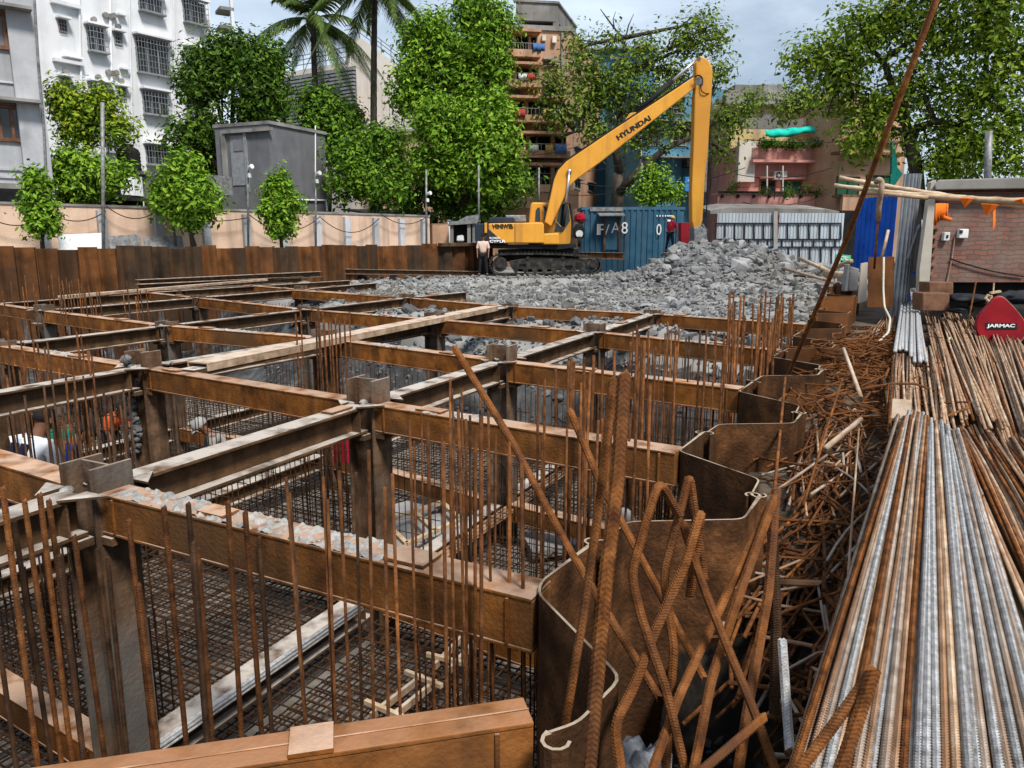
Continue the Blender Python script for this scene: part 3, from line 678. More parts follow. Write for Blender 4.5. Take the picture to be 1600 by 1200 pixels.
# steel chairs carrying the upper mat
def chair(px, py, label, an):
    c = P(px, py, -1.74); d = (DA * math.cos(an) + DB * math.sin(an)); e = d.cross(UZ)
    t = thing('steel_chair', c, label, 'steel frame')
    mb = MB()
    for s1 in (-1, 1): mb = MB(); mb.bar(c + e * s1 * .06 - d * .26, c + e * s1 * .06 + d * .26, .025, .05); mb.build('rail', M['timber'], t)
    for s1 in (-1, 1): mb = MB(); mb.bar(c + d * s1 * .2 - e * .16 + UZ * .04, c + d * s1 * .2 + e * .16 + UZ * .04, .03, .03); mb.build('cross_piece', M['bamboo'], t)
    for s1 in (-1, 1):
        for s2 in (-1, 1): mb = MB(); mb.bar(c + d * s1 * .2 + e * s2 * .06, c + d * s1 * .2 + e * s2 * .06 - UZ * .3, .02, .02, DA); mb.build('leg', M['bar_dark'], t)
chair(632, 1092, 'pale steel chair frame on the floor mesh, nearer to the front beam', .1)
chair(717, 1016, 'pale steel chair frame on the floor mesh, farther from the front beam', -.05)

# ---- pale formwork and broken slabs deep in the pit
for k, (px, py, sx, sy, rz, lab) in enumerate([(655, 838, 1.3, .9, .3, 'large grey green slab lying in the pit behind the near beam'), (640, 800, .9, .5, .5, 'grey slab leaning on the rubble in the pit behind the near beam'), (880, 845, .8, .5, .2, 'pale slab in the pit between the upright bars')]):
    c = P(px, py, -1.95); mb = MB(); u = Vector((math.cos(rz), math.sin(rz), .08)); v = UZ.cross(u).normalized(); n_ = u.cross(v)
    mb.obox(c, u * sx / 2, v * sy / 2, n_ * .05); tag(mb.build('concrete_slab', M['concrete'], bevel=.01), lab, 'concrete slab')
mb = MB()
a, b, c_, d_ = P(600, 815, -1.75), P(690, 785, -1.75), P(720, 812, -1.75), P(635, 850, -1.75)
for p, q in ((a, b), (d_, c_), (a, d_), (b, c_), (a.lerp(b, .5), d_.lerp(c_, .5))): mb.bar(p, q, .05, .04)
tag(mb.build('formwork_frame', M['bamboo']), 'pale open timber frame lying on the slab in the pit', 'timber frame')

# ================================================================== NEAR BENT BARS by the sheet piles
def pl(pts, Y0, Y1):      # polyline from pixels, depth running from Y0 to Y1
    n = len(pts); return [D(x, y, Y0 + (Y1 - Y0) * i / (n - 1)) for i, (x, y) in enumerate(pts)]
def bent(pts, Y0, Y1, r, label, m='bar_rust', rr=.04, pitch=.0085, ext=.5):
    q = pl(pts, Y0, Y1)
    if pts[-1][1] >= 1190: q[-1] = q[-1] + (q[-1] - q[-2]).normalized() * ext * .3; 
    return rbar(rounded(q, rr), r * (.95 if r > .02 else 1.03), M[m], label, None, True, name='bent_bar', pitch=pitch, ribh=.08)
bent([(976, 585), (965, 750), (947, 900), (918, 1230)], 2.05, 1.75, .021, 'thickest ribbed rusty bar standing upright beside the front sheet pile', pitch=.016, ext=1.2)
bent([(958, 592), (940, 760), (912, 960), (878, 1165)], 2.15, 1.95, .0125, 'slimmer ribbed rusty bar standing into the ring of the front sheet pile', pitch=.012)
bent([(710, 543), (800, 690), (885, 850), (935, 935), (1030, 1090)], 2.75, 2.1, .0125, 'long straight rusty bar slanting across the near beam and behind the front sheet pile', pitch=.011)
bent([(890, 640), (940, 760), (990, 850), (1048, 960), (1100, 1060)], 2.6, 2.2, .0125, 'rusty bar slanting down between the two upright ribbed bars', pitch=.011)
bb = [
 ([(1062, 806), (1030, 750), (1010, 812), (986, 898), (1002, 965), (1040, 1075), (1072, 1210)], 2.05, 1.8, .0125, 'bent rusty bar with a hook, leftmost of the bent bars by the front sheet pile'),
 ([(1100, 905), (1077, 740), (1062, 800), (1037, 898), (1046, 965), (1053, 1010), (1040, 1210)], 2.15, 1.95, .0125, 'bent rusty bar with a hooked top, rising highest at the middle of the bent bars'),
 ([(1078, 930), (1096, 795), (1072, 880), (1020, 995), (988, 1080), (960, 1130), (972, 1215)], 2.1, 1.7, .0135, 'bent rusty bar whose lower end kinks left at the bottom of the front sheet pile'),
 ([(1066, 815), (1100, 920), (1138, 1015), (1178, 1110), (1216, 1215)], 2.1, 1.75, .0125, 'straight ribbed rusty bar slanting down to the right across the bent bars'),
 ([(1203, 792), (1130, 940), (1062, 1085), (1015, 1215)], 2.25, 1.75, .013, 'ribbed rusty bar slanting from the right sheet pile down to the left'),
 ([(1214, 768), (1160, 915), (1112, 1060), (1082, 1215)], 2.25, 1.75, .0135, 'ribbed rusty bar slanting beside the right sheet pile, second from the right'),
 ([(1213, 764), (1201, 925), (1184, 1020), (1168, 1110), (1152, 1215)], 2.25, 1.8, .0145, 'smooth brown bent bar at the right side of the bent bars'),
 ([(1195, 1120), (1090, 1210)], 1.75, 1.6, .011, 'short rusty bar crossing low at the bottom of the bent bars'),
]
for pts, Y0, Y1, r, lab in bb: bent(pts, Y0, Y1, r, lab)
bent([(1205, 790), (1213, 960), (1210, 1120)], 2.3, 2.2, .017, 'dark round bar standing upright against the sheet pile right of the bent bars', m='bar_dark')
bent([(1186, 909), (1278, 912)], 2.3, 2.35, .012, 'short black bar lying level right of the bent bars', m='bar_dark')
bent([(1222, 1000), (1228, 1090), (1234, 1170)], 1.9, 1.75, .0125, 'short grey bar standing at the left of the stacked bars', m='bar_silver')
bent([(1240, 1215), (1290, 1150), (1363, 1050)], 1.28, 1.30, .0105, 'rusty bar end lying across the stacked bars, its tip touching another at the top', pitch=.008)
bent([(1305, 1225), (1335, 1140), (1366, 1046)], 1.25, 1.29, .0125, 'thicker rusty ribbed bar end lying over the stacked bars at the bottom', pitch=.009)
mb = MB()
for i in range(90):
    a = uni(1.2, 3.0); b = uni(-.7, -.1); v = AB(a, b); put_chunk(mb, v.x, v.y, uni(.02, .07))
tag(mb.build('debris', M['mud_shaded'], org=(0, 0, 0)), 'small dark stones and dirt lumps in the hollow behind the front sheet pile', 'debris', kind='stuff')
# grey plastic bag in the hollow
mb = MB(); lump(mb, D(1010, 1215, 2.0), .085, 1.2); lump(mb, D(985, 1195, 2.05), .06, 1.3)
tag(mb.build('plastic_bag', mat('plastic_film', [(.06, .07, .085), (.13, .14, .16), (.28, .29, .31)], 12, .35, .9, bscale=18), smooth=True), 'crumpled grey plastic bag in the hollow behind the bent bars', 'plastic bag')

# ================================================================== STACK OF BARS in front on the right
for i in range(54):
    t = i / 53; lay = 1 if i % 2 else 2
    fx = 1408 + 92 * t + uni(-4, 4); fy = 640 + 42 * t + uni(-10, 14)
    zf = .135 + (.03 if lay == 1 else -.035 if lay == 2 else 0)
    zn = .148 + (uni(-.003, .006) if lay == 1 else -.013)
    nx = 1232 + 430 * t ** 1.03 + uni(-4, 4); ny = 1215
    f_ = P(fx, fy, zf); n_ = P(nx, ny, zn); n_ = n_ + (n_ - f_) * .25
    mid = f_.lerp(n_, .5) + Vector((uni(-.012, .012), 0, uni(-.012, .006)))
    e = f_ + (f_ - mid).normalized() * 0 + Vector((uni(-.015, .015), 0, uni(-.008, .012)))
    pts = []
    for k in range(9):
        u = k / 8; pts.append(e * (1 - u) ** 2 + mid * 2 * u * (1 - u) + n_ * u * u)
    mt = 'bar_silver' if (rnd() < (.2 if t < .45 else .52)) else random.choice(['bar_greybrown', 'bar_bright', 'bar_tan', 'bar_greybrown', 'bar_greybrown', 'bar_rust'])
    rbar(pts, uni(.0082, .0100), M[mt], 'thick ribbed steel bar in the long stack at the bottom right', 'bars of the long stack at the bottom right', True, name='stack_bar', pitch=.011, ribh=.3)
for i in range(26):      # body of the stack below the top layer; darker tones paint in shaded gaps
    t = i / 25; f_ = P(1412 + 92 * t, 655 + 30 * t, .09 - .05 * (i % 3)); n_ = P(1240 + 420 * t, 1215, .10 - .04 * (i % 2)); n_ = n_ + (n_ - f_) * .2
    rbar([f_, n_], .0125, M[random.choice(['bar_rust', 'bar_rust', 'bar_dark'])], 'thick steel bar in the lower layer of the long stack at the bottom right', 'lower bars of the long stack', name='stack_bar')
mb = MB(); c = P(1454, 660, .03).lerp(P(1440, 1215, .03), .3); mb.bar(c - DB * .22 - UZ * .2, c + DB * .26 - UZ * .2, .1, .2)
tag(mb.build('timber_bearer', M['rust_dark']), 'dark timber bearer under the far end of the long bar stack', 'timber block')
mb = MB(); c = P(1408, 640, .14); mb.obox(c, DA * .08 + UZ * .05, DB * .055, (DB.cross(DA)) * .006)
tag(mb.build('steel_plate', M['timber']), 'small bent pale steel plate on the far end of the long bar stack', 'steel plate')
# ---- field of bars behind
def field(n, f0, f1, n0, n1, r, mts, label, group, z=-.3, zl=.06, jit=6, bow=.03, dz1=0):
    for i in range(n):
        t = (i + uni(-.3, .3)) / max(1, n - 1); zz = z + zl * rnd()
        f_ = P(f0[0] + (f1[0] - f0[0]) * t + uni(-jit, jit) * .5, f0[1] + (f1[1] - f0[1]) * t + uni(-jit, jit), zz)
        e_ = P(n0[0] + (n1[0] - n0[0]) * t + uni(-jit, jit), n0[1] + (n1[1] - n0[1]) * t + uni(-jit, jit) * 1.5, zz + dz1 + uni(-.02, .02))
        mid = f_.lerp(e_, .5) + DB * uni(-bow, bow) + UZ * uni(0, .02)
        pts = [f_ * (1 - u) ** 2 + mid * 2 * u * (1 - u) + e_ * u * u for u in (0, .25, .5, .75, 1)]
        rbar(pts, r * uni(.85, 1.15), M[random.choice(mts)], label, group, n=6, name='straight_bar')
TB = ['bar_tan', 'bar_bright', 'bar_tan', 'bar_bright', 'bar_rust']
field(15, (1412, 470), (1436, 478), (1402, 545), (1448, 570), .020, ['bar_silver'], 'silver grey pipe in the bundle at the far end of the bar stacks', 'silver pipes at the far end of the bar stacks', z=-.02, zl=.06, jit=4)
field(34, (1395, 560), (1462, 545), (1385, 670), (1490, 690), .010, TB, 'brown bar in the stack behind the long front stack', 'brown bars behind the long front stack', z=-.12, zl=.14, jit=8, bow=.06)
field(34, (1450, 520), (1492, 480), (1478, 650), (1572, 668), .012, TB, 'brown bar with a dark cut end, fanned out right of the silver pipes', 'fanned brown bars right of the silver pipes', z=-.15, zl=.1, jit=8, bow=.08)
field(60, (1480, 500), (1640, 545), (1525, 690), (1730, 730), .011, TB, 'brown bar in the wide spread below the red machine', 'brown bars spread below the red machine', z=-.25, zl=.1, jit=9, bow=.1)
field(26, (1438, 480), (1530, 475), (1470, 560), (1560, 560), .012, TB, 'brown bar in the heap between the silver pipes and the red machine', 'brown bars between the silver pipes and the red machine', z=-.28, zl=.1, jit=9, bow=.1)
field(60, (1490, 665), (1640, 690), (1625, 1010), (1960, 1010), .0105, ['bar_tan', 'bar_rust', 'bar_bright', 'bar_rust'], 'rusty brown bar lying right of the long front stack', 'rusty bars right of the long front stack', z=-.26, zl=.2, jit=10, bow=.08)
field(26, (1375, 500), (1402, 480), (1352, 560), (1395, 640), .010, TB, 'curved brown bar between the sheet piles and the silver pipes', 'curved brown bars beside the silver pipes', z=-.32, zl=.1, jit=10, bow=.16)
# ---- offcuts between sheet piles and stack
def offcut_pts():
    a = random.choice([uni(1.2, 3.6), uni(2.2, 7.6), uni(2.2, 6)]); b = uni(-.44 if a > 3.2 else -.2, .0 + .03 * a)
    c = AB(a, b); z = gz(c.x, c.y) + uni(.02, .15); al = rnd() < .75; an = random.gauss(AZ + .08, .2) if al else uni(0, 3.1); l = uni(.3, .85) if al else uni(.12, .4)
    d = Vector((math.sin(an), math.cos(an), uni(-.07, .07))); p = Vector((c.x, c.y, z)); k = rnd()
    if k < .18:
        e = Vector((uni(-1, 1), uni(-1, 1), uni(-.1, .5))).normalized(); return rounded([p - d * l, p + d * l * .6, p + d * l * .6 + e * uni(.06, .2)], .03, 3)
    if k < .34:
        sd_ = d.cross(UZ) * uni(-.2, .2); return [p - d * l, p - d * l * .5 + sd_ * .7, p + sd_, p + d * l * .5 + sd_ * .7, p + d * l]
    return [p - d * l, p + d * l]
for i in range(240):
    rbar(offcut_pts(), uni(.0065, .0105), M[random.choice(['bar_rust', 'bar_mid', 'bar_rust', 'bar_tan', 'bar_greybrown', 'bar_rust'])], 'short rusty bar offcut in the scrap heap between sheet piles and stack', 'bar offcuts in the scrap heap', n=5, name='bar_offcut')
mb = MB()
for i in range(200): mb.tube(offcut_pts(), uni(.006, .010), 5)
tag(mb.build('bar_scrap', M['bar_mid']), 'tangled rusty scrap of bar ends covering the ground beside the sheet piles', 'scrap', kind='stuff')
mb = MB()
for i in range(230):      # tangled loops farther along the wall
    a = uni(6.5, 12.5); b = uni(-.5, .28 + .02 * (a - 6)); c = AB(a, b); z = gz(c.x, c.y) + uni(.02, .3); an = random.gauss(AZ, .8); l = uni(.2, .7); d = Vector((math.sin(an), math.cos(an), uni(-.2, .2))); p = Vector((c.x, c.y, z)); sd_ = d.cross(UZ) * uni(-.5, .5) + UZ * uni(-.1, .15)
    mb.tube([p - d * l, p - d * l * .5 + sd_ * .7, p + sd_, p + d * l * .5 + sd_ * .7, p + d * l], uni(.006, .012), 5)
tag(mb.build('bar_scrap', M['bar_rust']), 'rusty tangled bar scrap heaped behind the far sheet piles', 'scrap', kind='stuff')
for i, (x0, y0, x1, y1, z0, z1, r, lab) in enumerate([(1316, 592, 1255, 790, .35, -.2, .008, 'thin orange bar slanting up out of the scrap heap by the sheet piles'), (1345, 655, 1290, 700, -.05, -.1, .02, 'thick timber stake lying on the scrap heap'), (1318, 545, 1345, 620, .15, -.1, .02, 'pale timber stake leaning on the far sheet piles'), (1342, 670, 1318, 1000, .1, -.2, .006, 'long thin pale bar lying over the scrap heap'), (1300, 1010, 1390, 850, -.05, .1, .009, 'rusty bar lying across the scrap heap towards the stack')]):
    rbar([P(x0, y0, z0), P(x1, y1, z1)], r, M['timber' if 'timber' in lab else 'bar_rust' if 'rusty' in lab or 'orange' in lab else 'bar_bright'], lab)
# long leaning bar and rope
top = D(1472, -25, 4.6); bot = P(1232, 584, -.02)
rbar([top, top.lerp(bot, .5) + Vector((.03, 0, -.03)), bot, bot + (bot - top).normalized() * .5], .021, M['bar_rust'], 'very long rusty bar leaning up across the sky from the sheet piles')
bot = P(1227, 590, 0); rbar([D(1227, 590, 6.1), P(1208, 790, -.25)], .011, M['bar_rust'], 'thin rusty bar standing inside the sheet piles below the long leaning bar')
# ring clip on the front pile
c = D(866, 1158, 2.36)
# ================================================================== EXCAVATOR
YW = mat('yellow_paint', [(.62, .27, .028), (.70, .32, .035), (.74, .35, .045)], 1.2, .42, .05, big=(.50, .215, .03), bscale=30, streak=(.36, .17, .045), spec=.3)
NV = mat('navy_paint', [(.018, .026, .04), (.03, .042, .06)], 2, .5, .05)
GL = mat('cab_glass', [(.012, .018, .018), (.02, .028, .026)], 2, .08, 0, spec=.6)
TR = mat('track_steel', [(.012, .011, .010), (.032, .029, .026), (.065, .06, .053)], 4, .8, .4, dust=(.11, .105, .095))
CH = mat('chrome_rod', [(.55, .56, .58), (.7, .71, .73)], 3, .25, .02, metal=.8)
EX = thing('excavator', D(850, 430, 32), 'yellow long-boom excavator with black tracks standing on the rubble', 'excavator')
def pris(name, pts, Y0, Y1, m, parent, bevel=.03, smooth=False):
    mb = MB(); mb.prism([D(x, y, Y0) for x, y in pts], (0, Y1 - Y0, 0)); return mb.build(name, m, parent, bevel=bevel)
def track(Y0, Y1):
    n = 64; outl = []
    # stadium outline in pixels
    xl, xr, yt, yb = 766, 939, 397, 428
    path = []
    cl = D(xl + 15, 413, Y0); cr_ = D(xr - 13, 414, Y0); rl = (D(xl, 413, Y0) - cl).length; rr = (D(xr, 414, Y0) - cr_).length
    for i in range(13): a = R(270 - 15 * i); path.append(Vector((cl.x + math.cos(a) * rl, Y0, cl.z + math.sin(a) * rl)))
    for i in range(1, 24): t = i / 24; path.append(Vector((cl.x + (cr_.x - cl.x) * t, Y0, cl.z + rl + (cr_.z + rr - cl.z - rl) * t + .06 * math.sin(math.pi * t))))
    for i in range(13): a = R(90 - 15 * i); path.append(Vector((cr_.x + math.cos(a) * rr, Y0, cr_.z + math.sin(a) * rr)))
    for i in range(1, 24): t = i / 24; path.append(Vector((cr_.x + (cl.x - cr_.x) * t, Y0, cr_.z - rr + (cl.z - rl - cr_.z + rr) * t)))
    mb = MB(); N_ = len(path)
    for i in range(N_):
        p = path[i]; q = path[(i + 1) % N_]; d = q - p; u = d.normalized(); nn = Vector((-u.z, 0, u.x)) * -1
        c = (p + q) / 2 + Vector((0, (Y1 - Y0) / 2, 0))
        mb.obox(c, d * .47, Vector((0, (Y1 - Y0) / 2, 0)), nn * .03); mb.obox(c + nn * -.05, u * .02, Vector((0, (Y1 - Y0) / 2, 0)), nn * .03)
    t_ = mb.build('track', TR, EX)
    mb = MB(); mb.prism([D(x, y, Y0 + .1) for x, y in ((795, 408), (830, 402), (905, 404), (922, 410), (922, 419), (905, 422), (800, 421))], (0, Y1 - Y0 - .2, 0)); mb.build('track_frame', TR, t_, bevel=.03)
    for c, rad in ((cl, rl * .78), (cr_, rr * .72)):
        mb = MB(); mb.tube([c + Vector((0, .03, 0)), c + Vector((0, Y1 - Y0 - .03, 0))], rad, 24); mb.tube([c + Vector((0, -.02, 0)), c + Vector((0, .1, 0))], rad * .5, 16); mb.build('track_wheel', TR, t_)
    for i in range(8):
        mb = MB(); c = D(806 + i * 15, 422, Y0); mb.tube([c + Vector((0, .06, 0)), c + Vector((0, Y1 - Y0 - .06, 0))], .11, 14); mb.build('track_roller', TR, t_)
    for i in range(2):
        mb = MB(); c = D(825 + i * 55, 403, Y0); mb.tube([c + Vector((0, .06, 0)), c + Vector((0, Y1 - Y0 - .06, 0))], .08, 12); mb.build('carrier_roller', TR, t_)
    mb = MB(); mb.prism([D(x, y, Y0 + .02) for x, y in ((812, 412), (818, 405), (823, 413))], (0, .1, 0)); mb.prism([D(x, y, Y0 + .02) for x, y in ((884, 413), (896, 413), (896, 415), (884, 415))], (0, .1, 0)); mb.build('frame_step', TR, t_)
track(31.0, 31.6); track(33.3, 33.9)
mb = MB(); c = D(836, 404, 32.4); mb.tube([c + UZ * -.55, c + UZ * .35], .75, 24); mb.build('turntable', TR, EX)
mb = MB(); mb.box(D(850, 412, 32.4), 2.4, 1.9, .5); mb.build('undercarriage', TR, EX, bevel=.05)
pris('counterweight', [(742, 352), (744, 349), (764, 349), (764, 383), (745, 381), (742, 375)], 31.2, 33.9, NV, EX, .06)
pris('chassis', [(778, 390), (905, 388), (905, 407), (778, 409)], 31.65, 33.25, TR, EX, .03)
pris('deck', [(746, 383), (875, 382), (900, 380), (900, 386), (876, 390), (765, 388)], 31.3, 33.8, M['black_paint'], EX, .02)
hs = pris('engine_housing', [(763, 349), (848, 347.5), (850, 352), (850, 380), (763, 380)], 31.15, 33.0, YW, EX, .05)
mb = MB(); y = 31.14; mb.prism([D(a, b, y) for a, b in ((763.5, 358), (788, 379.5), (763.5, 379.5))], (0, .006, 0)); mb.build('dark_decal', NV, hs)
mb = MB(); mb.prism([D(a, b, y) for a, b in ((804.3, 349), (804.9, 349), (804.9, 380), (804.3, 380))], (0, .006, 0)); mb.build('panel_gap', M['black_paint'], hs)
pris('hood', [(763, 348.5), (764, 341), (766, 339.5), (803, 339.5), (805, 347.5)], 31.5, 33.6, NV, EX, .06)
pris('exhaust_box', [(790, 339.5), (790, 336), (822, 336), (822, 347), (806, 347)], 32.2, 33.2, M['steel_grey'], EX, .04)
pris('side_box', [(849, 365), (872, 364), (873.5, 367), (873.5, 382), (849, 382)], 31.15, 31.9, YW, EX, .05)
pris('handrail_post', [(757, 348), (761, 348), (761, 364), (757, 364)], 31.1, 31.16, YW, EX, .01)
# cab stands on the far side of the boom
cab = thing_part = None
mb = MB(); mb.prism([D(x, y, 32.75) for x, y in ((826, 349), (829, 319), (832, 316), (884, 317), (889, 320), (894, 345), (893, 372), (890, 383), (826, 383))], (0, 1.05, 0)); cabo = mb.build('cab', YW, EX, bevel=.06)
def cwin(pts, nm='cab_window', m=GL, y=32.735): mb = MB(); mb.prism([D(a, b, y) for a, b in pts], (0, .012, 0)); return mb.build(nm, m, cabo)
cwin([(836, 346), (837, 329), (840, 324.5), (843, 324), (844, 328), (844, 346)])
cwin([(849, 346), (850, 322), (868, 320), (868, 346)])
cwin([(866, 362), (876, 318), (887, 319.5), (889.5, 330), (890.5, 345), (880, 362)])
mb = MB(); mb.prism([D(a, b, 32.72) for a, b in ((889.5, 318), (891.5, 318), (896, 346), (895, 372), (892.5, 372), (893.5, 347))], (0, 1.1, 0)); mb.build('cab_front_frame', M['black_paint'], cabo)
mb = MB(); mb.tube([D(854, 329, 32.68), D(880, 358, 32.68)], .015, 6); mb.build('grab_rail', M['bamboo'], cabo)
mb = MB(); mb.tube([D(849, 322, 32.6), D(852, 325, 32.6), D(854, 330, 32.6)], .03, 8); mb.build('mirror_arm', M['black_paint'], cabo)
# boom
BY0, BY1 = 32.0, 32.55
bo = pris('boom', [(851, 347), (857, 351), (861, 354), (889, 292), (900, 281), (940, 252), (1088, 135.5), (1092, 131), (1092, 124), (1085, 119.5), (950, 208), (885, 252), (872, 266), (865.5, 281), (859, 312)], BY0, BY1, YW, EX, .04)
mb = MB()
for e in ((851, 347), (859, 312), (865.5, 281), (872, 266), (885, 252), (950, 208), (1085, 119.5)): pass
tp = [D(x, y - .6, BY0 + .06) for x, y in ((857, 312), (864.5, 281), (871, 265.5), (884.5, 251), (950, 207), (1083, 119))]
mb.tube(tp, .028, 6); mb.tube([p + Vector((0, .3, 0)) for p in tp], .028, 6); mb.build('hydraulic_hose', M['black_paint'], bo)
mb = MB(); mb.tube([D(1092, 127, BY0 - .03), D(1092, 127, BY1 + .03)], .17, 20); mb.build('boom_pin', M['steel_grey'], bo)
mb = MB()
mb.prism([D(x, y, BY0 + .12) for x, y in ((976, 189), (984, 177), (993, 175), (996, 178), (992, 183))], (0, .3, 0)); mb.build('cylinder_lug', YW, bo, bevel=.02)
mb = MB(); mb.tube([D(992, 178, 32.27), D(1050, 127, 32.27)], .115, 14); cy = mb.build('arm_cylinder', M['black_paint'], bo, smooth=True)
mb = MB(); mb.tube([D(1050, 127, 32.27), D(1090, 92, 32.27)], .06, 12); mb.build('cylinder_rod', CH, cy, smooth=True)
for s1, yy in ((0, 31.93), (1, 32.62)):
    mb = MB(); mb.tube([D(880, 354, yy), D(884.5, 318, yy)], .07, 12); cy = mb.build('boom_cylinder', M['black_paint'], EX, smooth=True)
    mb = MB(); mb.tube([D(884.5, 318, yy), D(889.5, 268, yy)], .05, 12); mb.tube([D(889.5, 268, yy - .05), D(889.5, 268, yy + .05)], .1, 12); mb.build('cylinder_rod', CH, cy, smooth=True)
u = (D(1009, 182, BY0) - D(963, 211, BY0)); u.y = 0; u.normalize(); v = Vector((-u.z, 0, u.x))
text_mesh('lettering', 'HYUNDAI', M['black_paint'], bo, D(966, 220, BY0), u, v, .22, .008, 1.58, bold=.05)
# arm
AY0, AY1 = 31.86, 32.42
ar = pris('arm', [(1087, 96), (1090, 89.5), (1096, 87), (1104, 91), (1111, 99), (1114, 111), (1112, 150), (1110, 175), (1107, 225), (1102, 275), (1098, 345), (1093, 360), (1085, 360), (1081, 345), (1080.5, 300), (1083.5, 225), (1085.5, 150), (1087, 140), (1088, 120)], AY0, AY1, YW, EX, .05)
mb = MB(); mb.tube([D(1092, 127, AY0 - .04), D(1092, 127, AY1 + .04)], .15, 20); mb.tube([D(1092, 92, AY0 - .03), D(1092, 92, AY1 + .03)], .08, 14); mb.build('arm_pin', M['steel_grey'], ar)
mb = MB(); mb.tube(rounded([D(1094, 132, AY0 - .05), D(1096, 143, AY0 - .08), D(1104, 147, AY0 - .06), D(1112, 145, AY0 + .1)], .1), .022, 6); mb.tube(rounded([D(1085.5, 120, AY0 - .05), D(1092, 117, AY0 - .09), D(1098, 122, AY0 - .06), D(1097, 133, AY0 - .04)], .1), .03, 6)
mb.tube(rounded([D(1108, 205, AY1), D(1111, 290, AY1), D(1106, 300, AY1), D(1103, 340, AY1)], .2), .025, 6); mb.build('hydraulic_hose', M['black_paint'], ar)
mb = MB(); mb.tube([D(1107, 160, 32.2), D(1101, 300, 32.2)], .07, 10); mb.build('bucket_cylinder', M['steel_grey'], ar)
pris('bucket', [(1084, 356), (1094, 352), (1104, 360), (1106, 378), (1096, 392), (1080, 388), (1085, 374)], 31.7, 32.6, M['steel_grey'], EX, .03)
mb = MB(); mb.bar(D(1097, 350, 32.1), D(1105, 362, 32.1), .12, .08); mb.bar(D(1105, 362, 32.1), D(1094, 362, 32.1), .12, .08); mb.build('bucket_link', M['steel_grey'], EX)
X = Vector((1, 0, 0))
text_mesh('lettering', 'HINIWIB', M['black_paint'], hs, D(769, 357.5, 31.14), X, UZ, .20, .008, .86, shear=-.25, bold=.035)
text_mesh('lettering', 'ROBER', M['white_paint'], hs, D(765, 373.2, 31.13), X, UZ, .075, .008, .44, bold=.02)
text_mesh('lettering', 'CYBLR', M['white_paint'], hs, D(765, 379, 31.13), X, UZ, .11, .008, .66, bold=.04)

# ================================================================== PEOPLE
SKIN = mat('skin', [(.16, .075, .045), (.22, .11, .066)], 8, .6, .05)
HAIR = mat('hair', [(.010, .008, .007), (.02, .016, .014)], 30, .7, .2)
def cloth(n, c, c2=None): return mat(n, [tuple(x * .8 for x in c), c], 9, .9, .3, bscale=30, big=c2)
def skin_obj(name, J, edges, m, parent, sub=2, root=0):
    me = bpy.data.meshes.new(name); o = bpy.data.objects.new(name, me); COL.objects.link(o); g = ORG[parent.name]
    me.from_pydata([tuple(Vector(p) - g) for p, r in J], edges, []); me.materials.append(m)
    o.parent = parent; ORG[o.name] = g
    bm = bmesh.new(); bm.from_mesh(me); ly = bm.verts.layers.skin.verify(); bm.verts.ensure_lookup_table()
    for v, (p, r) in zip(bm.verts, J):
        v[ly].radius = (r, r) if not isinstance(r, tuple) else r
        v[ly].use_root = (v.index == root)
    bm.to_mesh(me); bm.free()
    o.modifiers.new('skin', 'SKIN').use_smooth_shade = True; s = o.modifiers.new('sub', 'SUBSURF'); s.levels = 1; s.render_levels = sub
    return o
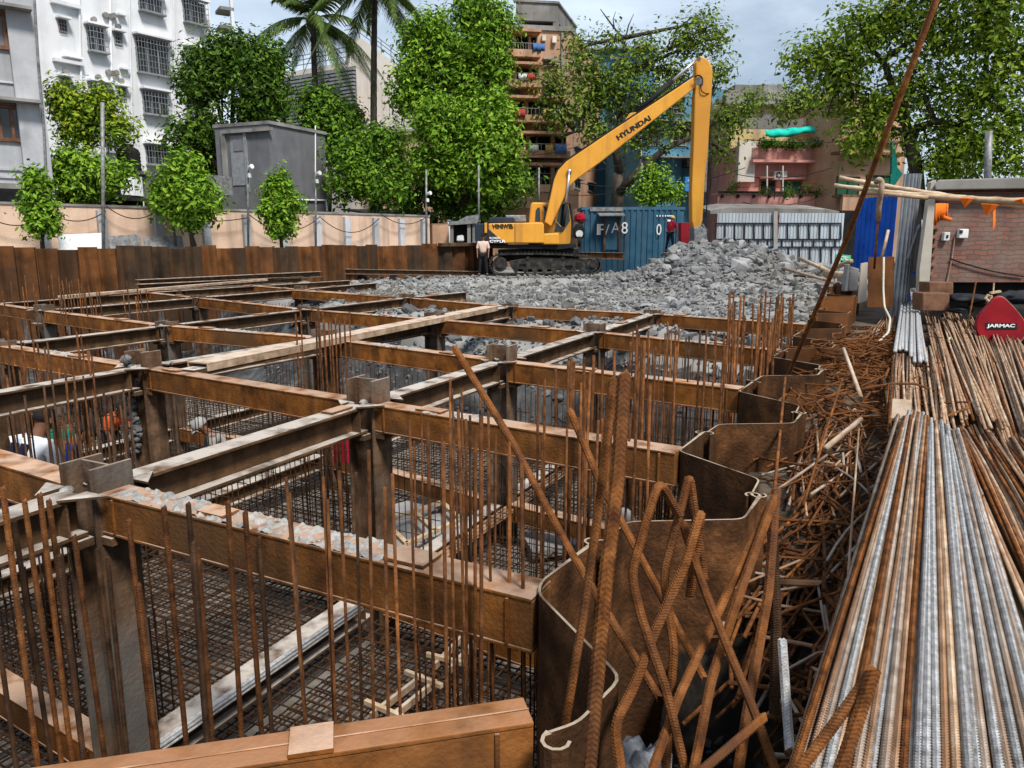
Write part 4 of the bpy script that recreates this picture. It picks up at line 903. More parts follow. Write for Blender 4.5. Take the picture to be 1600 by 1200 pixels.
def person(base, face, label, shirt, trousers, hgt=1.68, lean=0, armL=(.0, .0), armR=(.0, .0), helmet=None, stripes=None, knee=0, group=None, stance=.1):
    """base: point between the feet; face: heading angle (0 = +Y); lean: forward bend of the trunk (rad); arm: (forward, bend)"""
    base = Vector(base); t = thing('person', base, label, 'person', group); k = hgt / 1.7
    fw = Vector((math.sin(face), math.cos(face), 0)); rt = Vector((math.cos(face), -math.sin(face), 0))
    def pt(f, r_, z): return base + fw * f * k + rt * r_ * k + UZ * z * k
    hipz = .90 - .25 * knee; kn = knee * .28
    pel = pt(0, 0, hipz)
    up = (UZ * math.cos(lean) + fw * math.sin(lean)); fo = (fw * math.cos(lean) - UZ * math.sin(lean))
    def tr(u, f, r_): return pel + up * u * k + fo * f * k + rt * r_ * k
    che = tr(.32, .0, 0); nk = tr(.53, .0, 0); hd0 = tr(.60, .02, 0) + fw * .01; hd = tr(.68, .03, 0) ; ht = tr(.77, .02, 0)
    J = [(pel, .125 * k), (tr(.16, 0, 0), .115 * k), (che, (.135 * k, .105 * k)), (nk, .055 * k), (hd0, .062 * k), (hd, .092 * k), (ht, .075 * k)]
    E_ = [(0, 1), (1, 2), (2, 3), (3, 4), (4, 5), (5, 6)]
    legs = []; arms = []
    for s1 in (-1, 1):
        b = len(J); hp = pel + rt * s1 * .085 * k - UZ * .03 * k; kn_ = pt(kn * .9 + .02, s1 * (.09 + stance * .5), .48 - .1 * knee); an = pt(0 - .02, s1 * (.09 + stance), .08); toe = pt(.16, s1 * (.10 + stance * 1.2), .03); heel = pt(-.03, s1 * (.09 + stance), .04)
        J += [(hp, .088 * k), (kn_, .058 * k), (an, .042 * k), (toe, .034 * k)]; E_ += [(0, b), (b, b + 1), (b + 1, b + 2), (b + 2, b + 3)]; legs.append((hp, kn_, an))
        b = len(J); af, ab_ = armL if s1 < 0 else armR
        sh = tr(.47, 0, s1 * .185); d1 = (-up * math.cos(af) + fo * math.sin(af)) * .28 * k + rt * s1 * .05 * k; el = sh + d1
        d2 = (-up * math.cos(af + ab_) + fo * math.sin(af + ab_)) * .25 * k - rt * s1 * .01 * k; wr = el + d2; hn = wr + d2.normalized() * .07 * k
        J += [(sh, .062 * k), (el, .043 * k), (wr, .029 * k), (hn, (.034 * k, .02 * k))]; E_ += [(2, b), (b, b + 1), (b + 1, b + 2), (b + 2, b + 3)]; arms.append((sh, el, wr))
        hb = b + 3; dn = d2.normalized(); cr_ = dn.cross(rt).normalized()
        for q in range(4):
            i0 = len(J); o = cr_ * (.026 - .0175 * q) * k; J += [(hn + dn * .045 * k + o, .0095 * k), (hn + dn * (.085 + (.012 if q in (1, 2) else 0)) * k + o - rt * s1 * .02 * k, .008 * k)]; E_ += [(hb, i0), (i0, i0 + 1)]
        i0 = len(J); J += [(hn + cr_ * .045 * k + dn * .015 * k, .010 * k), (hn + cr_ * .055 * k + dn * .05 * k, .0085 * k)]; E_ += [(hb, i0), (i0, i0 + 1)]
    body = skin_obj('body', J, E_, SKIN, t)
    # face and ears
    hc = hd
    hf = (fo + UZ * .0).normalized(); hu = (ht - hd0).normalized()
    for s1 in (-1, 1): mb = MB(); lump(mb, hc + rt * s1 * .088 * k + hu * .0, .02 * k, 1.5); mb.build('ear', SKIN, body, smooth=True)
    mb = MB(); mb.tube([hc + hf * .085 * k + hu * .02 * k, hc + hf * .112 * k - hu * .015 * k], [.010 * k, .016 * k], 6)
    mb.build('nose', SKIN, body, smooth=True)
    for s1 in (-1, 1): mb = MB(); lump(mb, hc + hf * .086 * k + rt * s1 * .034 * k + hu * .03 * k, .011 * k, .8); mb.build('eye', HAIR, body)
    mb = MB(); mb.bar(hc + hf * .088 * k - rt * .025 * k - hu * .045 * k, hc + hf * .088 * k + rt * .025 * k - hu * .045 * k, .01 * k, .008 * k); mb.build('mouth', HAIR, body)
    # hair or helmet : a cap over the skull
    mb = MB(); bm = bmesh.new(); bmesh.ops.create_uvsphere(bm, u_segments=14, v_segments=10, radius=1); vs = []; rr = .112 if helmet else .104
    for v_ in bm.verts:
        q = v_.co.copy(); zz = max(q.z, -.15 if helmet else -.35 + .5 * max(0, q.y)); vs.append(hc + rt * q.x * rr * .86 * k + hf * q.y * rr * (1.08 if not helmet else 1.15) * k + hu * (zz * rr * 1.12 + .022) * k)
    bm.verts.index_update(); mb.add(vs, [tuple(v_.index for v_ in f.verts) for f in bm.faces]); bm.free()
    if helmet: mb.bar(hc + hf * .10 * k + hu * .005 * k, hc + hf * .16 * k + hu * .0 * k, .15 * k, .01 * k, hu)
    mb.build('helmet' if helmet else 'hair', helmet or HAIR, t, smooth=True)
    # clothes
    JS = [(tr(.0, 0, 0), (.15 * k, .13 * k)), (tr(.16, .0, 0), (.155 * k, .128 * k)), (tr(.34, 0, 0), (.165 * k, .122 * k)), (tr(.49, 0, 0), (.09 * k, .075 * k)), (tr(.535, 0, 0), .068 * k)]
    ES = [(0, 1), (1, 2), (2, 3), (3, 4)]
    for sh, el, wr in arms:
        b = len(JS); JS += [(sh.lerp(el, .08), .078 * k), (sh.lerp(el, .55), .066 * k), (el, .058 * k)]; ES += [(2, b), (b, b + 1), (b + 1, b + 2)]
    so_ = skin_obj('shirt', JS, ES, shirt, t)
    if stripes:
        mb = MB()
        for s1 in (-.07, .05):
            pts = [tr(z_, -.125, s1) for z_ in (.0, .15, .3, .43)]
            for i in range(3): mb.bar(pts[i], pts[i + 1], .05 * k, .05, fo)
        mb.build('shirt_stripe', stripes, so_)
    JT = [(pel + UZ * .03 * k, (.142 * k, .125 * k))]; ET = []
    for hp, kn_, an in legs:
        b = len(JT); JT += [(hp, .102 * k), (hp.lerp(kn_, .55), .085 * k), (kn_, .072 * k), (kn_.lerp(an, .5), .064 * k), (an + UZ * .02 * k, .060 * k)]; ET += [(0, b), (b, b + 1), (b + 1, b + 2), (b + 2, b + 3), (b + 3, b + 4)]
    skin_obj('trousers', JT, ET, trousers, t)
    mb = MB()
    for s1 in (-1, 1): mb = MB(); mb.obox(pt(.06, s1 * (.095 + stance * 1.1), .035), fw * .13 * k, rt * .045 * k, UZ * .035 * k); mb.build('shoe', M['tyre'], t, bevel=.02)
    return t
C_peach = cloth('peach_cloth', (.78, .58, .47)); C_dark = cloth('dark_cloth', (.02, .021, .026)); C_white = cloth('white_cloth', (.75, .77, .82)); C_navy = cloth('navy_cloth', (.016, .02, .05))
C_blue = cloth('blue_cloth', (.02, .055, .30)); C_green = cloth('green_cloth', (.015, .17, .11)); C_orange = cloth('orange_cloth', (.5, .085, .02)); C_red = cloth('red_cloth', (.33, .012, .03)); C_grey = cloth('grey_cloth', (.28, .27, .25)); C_tan = cloth('tan_cloth', (.42, .27, .13))
HEL_Y = mat('yellow_helmet', [(.6, .45, .12), (.68, .52, .18)], 6, .4, 0); HEL_W = mat('white_helmet', [(.24, .24, .23), (.32, .32, .31)], 6, .4, 0)
b0 = D(755.5, 431, 30.2); b0.z = gz(b0.x, b0.y) + .04
pz = D(755, 431, 30.2); 
person(pz, R(180), 'man in a peach shirt and dark trousers standing on the rubble, head bowed', C_peach, C_dark, 1.66, .03, (.12, .25), (.12, .3), stance=.07)
mb = MB(); lump(mb, pz - UZ * .12, .42, .3); lump(mb, pz - UZ * .16 + Vector((.4, .1, 0)), .4, .3); tag(mb.build('concrete_chunk', M['rubble']), 'low grey slab of rubble under the feet of the standing man', 'concrete lump')
pr = D(1046, 394, 34.0); person(pr, R(40), 'man in a dark red shirt and pale helmet bending behind the rubble heap', C_red, C_dark, 1.62, .25, (.5, .5), (.4, .3), helmet=HEL_Y)
def foot(px, Y, z=-2.12): q = D(px, 720, Y); return Vector((q.x, Y, z))
person(foot(24, 6.9), R(20), 'worker in a white and navy striped shirt bending at the left edge of the pit', C_white, C_navy, 1.82, .45, (.5, .4), (.5, .4), stripes=C_navy, stance=.12)
person(foot(56, 7.6), R(70), 'worker in a blue shirt stooping beside the striped shirt at the left edge', C_blue, C_blue, 1.75, .75, (.7, .4), (.7, .3), knee=.3)
person(foot(84, 7.9), R(160), 'worker in a green shirt standing between upright bars on the left', C_green, C_dark, 1.62, .1, (.5, .6), (.3, .5))
person(foot(42, 10.2), R(200), 'worker in orange bending under the left struts', C_orange, C_dark, 1.65, .4, (.6, .4), (.6, .4), knee=.2)
person(foot(362, 9.8, -2.3), R(240), 'worker with a grey white helmet crouching in the middle of the pit', C_grey, C_tan, 1.5, .6, (.8, .5), (.8, .5), helmet=HEL_W, knee=.7)
person(foot(175, 10.8), R(120), 'worker in red orange stooping far under the left cross struts', C_orange, C_dark, 1.3, .7, (.8, .4), (.8, .4), knee=.6)
person(foot(985, 5.1), R(200), 'worker with a white helmet and pale shirt behind the bars near the right sheet piles', C_grey, C_navy, 1.6, .3, (.8, .4), (.8, .4), helmet=HEL_W, knee=.2)
q = D(1414, 440, 19.0); person(Vector((q.x, 19.0, -.36)), R(250), 'man in blue trousers and a tan shirt stooping beside the standing metal sheets', C_tan, C_blue, 1.6, 1.0, (.7, .3), (.6, .3), knee=.2)
# red cloth hanging deep in the pit
mb = MB(); a = D(520, 680, 8.6); 
for i in range(6):
    x0 = a + Vector((.07 * i, .02 * (i % 2), .02 * math.sin(i))); x1 = a + Vector((.07 * (i + 1), .02 * ((i + 1) % 2), .02 * math.sin(i + 1)))
    mb.add([x0, x1, x1 - UZ * .36, x0 - UZ * .36, x0 + Vector((0, .012, 0)), x1 + Vector((0, .012, 0)), x1 + Vector((0, .012, -.36)), x0 + Vector((0, .012, -.36))], [(0, 3, 2, 1), (4, 5, 6, 7), (0, 1, 5, 4), (3, 7, 6, 2)])
tag(mb.build('red_cloth', C_red), 'dark red cloth hung on bars deep in the pit behind the second post', 'cloth')
# ================================================================== BUILDINGS
def plaster(n, cols, **k): return mat(n, cols, k.pop('scale', .9), .92, .15, bscale=k.pop('bscale', 20), **k)
PW = plaster('white_plaster', [(.66, .67, .69), (.75, .76, .78), (.79, .80, .81)], streak=(.62, .63, .64))
PG = plaster('grey_plaster', [(.30, .31, .33), (.42, .43, .455), (.52, .53, .56)], big=(.30, .30, .305), streak=(.24, .24, .24))
PH = plaster('dark_grey_plaster', [(.11, .113, .12), (.15, .153, .163), (.19, .193, .205)], big=(.13, .13, .135), streak=(.09, .09, .092))
PC = plaster('cream_plaster', [(.58, .53, .46), (.66, .61, .54), (.7, .66, .59)], streak=(.5, .46, .4))
PO = plaster('orange_plaster', [(.36, .20, .12), (.50, .28, .17), (.56, .35, .22)], big=(.30, .21, .15), streak=(.2, .14, .1))
PB = plaster('blue_plaster', [(.06, .18, .27), (.09, .24, .36), (.13, .30, .42)], big=(.09, .17, .22), streak=(.06, .10, .12))
PY = plaster('yellow_plaster', [(.50, .38, .17), (.60, .47, .24), (.66, .54, .32)], big=(.42, .34, .2), streak=(.3, .24, .15))
PP = plaster('pink_plaster', [(.47, .21, .18), (.56, .27, .23), (.60, .32, .27)], big=(.44, .24, .2), streak=(.34, .18, .15))
PBR = plaster('tan_plaster', [(.38, .22, .14), (.47, .29, .19), (.53, .35, .24)], big=(.34, .22, .15), streak=(.24, .16, .11))
PCON = plaster('weathered_concrete', [(.16, .155, .145), (.27, .26, .245), (.36, .35, .33)], big=(.14, .13, .12), streak=(.09, .085, .08))
PWALL = plaster('cream_pink_wall', [(.58, .40, .29), (.68, .48, .355), (.74, .55, .42)], big=(.56, .41, .31), streak=(.30, .22, .17), scale=1.3)
WOOD = mat('brown_wood', [(.10, .05, .03), (.17, .085, .05), (.22, .12, .075)], 5, .7, .2)
PANE = mat('window_pane', [(.025, .028, .032), (.05, .055, .06)], 1.2, .15, 0, spec=.5)
PANEL = mat('frosted_pane', [(.16, .15, .17), (.25, .24, .27)], 1.2, .3, 0)
GRILL = mat('grille_grey', [(.2, .21, .22), (.32, .33, .34)], 6, .6, .05)
GREEN = mat('green_shutter', [(.012, .06, .035), (.02, .09, .05)], 3, .6, .1)
NET = mat('green_net', [(.01, .42, .33), (.015, .55, .43), (.03, .62, .5)], 3, .8, .3)
class Facade:
    def __init__(s, x0, Y0, x1, Y1):
        s.A = D(x0, 377, Y0); s.B = D(x1, 377, Y1); s.A.z = s.B.z = 0
        s.u = (s.B - s.A); s.L = s.u.length; s.u.normalize(); s.n = s.u.cross(UZ)
        if s.n.dot(-s.A) < 0: s.n = -s.n
    def h(s, px, py): return hit(px, py, s.A, s.n)
    def rect(s, x0, y0, x1, y1):
        xm, ym = (x0 + x1) / 2, (y0 + y1) / 2; c = s.h(xm, ym)
        return c, abs((s.h(x1, ym) - s.h(x0, ym)).dot(s.u)) / 2, abs(s.h(xm, y0).z - s.h(xm, y1).z) / 2
    def slab(s, mb, x0, y0, x1, y1, off, dep):
        c, hw, hh = s.rect(x0, y0, x1, y1); mb.obox(c + s.n * (off + dep / 2), s.u * hw, s.n * dep / 2, UZ * hh)
def block(F, ztop, depth, m, root, name='wall', zb=-.5, off=0, bx=0):
    mb = MB(); c = (F.A + F.B) / 2 - F.n * (depth / 2 + off); c.z = (ztop + zb) / 2
    mb.obox(c, F.u * (F.L / 2 + bx), F.n * depth / 2, UZ * (ztop - zb) / 2); return mb.build(name, m, root)
def window(F, root, r, m_frame, m_pane=PANE, grille=0, shade=0, shade_m=None, mull=1, fd=.06, fw=.07, cage=0.0, shade_h=.1):
    c, hw, hh = F.rect(*r); mb = MB()
    for s1 in (-1, 1):
        mb.obox(c + F.u * s1 * (hw - fw / 2) + F.n * fd / 2, F.u * fw / 2, F.n * fd / 2, UZ * hh)
        mb.obox(c + UZ * s1 * (hh - fw / 2) + F.n * (fd / 2 + .002), F.u * (hw - fw), F.n * (fd / 2), UZ * fw / 2)
    for i in range(1, mull + 1):
        x = -hw + 2 * hw * i / (mull + 1); mb.obox(c + F.u * x + F.n * fd * .45, F.u * fw * .4, F.n * fd * .45, UZ * (hh - fw))
    w_ = mb.build('window', m_frame, root)
    mb = MB(); mb.obox(c + F.n * .012, F.u * (hw - fw * .5), F.n * .01, UZ * (hh - fw * .5)); mb.build('pane', m_pane, w_)
    if grille:
        mb = MB(); g = fd + .03 + cage; n = max(3, int(hw * 2 / .17)); n2 = max(3, int(hh * 2 / .30))
        for i in range(n + 1): mb.obox(c + F.u * (-hw + 2 * hw * i / n) + F.n * g, F.u * .009, F.n * .009, UZ * hh)
        for i in range(n2 + 1): mb.obox(c + UZ * (-hh + 2 * hh * i / n2) + F.n * (g + .019), F.u * hw, F.n * .009, UZ * .011)
        if cage:
            for s1 in (-1, 1):
                for i in range(n2 + 1): mb.obox(c + F.u * s1 * (hw + .01) + UZ * (-hh + 2 * hh * i / n2) + F.n * g / 2, F.u * .009, F.n * g / 2, UZ * .009)
            mb.obox(c - UZ * (hh + .045) + F.n * (g / 2 + .02), F.u * (hw + .05), F.n * (g / 2 + .02), UZ * .035)
        mb.build('grille', GRILL, w_)
    if shade:
        mb = MB(); mb.obox(c + UZ * (hh + shade_h) + F.n * shade / 2, F.u * (hw + .12), F.n * shade / 2, UZ * .05); mb.build('sunshade', shade_m or PCON, root)
    return w_
def pipe(F, root, pts, r, m, off=.08):
    mb = MB(); mb.tube([F.h(x, y) + F.n * off for x, y in pts], r, 8); return mb.build('drain_pipe', m, root)

# --- white block of flats
F = Facade(70, 39.1, 338, 47.4)
root = thing('apartment_building', (F.A + F.B) / 2 + UZ * -.4, 'tall white apartment block with grilled windows on the left', 'building')
block(F, 21, 11, PW, root)
for r in [(91, 32, 103, 50), (95, 122, 108, 139)]: window(F, root, r, WOOD, grille=1, shade=.45, shade_m=PW, mull=0)
for r in [(136, 43, 163, 81), (141, 131, 170, 172)]: window(F, root, r, GRILL, grille=1, shade=.5, shade_m=PW, cage=.3)
for r in [(178, 52, 190, 70), (183, 137, 196, 154)]: window(F, root, r, GRILL, grille=1, shade=.4, shade_m=PW, mull=0)
for r in [(216, -10, 252, 20), (213, 62, 264, 117), (223, 144, 262, 180), (228, 228, 264, 258), (286, 3, 320, 38), (290, 78, 318, 108), (291, 158, 318, 182), (165, 219, 192, 238)]: window(F, root, r, GRILL, grille=1, shade=.5, shade_m=PW, mull=2, cage=.28)
for x0, x1 in ((122, 131), (170, 178), (200, 209), (270, 275)):
    pipe(F, root, [(x0, -20), (x1, 330)], .06, PW)
mb = MB()
for y0, y1, x0, x1 in [(4, 10, 78, 122), (95, 100, 82, 128), (88, 91, 96, 126), (106, 109, 186, 199), (22, 25, 182, 194), (192, 195, 190, 203)]: mb = MB(); F.slab(mb, x0, y0, x1, y1, 0, .3); mb.build('ledge', PW, root)
mb = MB()
for x, y in ((145, 31), (183, 42), (152, 121), (188, 127), (101, 113), (163, 24), (170, 26), (176, 25), (168, 113), (174, 115), (180, 114)):
    c = F.h(x, y); mb = MB(); mb.tube([c + F.n * .01, c + F.n * .2], .14, 12); mb.build('vent_pipe', PCON, root)
F2 = Facade(338, 47.4, 357, 47.8)
block(F2, 21, 6, PW, root, off=.6)
mb = MB()
for y in (20, 48): mb = MB(); F2.slab(mb, 336, y, 357, y + 5, .1, 1.3); mb.build('balcony', PCON, root)
mb = MB()
F2.slab(mb, 352, -20, 356, 65, 1.1, .3); mb.build('balcony_post', PW, root)
# --- grey building at the left edge
F = Facade(-90, 25.4, 50, 27.0)
root = thing('apartment_building', F.B + UZ * -.4, 'grey plastered house with brown window frames at the left edge', 'building')
block(F, 14, 8, PG, root)
F3 = Facade(50, 27.02, 92, 27.56)
mb = MB(); c = (F3.A + F3.B) / 2 - F3.n * 3; c.z = 6.75; mb.obox(c + F3.n * .25, F3.u * F3.L / 2, F3.n * 3, UZ * 7.25); mb.build('side_wall', PG, root)
window(F, root, (-30, 20, 44, 78), WOOD, PANEL, shade=.7, mull=3, fw=.12, fd=.1, shade_h=.12)
window(F, root, (-40, 164, 58, 221), WOOD, PANE, shade=.7, mull=4, fw=.12, fd=.1, shade_h=.12)
mb = MB()
for y in (124, 262, 274): mb = MB(); F.slab(mb, -90, y, 54, y + 3, 0, .06); mb.build('string_course', PG, root)
pipe(F3, root, [(50, -20), (58, 110), (66, 200), (72, 330)], .045, M['steel_grey'], .32)
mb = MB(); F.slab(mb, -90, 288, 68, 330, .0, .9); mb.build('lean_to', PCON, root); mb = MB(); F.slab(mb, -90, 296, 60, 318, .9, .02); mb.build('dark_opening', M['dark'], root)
# --- cream building with louvres
F = Facade(425, 62, 557, 57)
root = thing('louvred_building', F.B + UZ * -.4, 'cream building with grey louvre panels and a roof railing behind the palms', 'building')
zt = F.h(500, 104).z
FR = Facade(557, 57, 640, 70)
ua = FR.u * 22; mb = MB(); pts = [F.A, F.B, F.B + ua, F.A + ua]
mb.prism([Vector((p.x, p.y, -.5)) for p in pts], UZ * (zt + .5)); mb.build('wall', PC, root)
lv = MB(); y = 116
while y < 215: F.slab(lv, 440, y, 554, y + 3.4, .02, .22); y += 5.6
lv.build('louvre_panel', GRILL, root); mb = MB(); F.slab(mb, 438, 113, 556, 216, .0, .02); mb.build('louvre_back', PCON, root)
mb = MB(); F.slab(mb, 524, 137, 535, 152, .26, .1); mb.build('window', PANE, root)
mb = MB(); o = F.B + FR.u * 2.2; z2 = FR.h(600, 86).z
for q in (0,): mb.prism([Vector((p.x, p.y, zt)) for p in (o - F.u * 1.5, o, o + FR.u * 12, o - F.u * 1.5 + FR.u * 12)], UZ * (z2 - zt)); 
mb.build('roof_block', PC, root)
mb = MB()
for z in (.35, .7, 1.0):
    mb.tube([Vector((p.x, p.y, zt + z)) for p in (F.A, F.B)], .035, 5)
    mb.tube([Vector((p.x, p.y, z2 + z)) for p in (o - F.u * 1.5, o, o + FR.u * 12)], .035, 5)
for i in range(9): p = F.A.lerp(F.B, i / 8); mb.tube([Vector((p.x, p.y, zt)), Vector((p.x, p.y, zt + 1))], .04, 5)
for i in range(6): p = o + FR.u * 2.4 * i; mb.tube([Vector((p.x, p.y, z2)), Vector((p.x, p.y, z2 + 1))], .04, 5)
mb.build('roof_railing', M['steel_grey'], root)
# --- pinkish low building between trees
F = Facade(600, 55, 700, 56); root = thing('low_building', F.A, 'salmon coloured house mostly hidden between the big trees', 'building'); block(F, F.h(640, 205).z, 8, PBR, root)
mb = MB(); F.slab(mb, 596, 203, 704, 207, .02, .4); mb.build('roof_edge', PCON, root)
for x in (612, 640, 668): window(F, root, (x, 232, x + 14, 256), WOOD, shade=.4, mull=1)
# --- grey plaster hut behind the cream wall
FL_ = Facade(348, 35.2, 430, 34); FR = Facade(430, 34, 515, 37.4)
root = thing('concrete_hut', FL_.B + UZ * -.4, 'windowless grey plastered hut with a flat roof behind the cream wall', 'hut')
zt = FL_.h(430, 192).z; mb = MB(); q = FR.B + FL_.A - FL_.B
mb.prism([Vector((p.x, p.y, -.5)) for p in (FL_.A, FL_.B, FR.B, q)], UZ * (zt + .5)); mb.build('wall', PH, root)
mb = MB(); c = (FL_.A + FR.B) / 2; c.z = zt + .05; mb.obox(c, (FL_.B - FL_.A) / 2 * 1.05, (FR.B - FR.A) / 2 * 1.02, UZ * .07); mb.build('roof_slab', PCON, root)
mb = MB(); FL_.slab(mb, 362, 212, 384, 290, .0, .03); FL_.slab(mb, 384, 206, 388, 300, .0, .08); d_ = mb.build('door', GRILL, root)
mb = MB(); FL_.slab(mb, 366, 220, 380, 236, .03, .03); mb.build('door_panel', PANEL, d_)
mb = MB(); FL_.slab(mb, 350, 205, 356, 300, .0, .12); FL_.slab(mb, 350, 202, 426, 207, .0, .16); mb.build('door_surround', PCON, root)
mb = MB(); FL_.slab(mb, 340, 280, 388, 308, 1.0, 1.2); mb.build('water_tank_cabinet', M['steel_grey'], root)
mb = MB(); mb.tube([FR.h(492, 196) + FR.n * .03, FR.h(492, 275) + FR.n * .03], .03, 6); mb.tube([FR.h(440, 312) + FR.n * .05, FR.h(508, 313) + FR.n * .05, FR.h(510, 330) + FR.n * .05], .05, 6); mb.build('drain_pipe', M['white_paint'], root)
# --- orange building with roof tank
F = Facade(760, 47.2, 887, 48); FR = Facade(887, 48, 945, 61.5)
root = thing('orange_building', F.B + UZ * -.4, 'weathered orange apartment house with a concrete roof tank on top', 'building')
zt = F.h(850, 47).z; q = FR.B + F.A - F.B
mb = MB(); mb.prism([Vector((p.x, p.y, -.5)) for p in (F.A, F.B, FR.B, q)], UZ * (zt + .5)); mb.build('wall', PO, root)
# roof tank
tA, tB = F.h(806, 40), F.h(871, 40); tA.z = tB.z = 0; tb = FR.u * 5.4; z1, z2 = F.h(850, 33).z, F.h(850, 5).z
mb = MB(); mb.prism([Vector((p.x, p.y, z1)) for p in (tA, tB, tB + tb, tA + tb)], UZ * (z2 - z1))
for p in (tA + F.u * .15 + FR.u * .2, tB - F.u * .15 + FR.u * .2, tB + tb - F.u * .15 - FR.u * .3, tA + tb + F.u * .2): mb.bar(Vector((p.x, p.y, zt)), Vector((p.x, p.y, z1)), .35, .35)
mb.prism([Vector((p.x, p.y, z2)) for p in (tA - F.u * .1 - FR.u * .1, tB + F.u * .1 - FR.u * .1, tB + tb + F.u * .1, tA + tb - F.u * .1)], UZ * .12)
mb.build('roof_tank', PCON, root)
mb = MB(); c = (F.A + FR.B) / 2; c.z = zt + .1; mb.obox(c, (F.B - F.A) / 2 * 1.04, (FR.B - FR.A) / 2 * 1.02, UZ * .13); mb.build('roof_slab', PCON, root)
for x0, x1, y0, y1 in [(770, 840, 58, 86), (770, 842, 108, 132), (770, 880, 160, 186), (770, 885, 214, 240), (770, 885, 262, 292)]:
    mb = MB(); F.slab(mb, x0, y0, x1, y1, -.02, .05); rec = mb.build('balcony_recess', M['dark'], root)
    mb = MB(); F.slab(mb, x0, y1 - 2, x1, y1 + 9, .05, 1.1); F.slab(mb, x0, y0 - 5, x1, y0 - 1, .03, 1.2); mb.build('balcony', random.choice([PCON, PO, PO]), root)
    for i in range(3): mb = MB(); F.slab(mb, x0 + (x1 - x0) * (i + .3) / 3, y0, x0 + (x1 - x0) * (i + .45) / 3, y1 - 2, .03, .5); mb.build('balcony_pier', PO, root)
    mb = MB(); F.slab(mb, x0, y1 - 12.6, x1, y1 - 11.8, 1.05, .03)
    for i in range(18): F.slab(mb, x0 + (x1 - x0) * i / 18, y1 - 12, x0 + (x1 - x0) * i / 18 + .5, y1 - 2, 1.05, .03)
    mb.build('balcony_railing', PCON, root)
for x in (850, 862): window(F, root, (x, 96 if x == 850 else 100, x + 9, 118), WOOD, shade=.4, mull=1)
for r in ((851, 138, 866, 152), (800, 140, 815, 152), (848, 193, 866, 206), (805, 195, 820, 207)): window(F, root, r, GRILL, shade=.35, mull=1, grille=1)
for q_ in ((862, 58, 868, 68), (846, 56, 852, 65)): mb = MB(); F.slab(mb, *q_, 0, .25); mb.build('wall_box', PC, root)
for i in range(5):
    window(FR, root, (897, 90 + i * 48, 906, 112 + i * 46), GRILL, mull=1, shade=.3); window(FR, root, (918, 108 + i * 45, 927, 128 + i * 43), GRILL, mull=1, shade=.3)
pipe(F, root, [(878, 52), (878, 330)], .08, PCON); pipe(F, root, [(838, 60), (838, 330)], .06, PCON)
mb = MB(); F.slab(mb, 760, 298, 900, 326, .3, .5); mb.build('shop_front', PBR, root)
# --- blue building
F = Facade(903, 58, 1012, 57); root = thing('blue_building', F.B + UZ * -.4, 'sky blue apartment house behind the bare-branched tree and the boom', 'building')
zt = F.h(960, 78).z; block(F, zt, 9, PB, root)
mb = MB(); F.slab(mb, 900, 76, 1014, 79, .0, .5); mb.build('roof_edge', PCON, root)
G = Facade(1000, 49, 1152, 50.5); z3 = G.h(1100, 138).z; block(G, z3, 7, PB, root, 'wing_wall')
for r in [(925, 95, 940, 118), (960, 95, 975, 118), (925, 145, 940, 168), (960, 145, 975, 168), (925, 200, 945, 225), (965, 200, 985, 225)]: window(F, root, r, GRILL, grille=1, shade=.4, mull=1)
for r in [(1010, 155, 1030, 178), (1048, 155, 1068, 178), (1010, 205, 1032, 228), (1050, 205, 1072, 228), (1120, 160, 1138, 185), (1120, 215, 1138, 240), (1012, 262, 1030, 290), (1118, 270, 1140, 305)]: window(G, root, r, GRILL, grille=1, shade=.45, mull=1, m_pane=PANE)
mb = MB()
for y in (190, 246): G.slab(mb, 1000, y, 1152, y + 3, .0, .8)
mb.build('ledge', PCON, root); mb = MB(); G.slab(mb, 1110, 310, 1152, 326, .0, 1.0); mb.build('side_room', PB, root)
pipe(G, root, [(1001, 140), (1001, 330)], .06, M['white_paint']); pipe(G, root, [(1110, 140), (1110, 330)], .06, M['steel_grey'])
mb = MB(); G.slab(mb, 1060, 252, 1085, 264, .5, .8); mb.build('awning', M['tyre'], root)
# blue box sign, air conditioner
mb = MB(); G.slab(mb, 1053, 280, 1072, 302, 1.3, .35); t_ = mb.build('sign_box', mat('sign_blue', [(.04, .26, .68), (.05, .32, .76)], 3, .4, 0), bevel=.03); tag(t_, 'bright blue box sign with white marks hanging by the arm of the excavator', 'sign')
mb = MB(); G.slab(mb, 1057, 284, 1062, 286, 1.65, .01); G.slab(mb, 1066, 283, 1069, 287, 1.65, .01); G.slab(mb, 1060, 293, 1066, 296.5, 1.65, .01); mb.build('white_mark', M['white_paint'], t_)
def aircon(F, r, off, label):
    c, hw, hh = F.rect(*r); t = thing('air_conditioner', c - UZ * hh, label, 'air conditioner')
    mb = MB(); mb.obox(c + F.n * (off + .15), F.u * hw, F.n * .15, UZ * hh); mb.build('casing', M['plastic_white'], t, bevel=.015)
    mb = MB(); q = c - F.u * hw * .3 + F.n * (off + .31); mb.tube([q, q + F.n * .01], hh * .78, 20); g = mb.build('fan_grille', M['black_paint'], t)
    mb = MB(); mb.tube([q + F.n * .012, q + F.n * .03], hh * .25, 12)
    for k in range(6): an = k * math.pi / 3; mb.bar(q + F.n * .02, q + F.n * .02 + (F.u * math.cos(an) + UZ * math.sin(an)) * hh * .75, .02, .02, F.n)
    mb.build('fan_guard', M['plastic_white'], g)
    mb = MB()
    for s1 in (-1, 1): mb.obox(c + F.u * s1 * hw * .7 - UZ * (hh + .02) + F.n * (off + .15) * .5, F.u * .02, F.n * (off + .15) * .6, UZ * .02)
    mb.build('bracket', M['steel_grey'], t)
aircon(G, (1106, 310, 1121, 325), 1.1, 'white air conditioner unit beside the excavator arm')
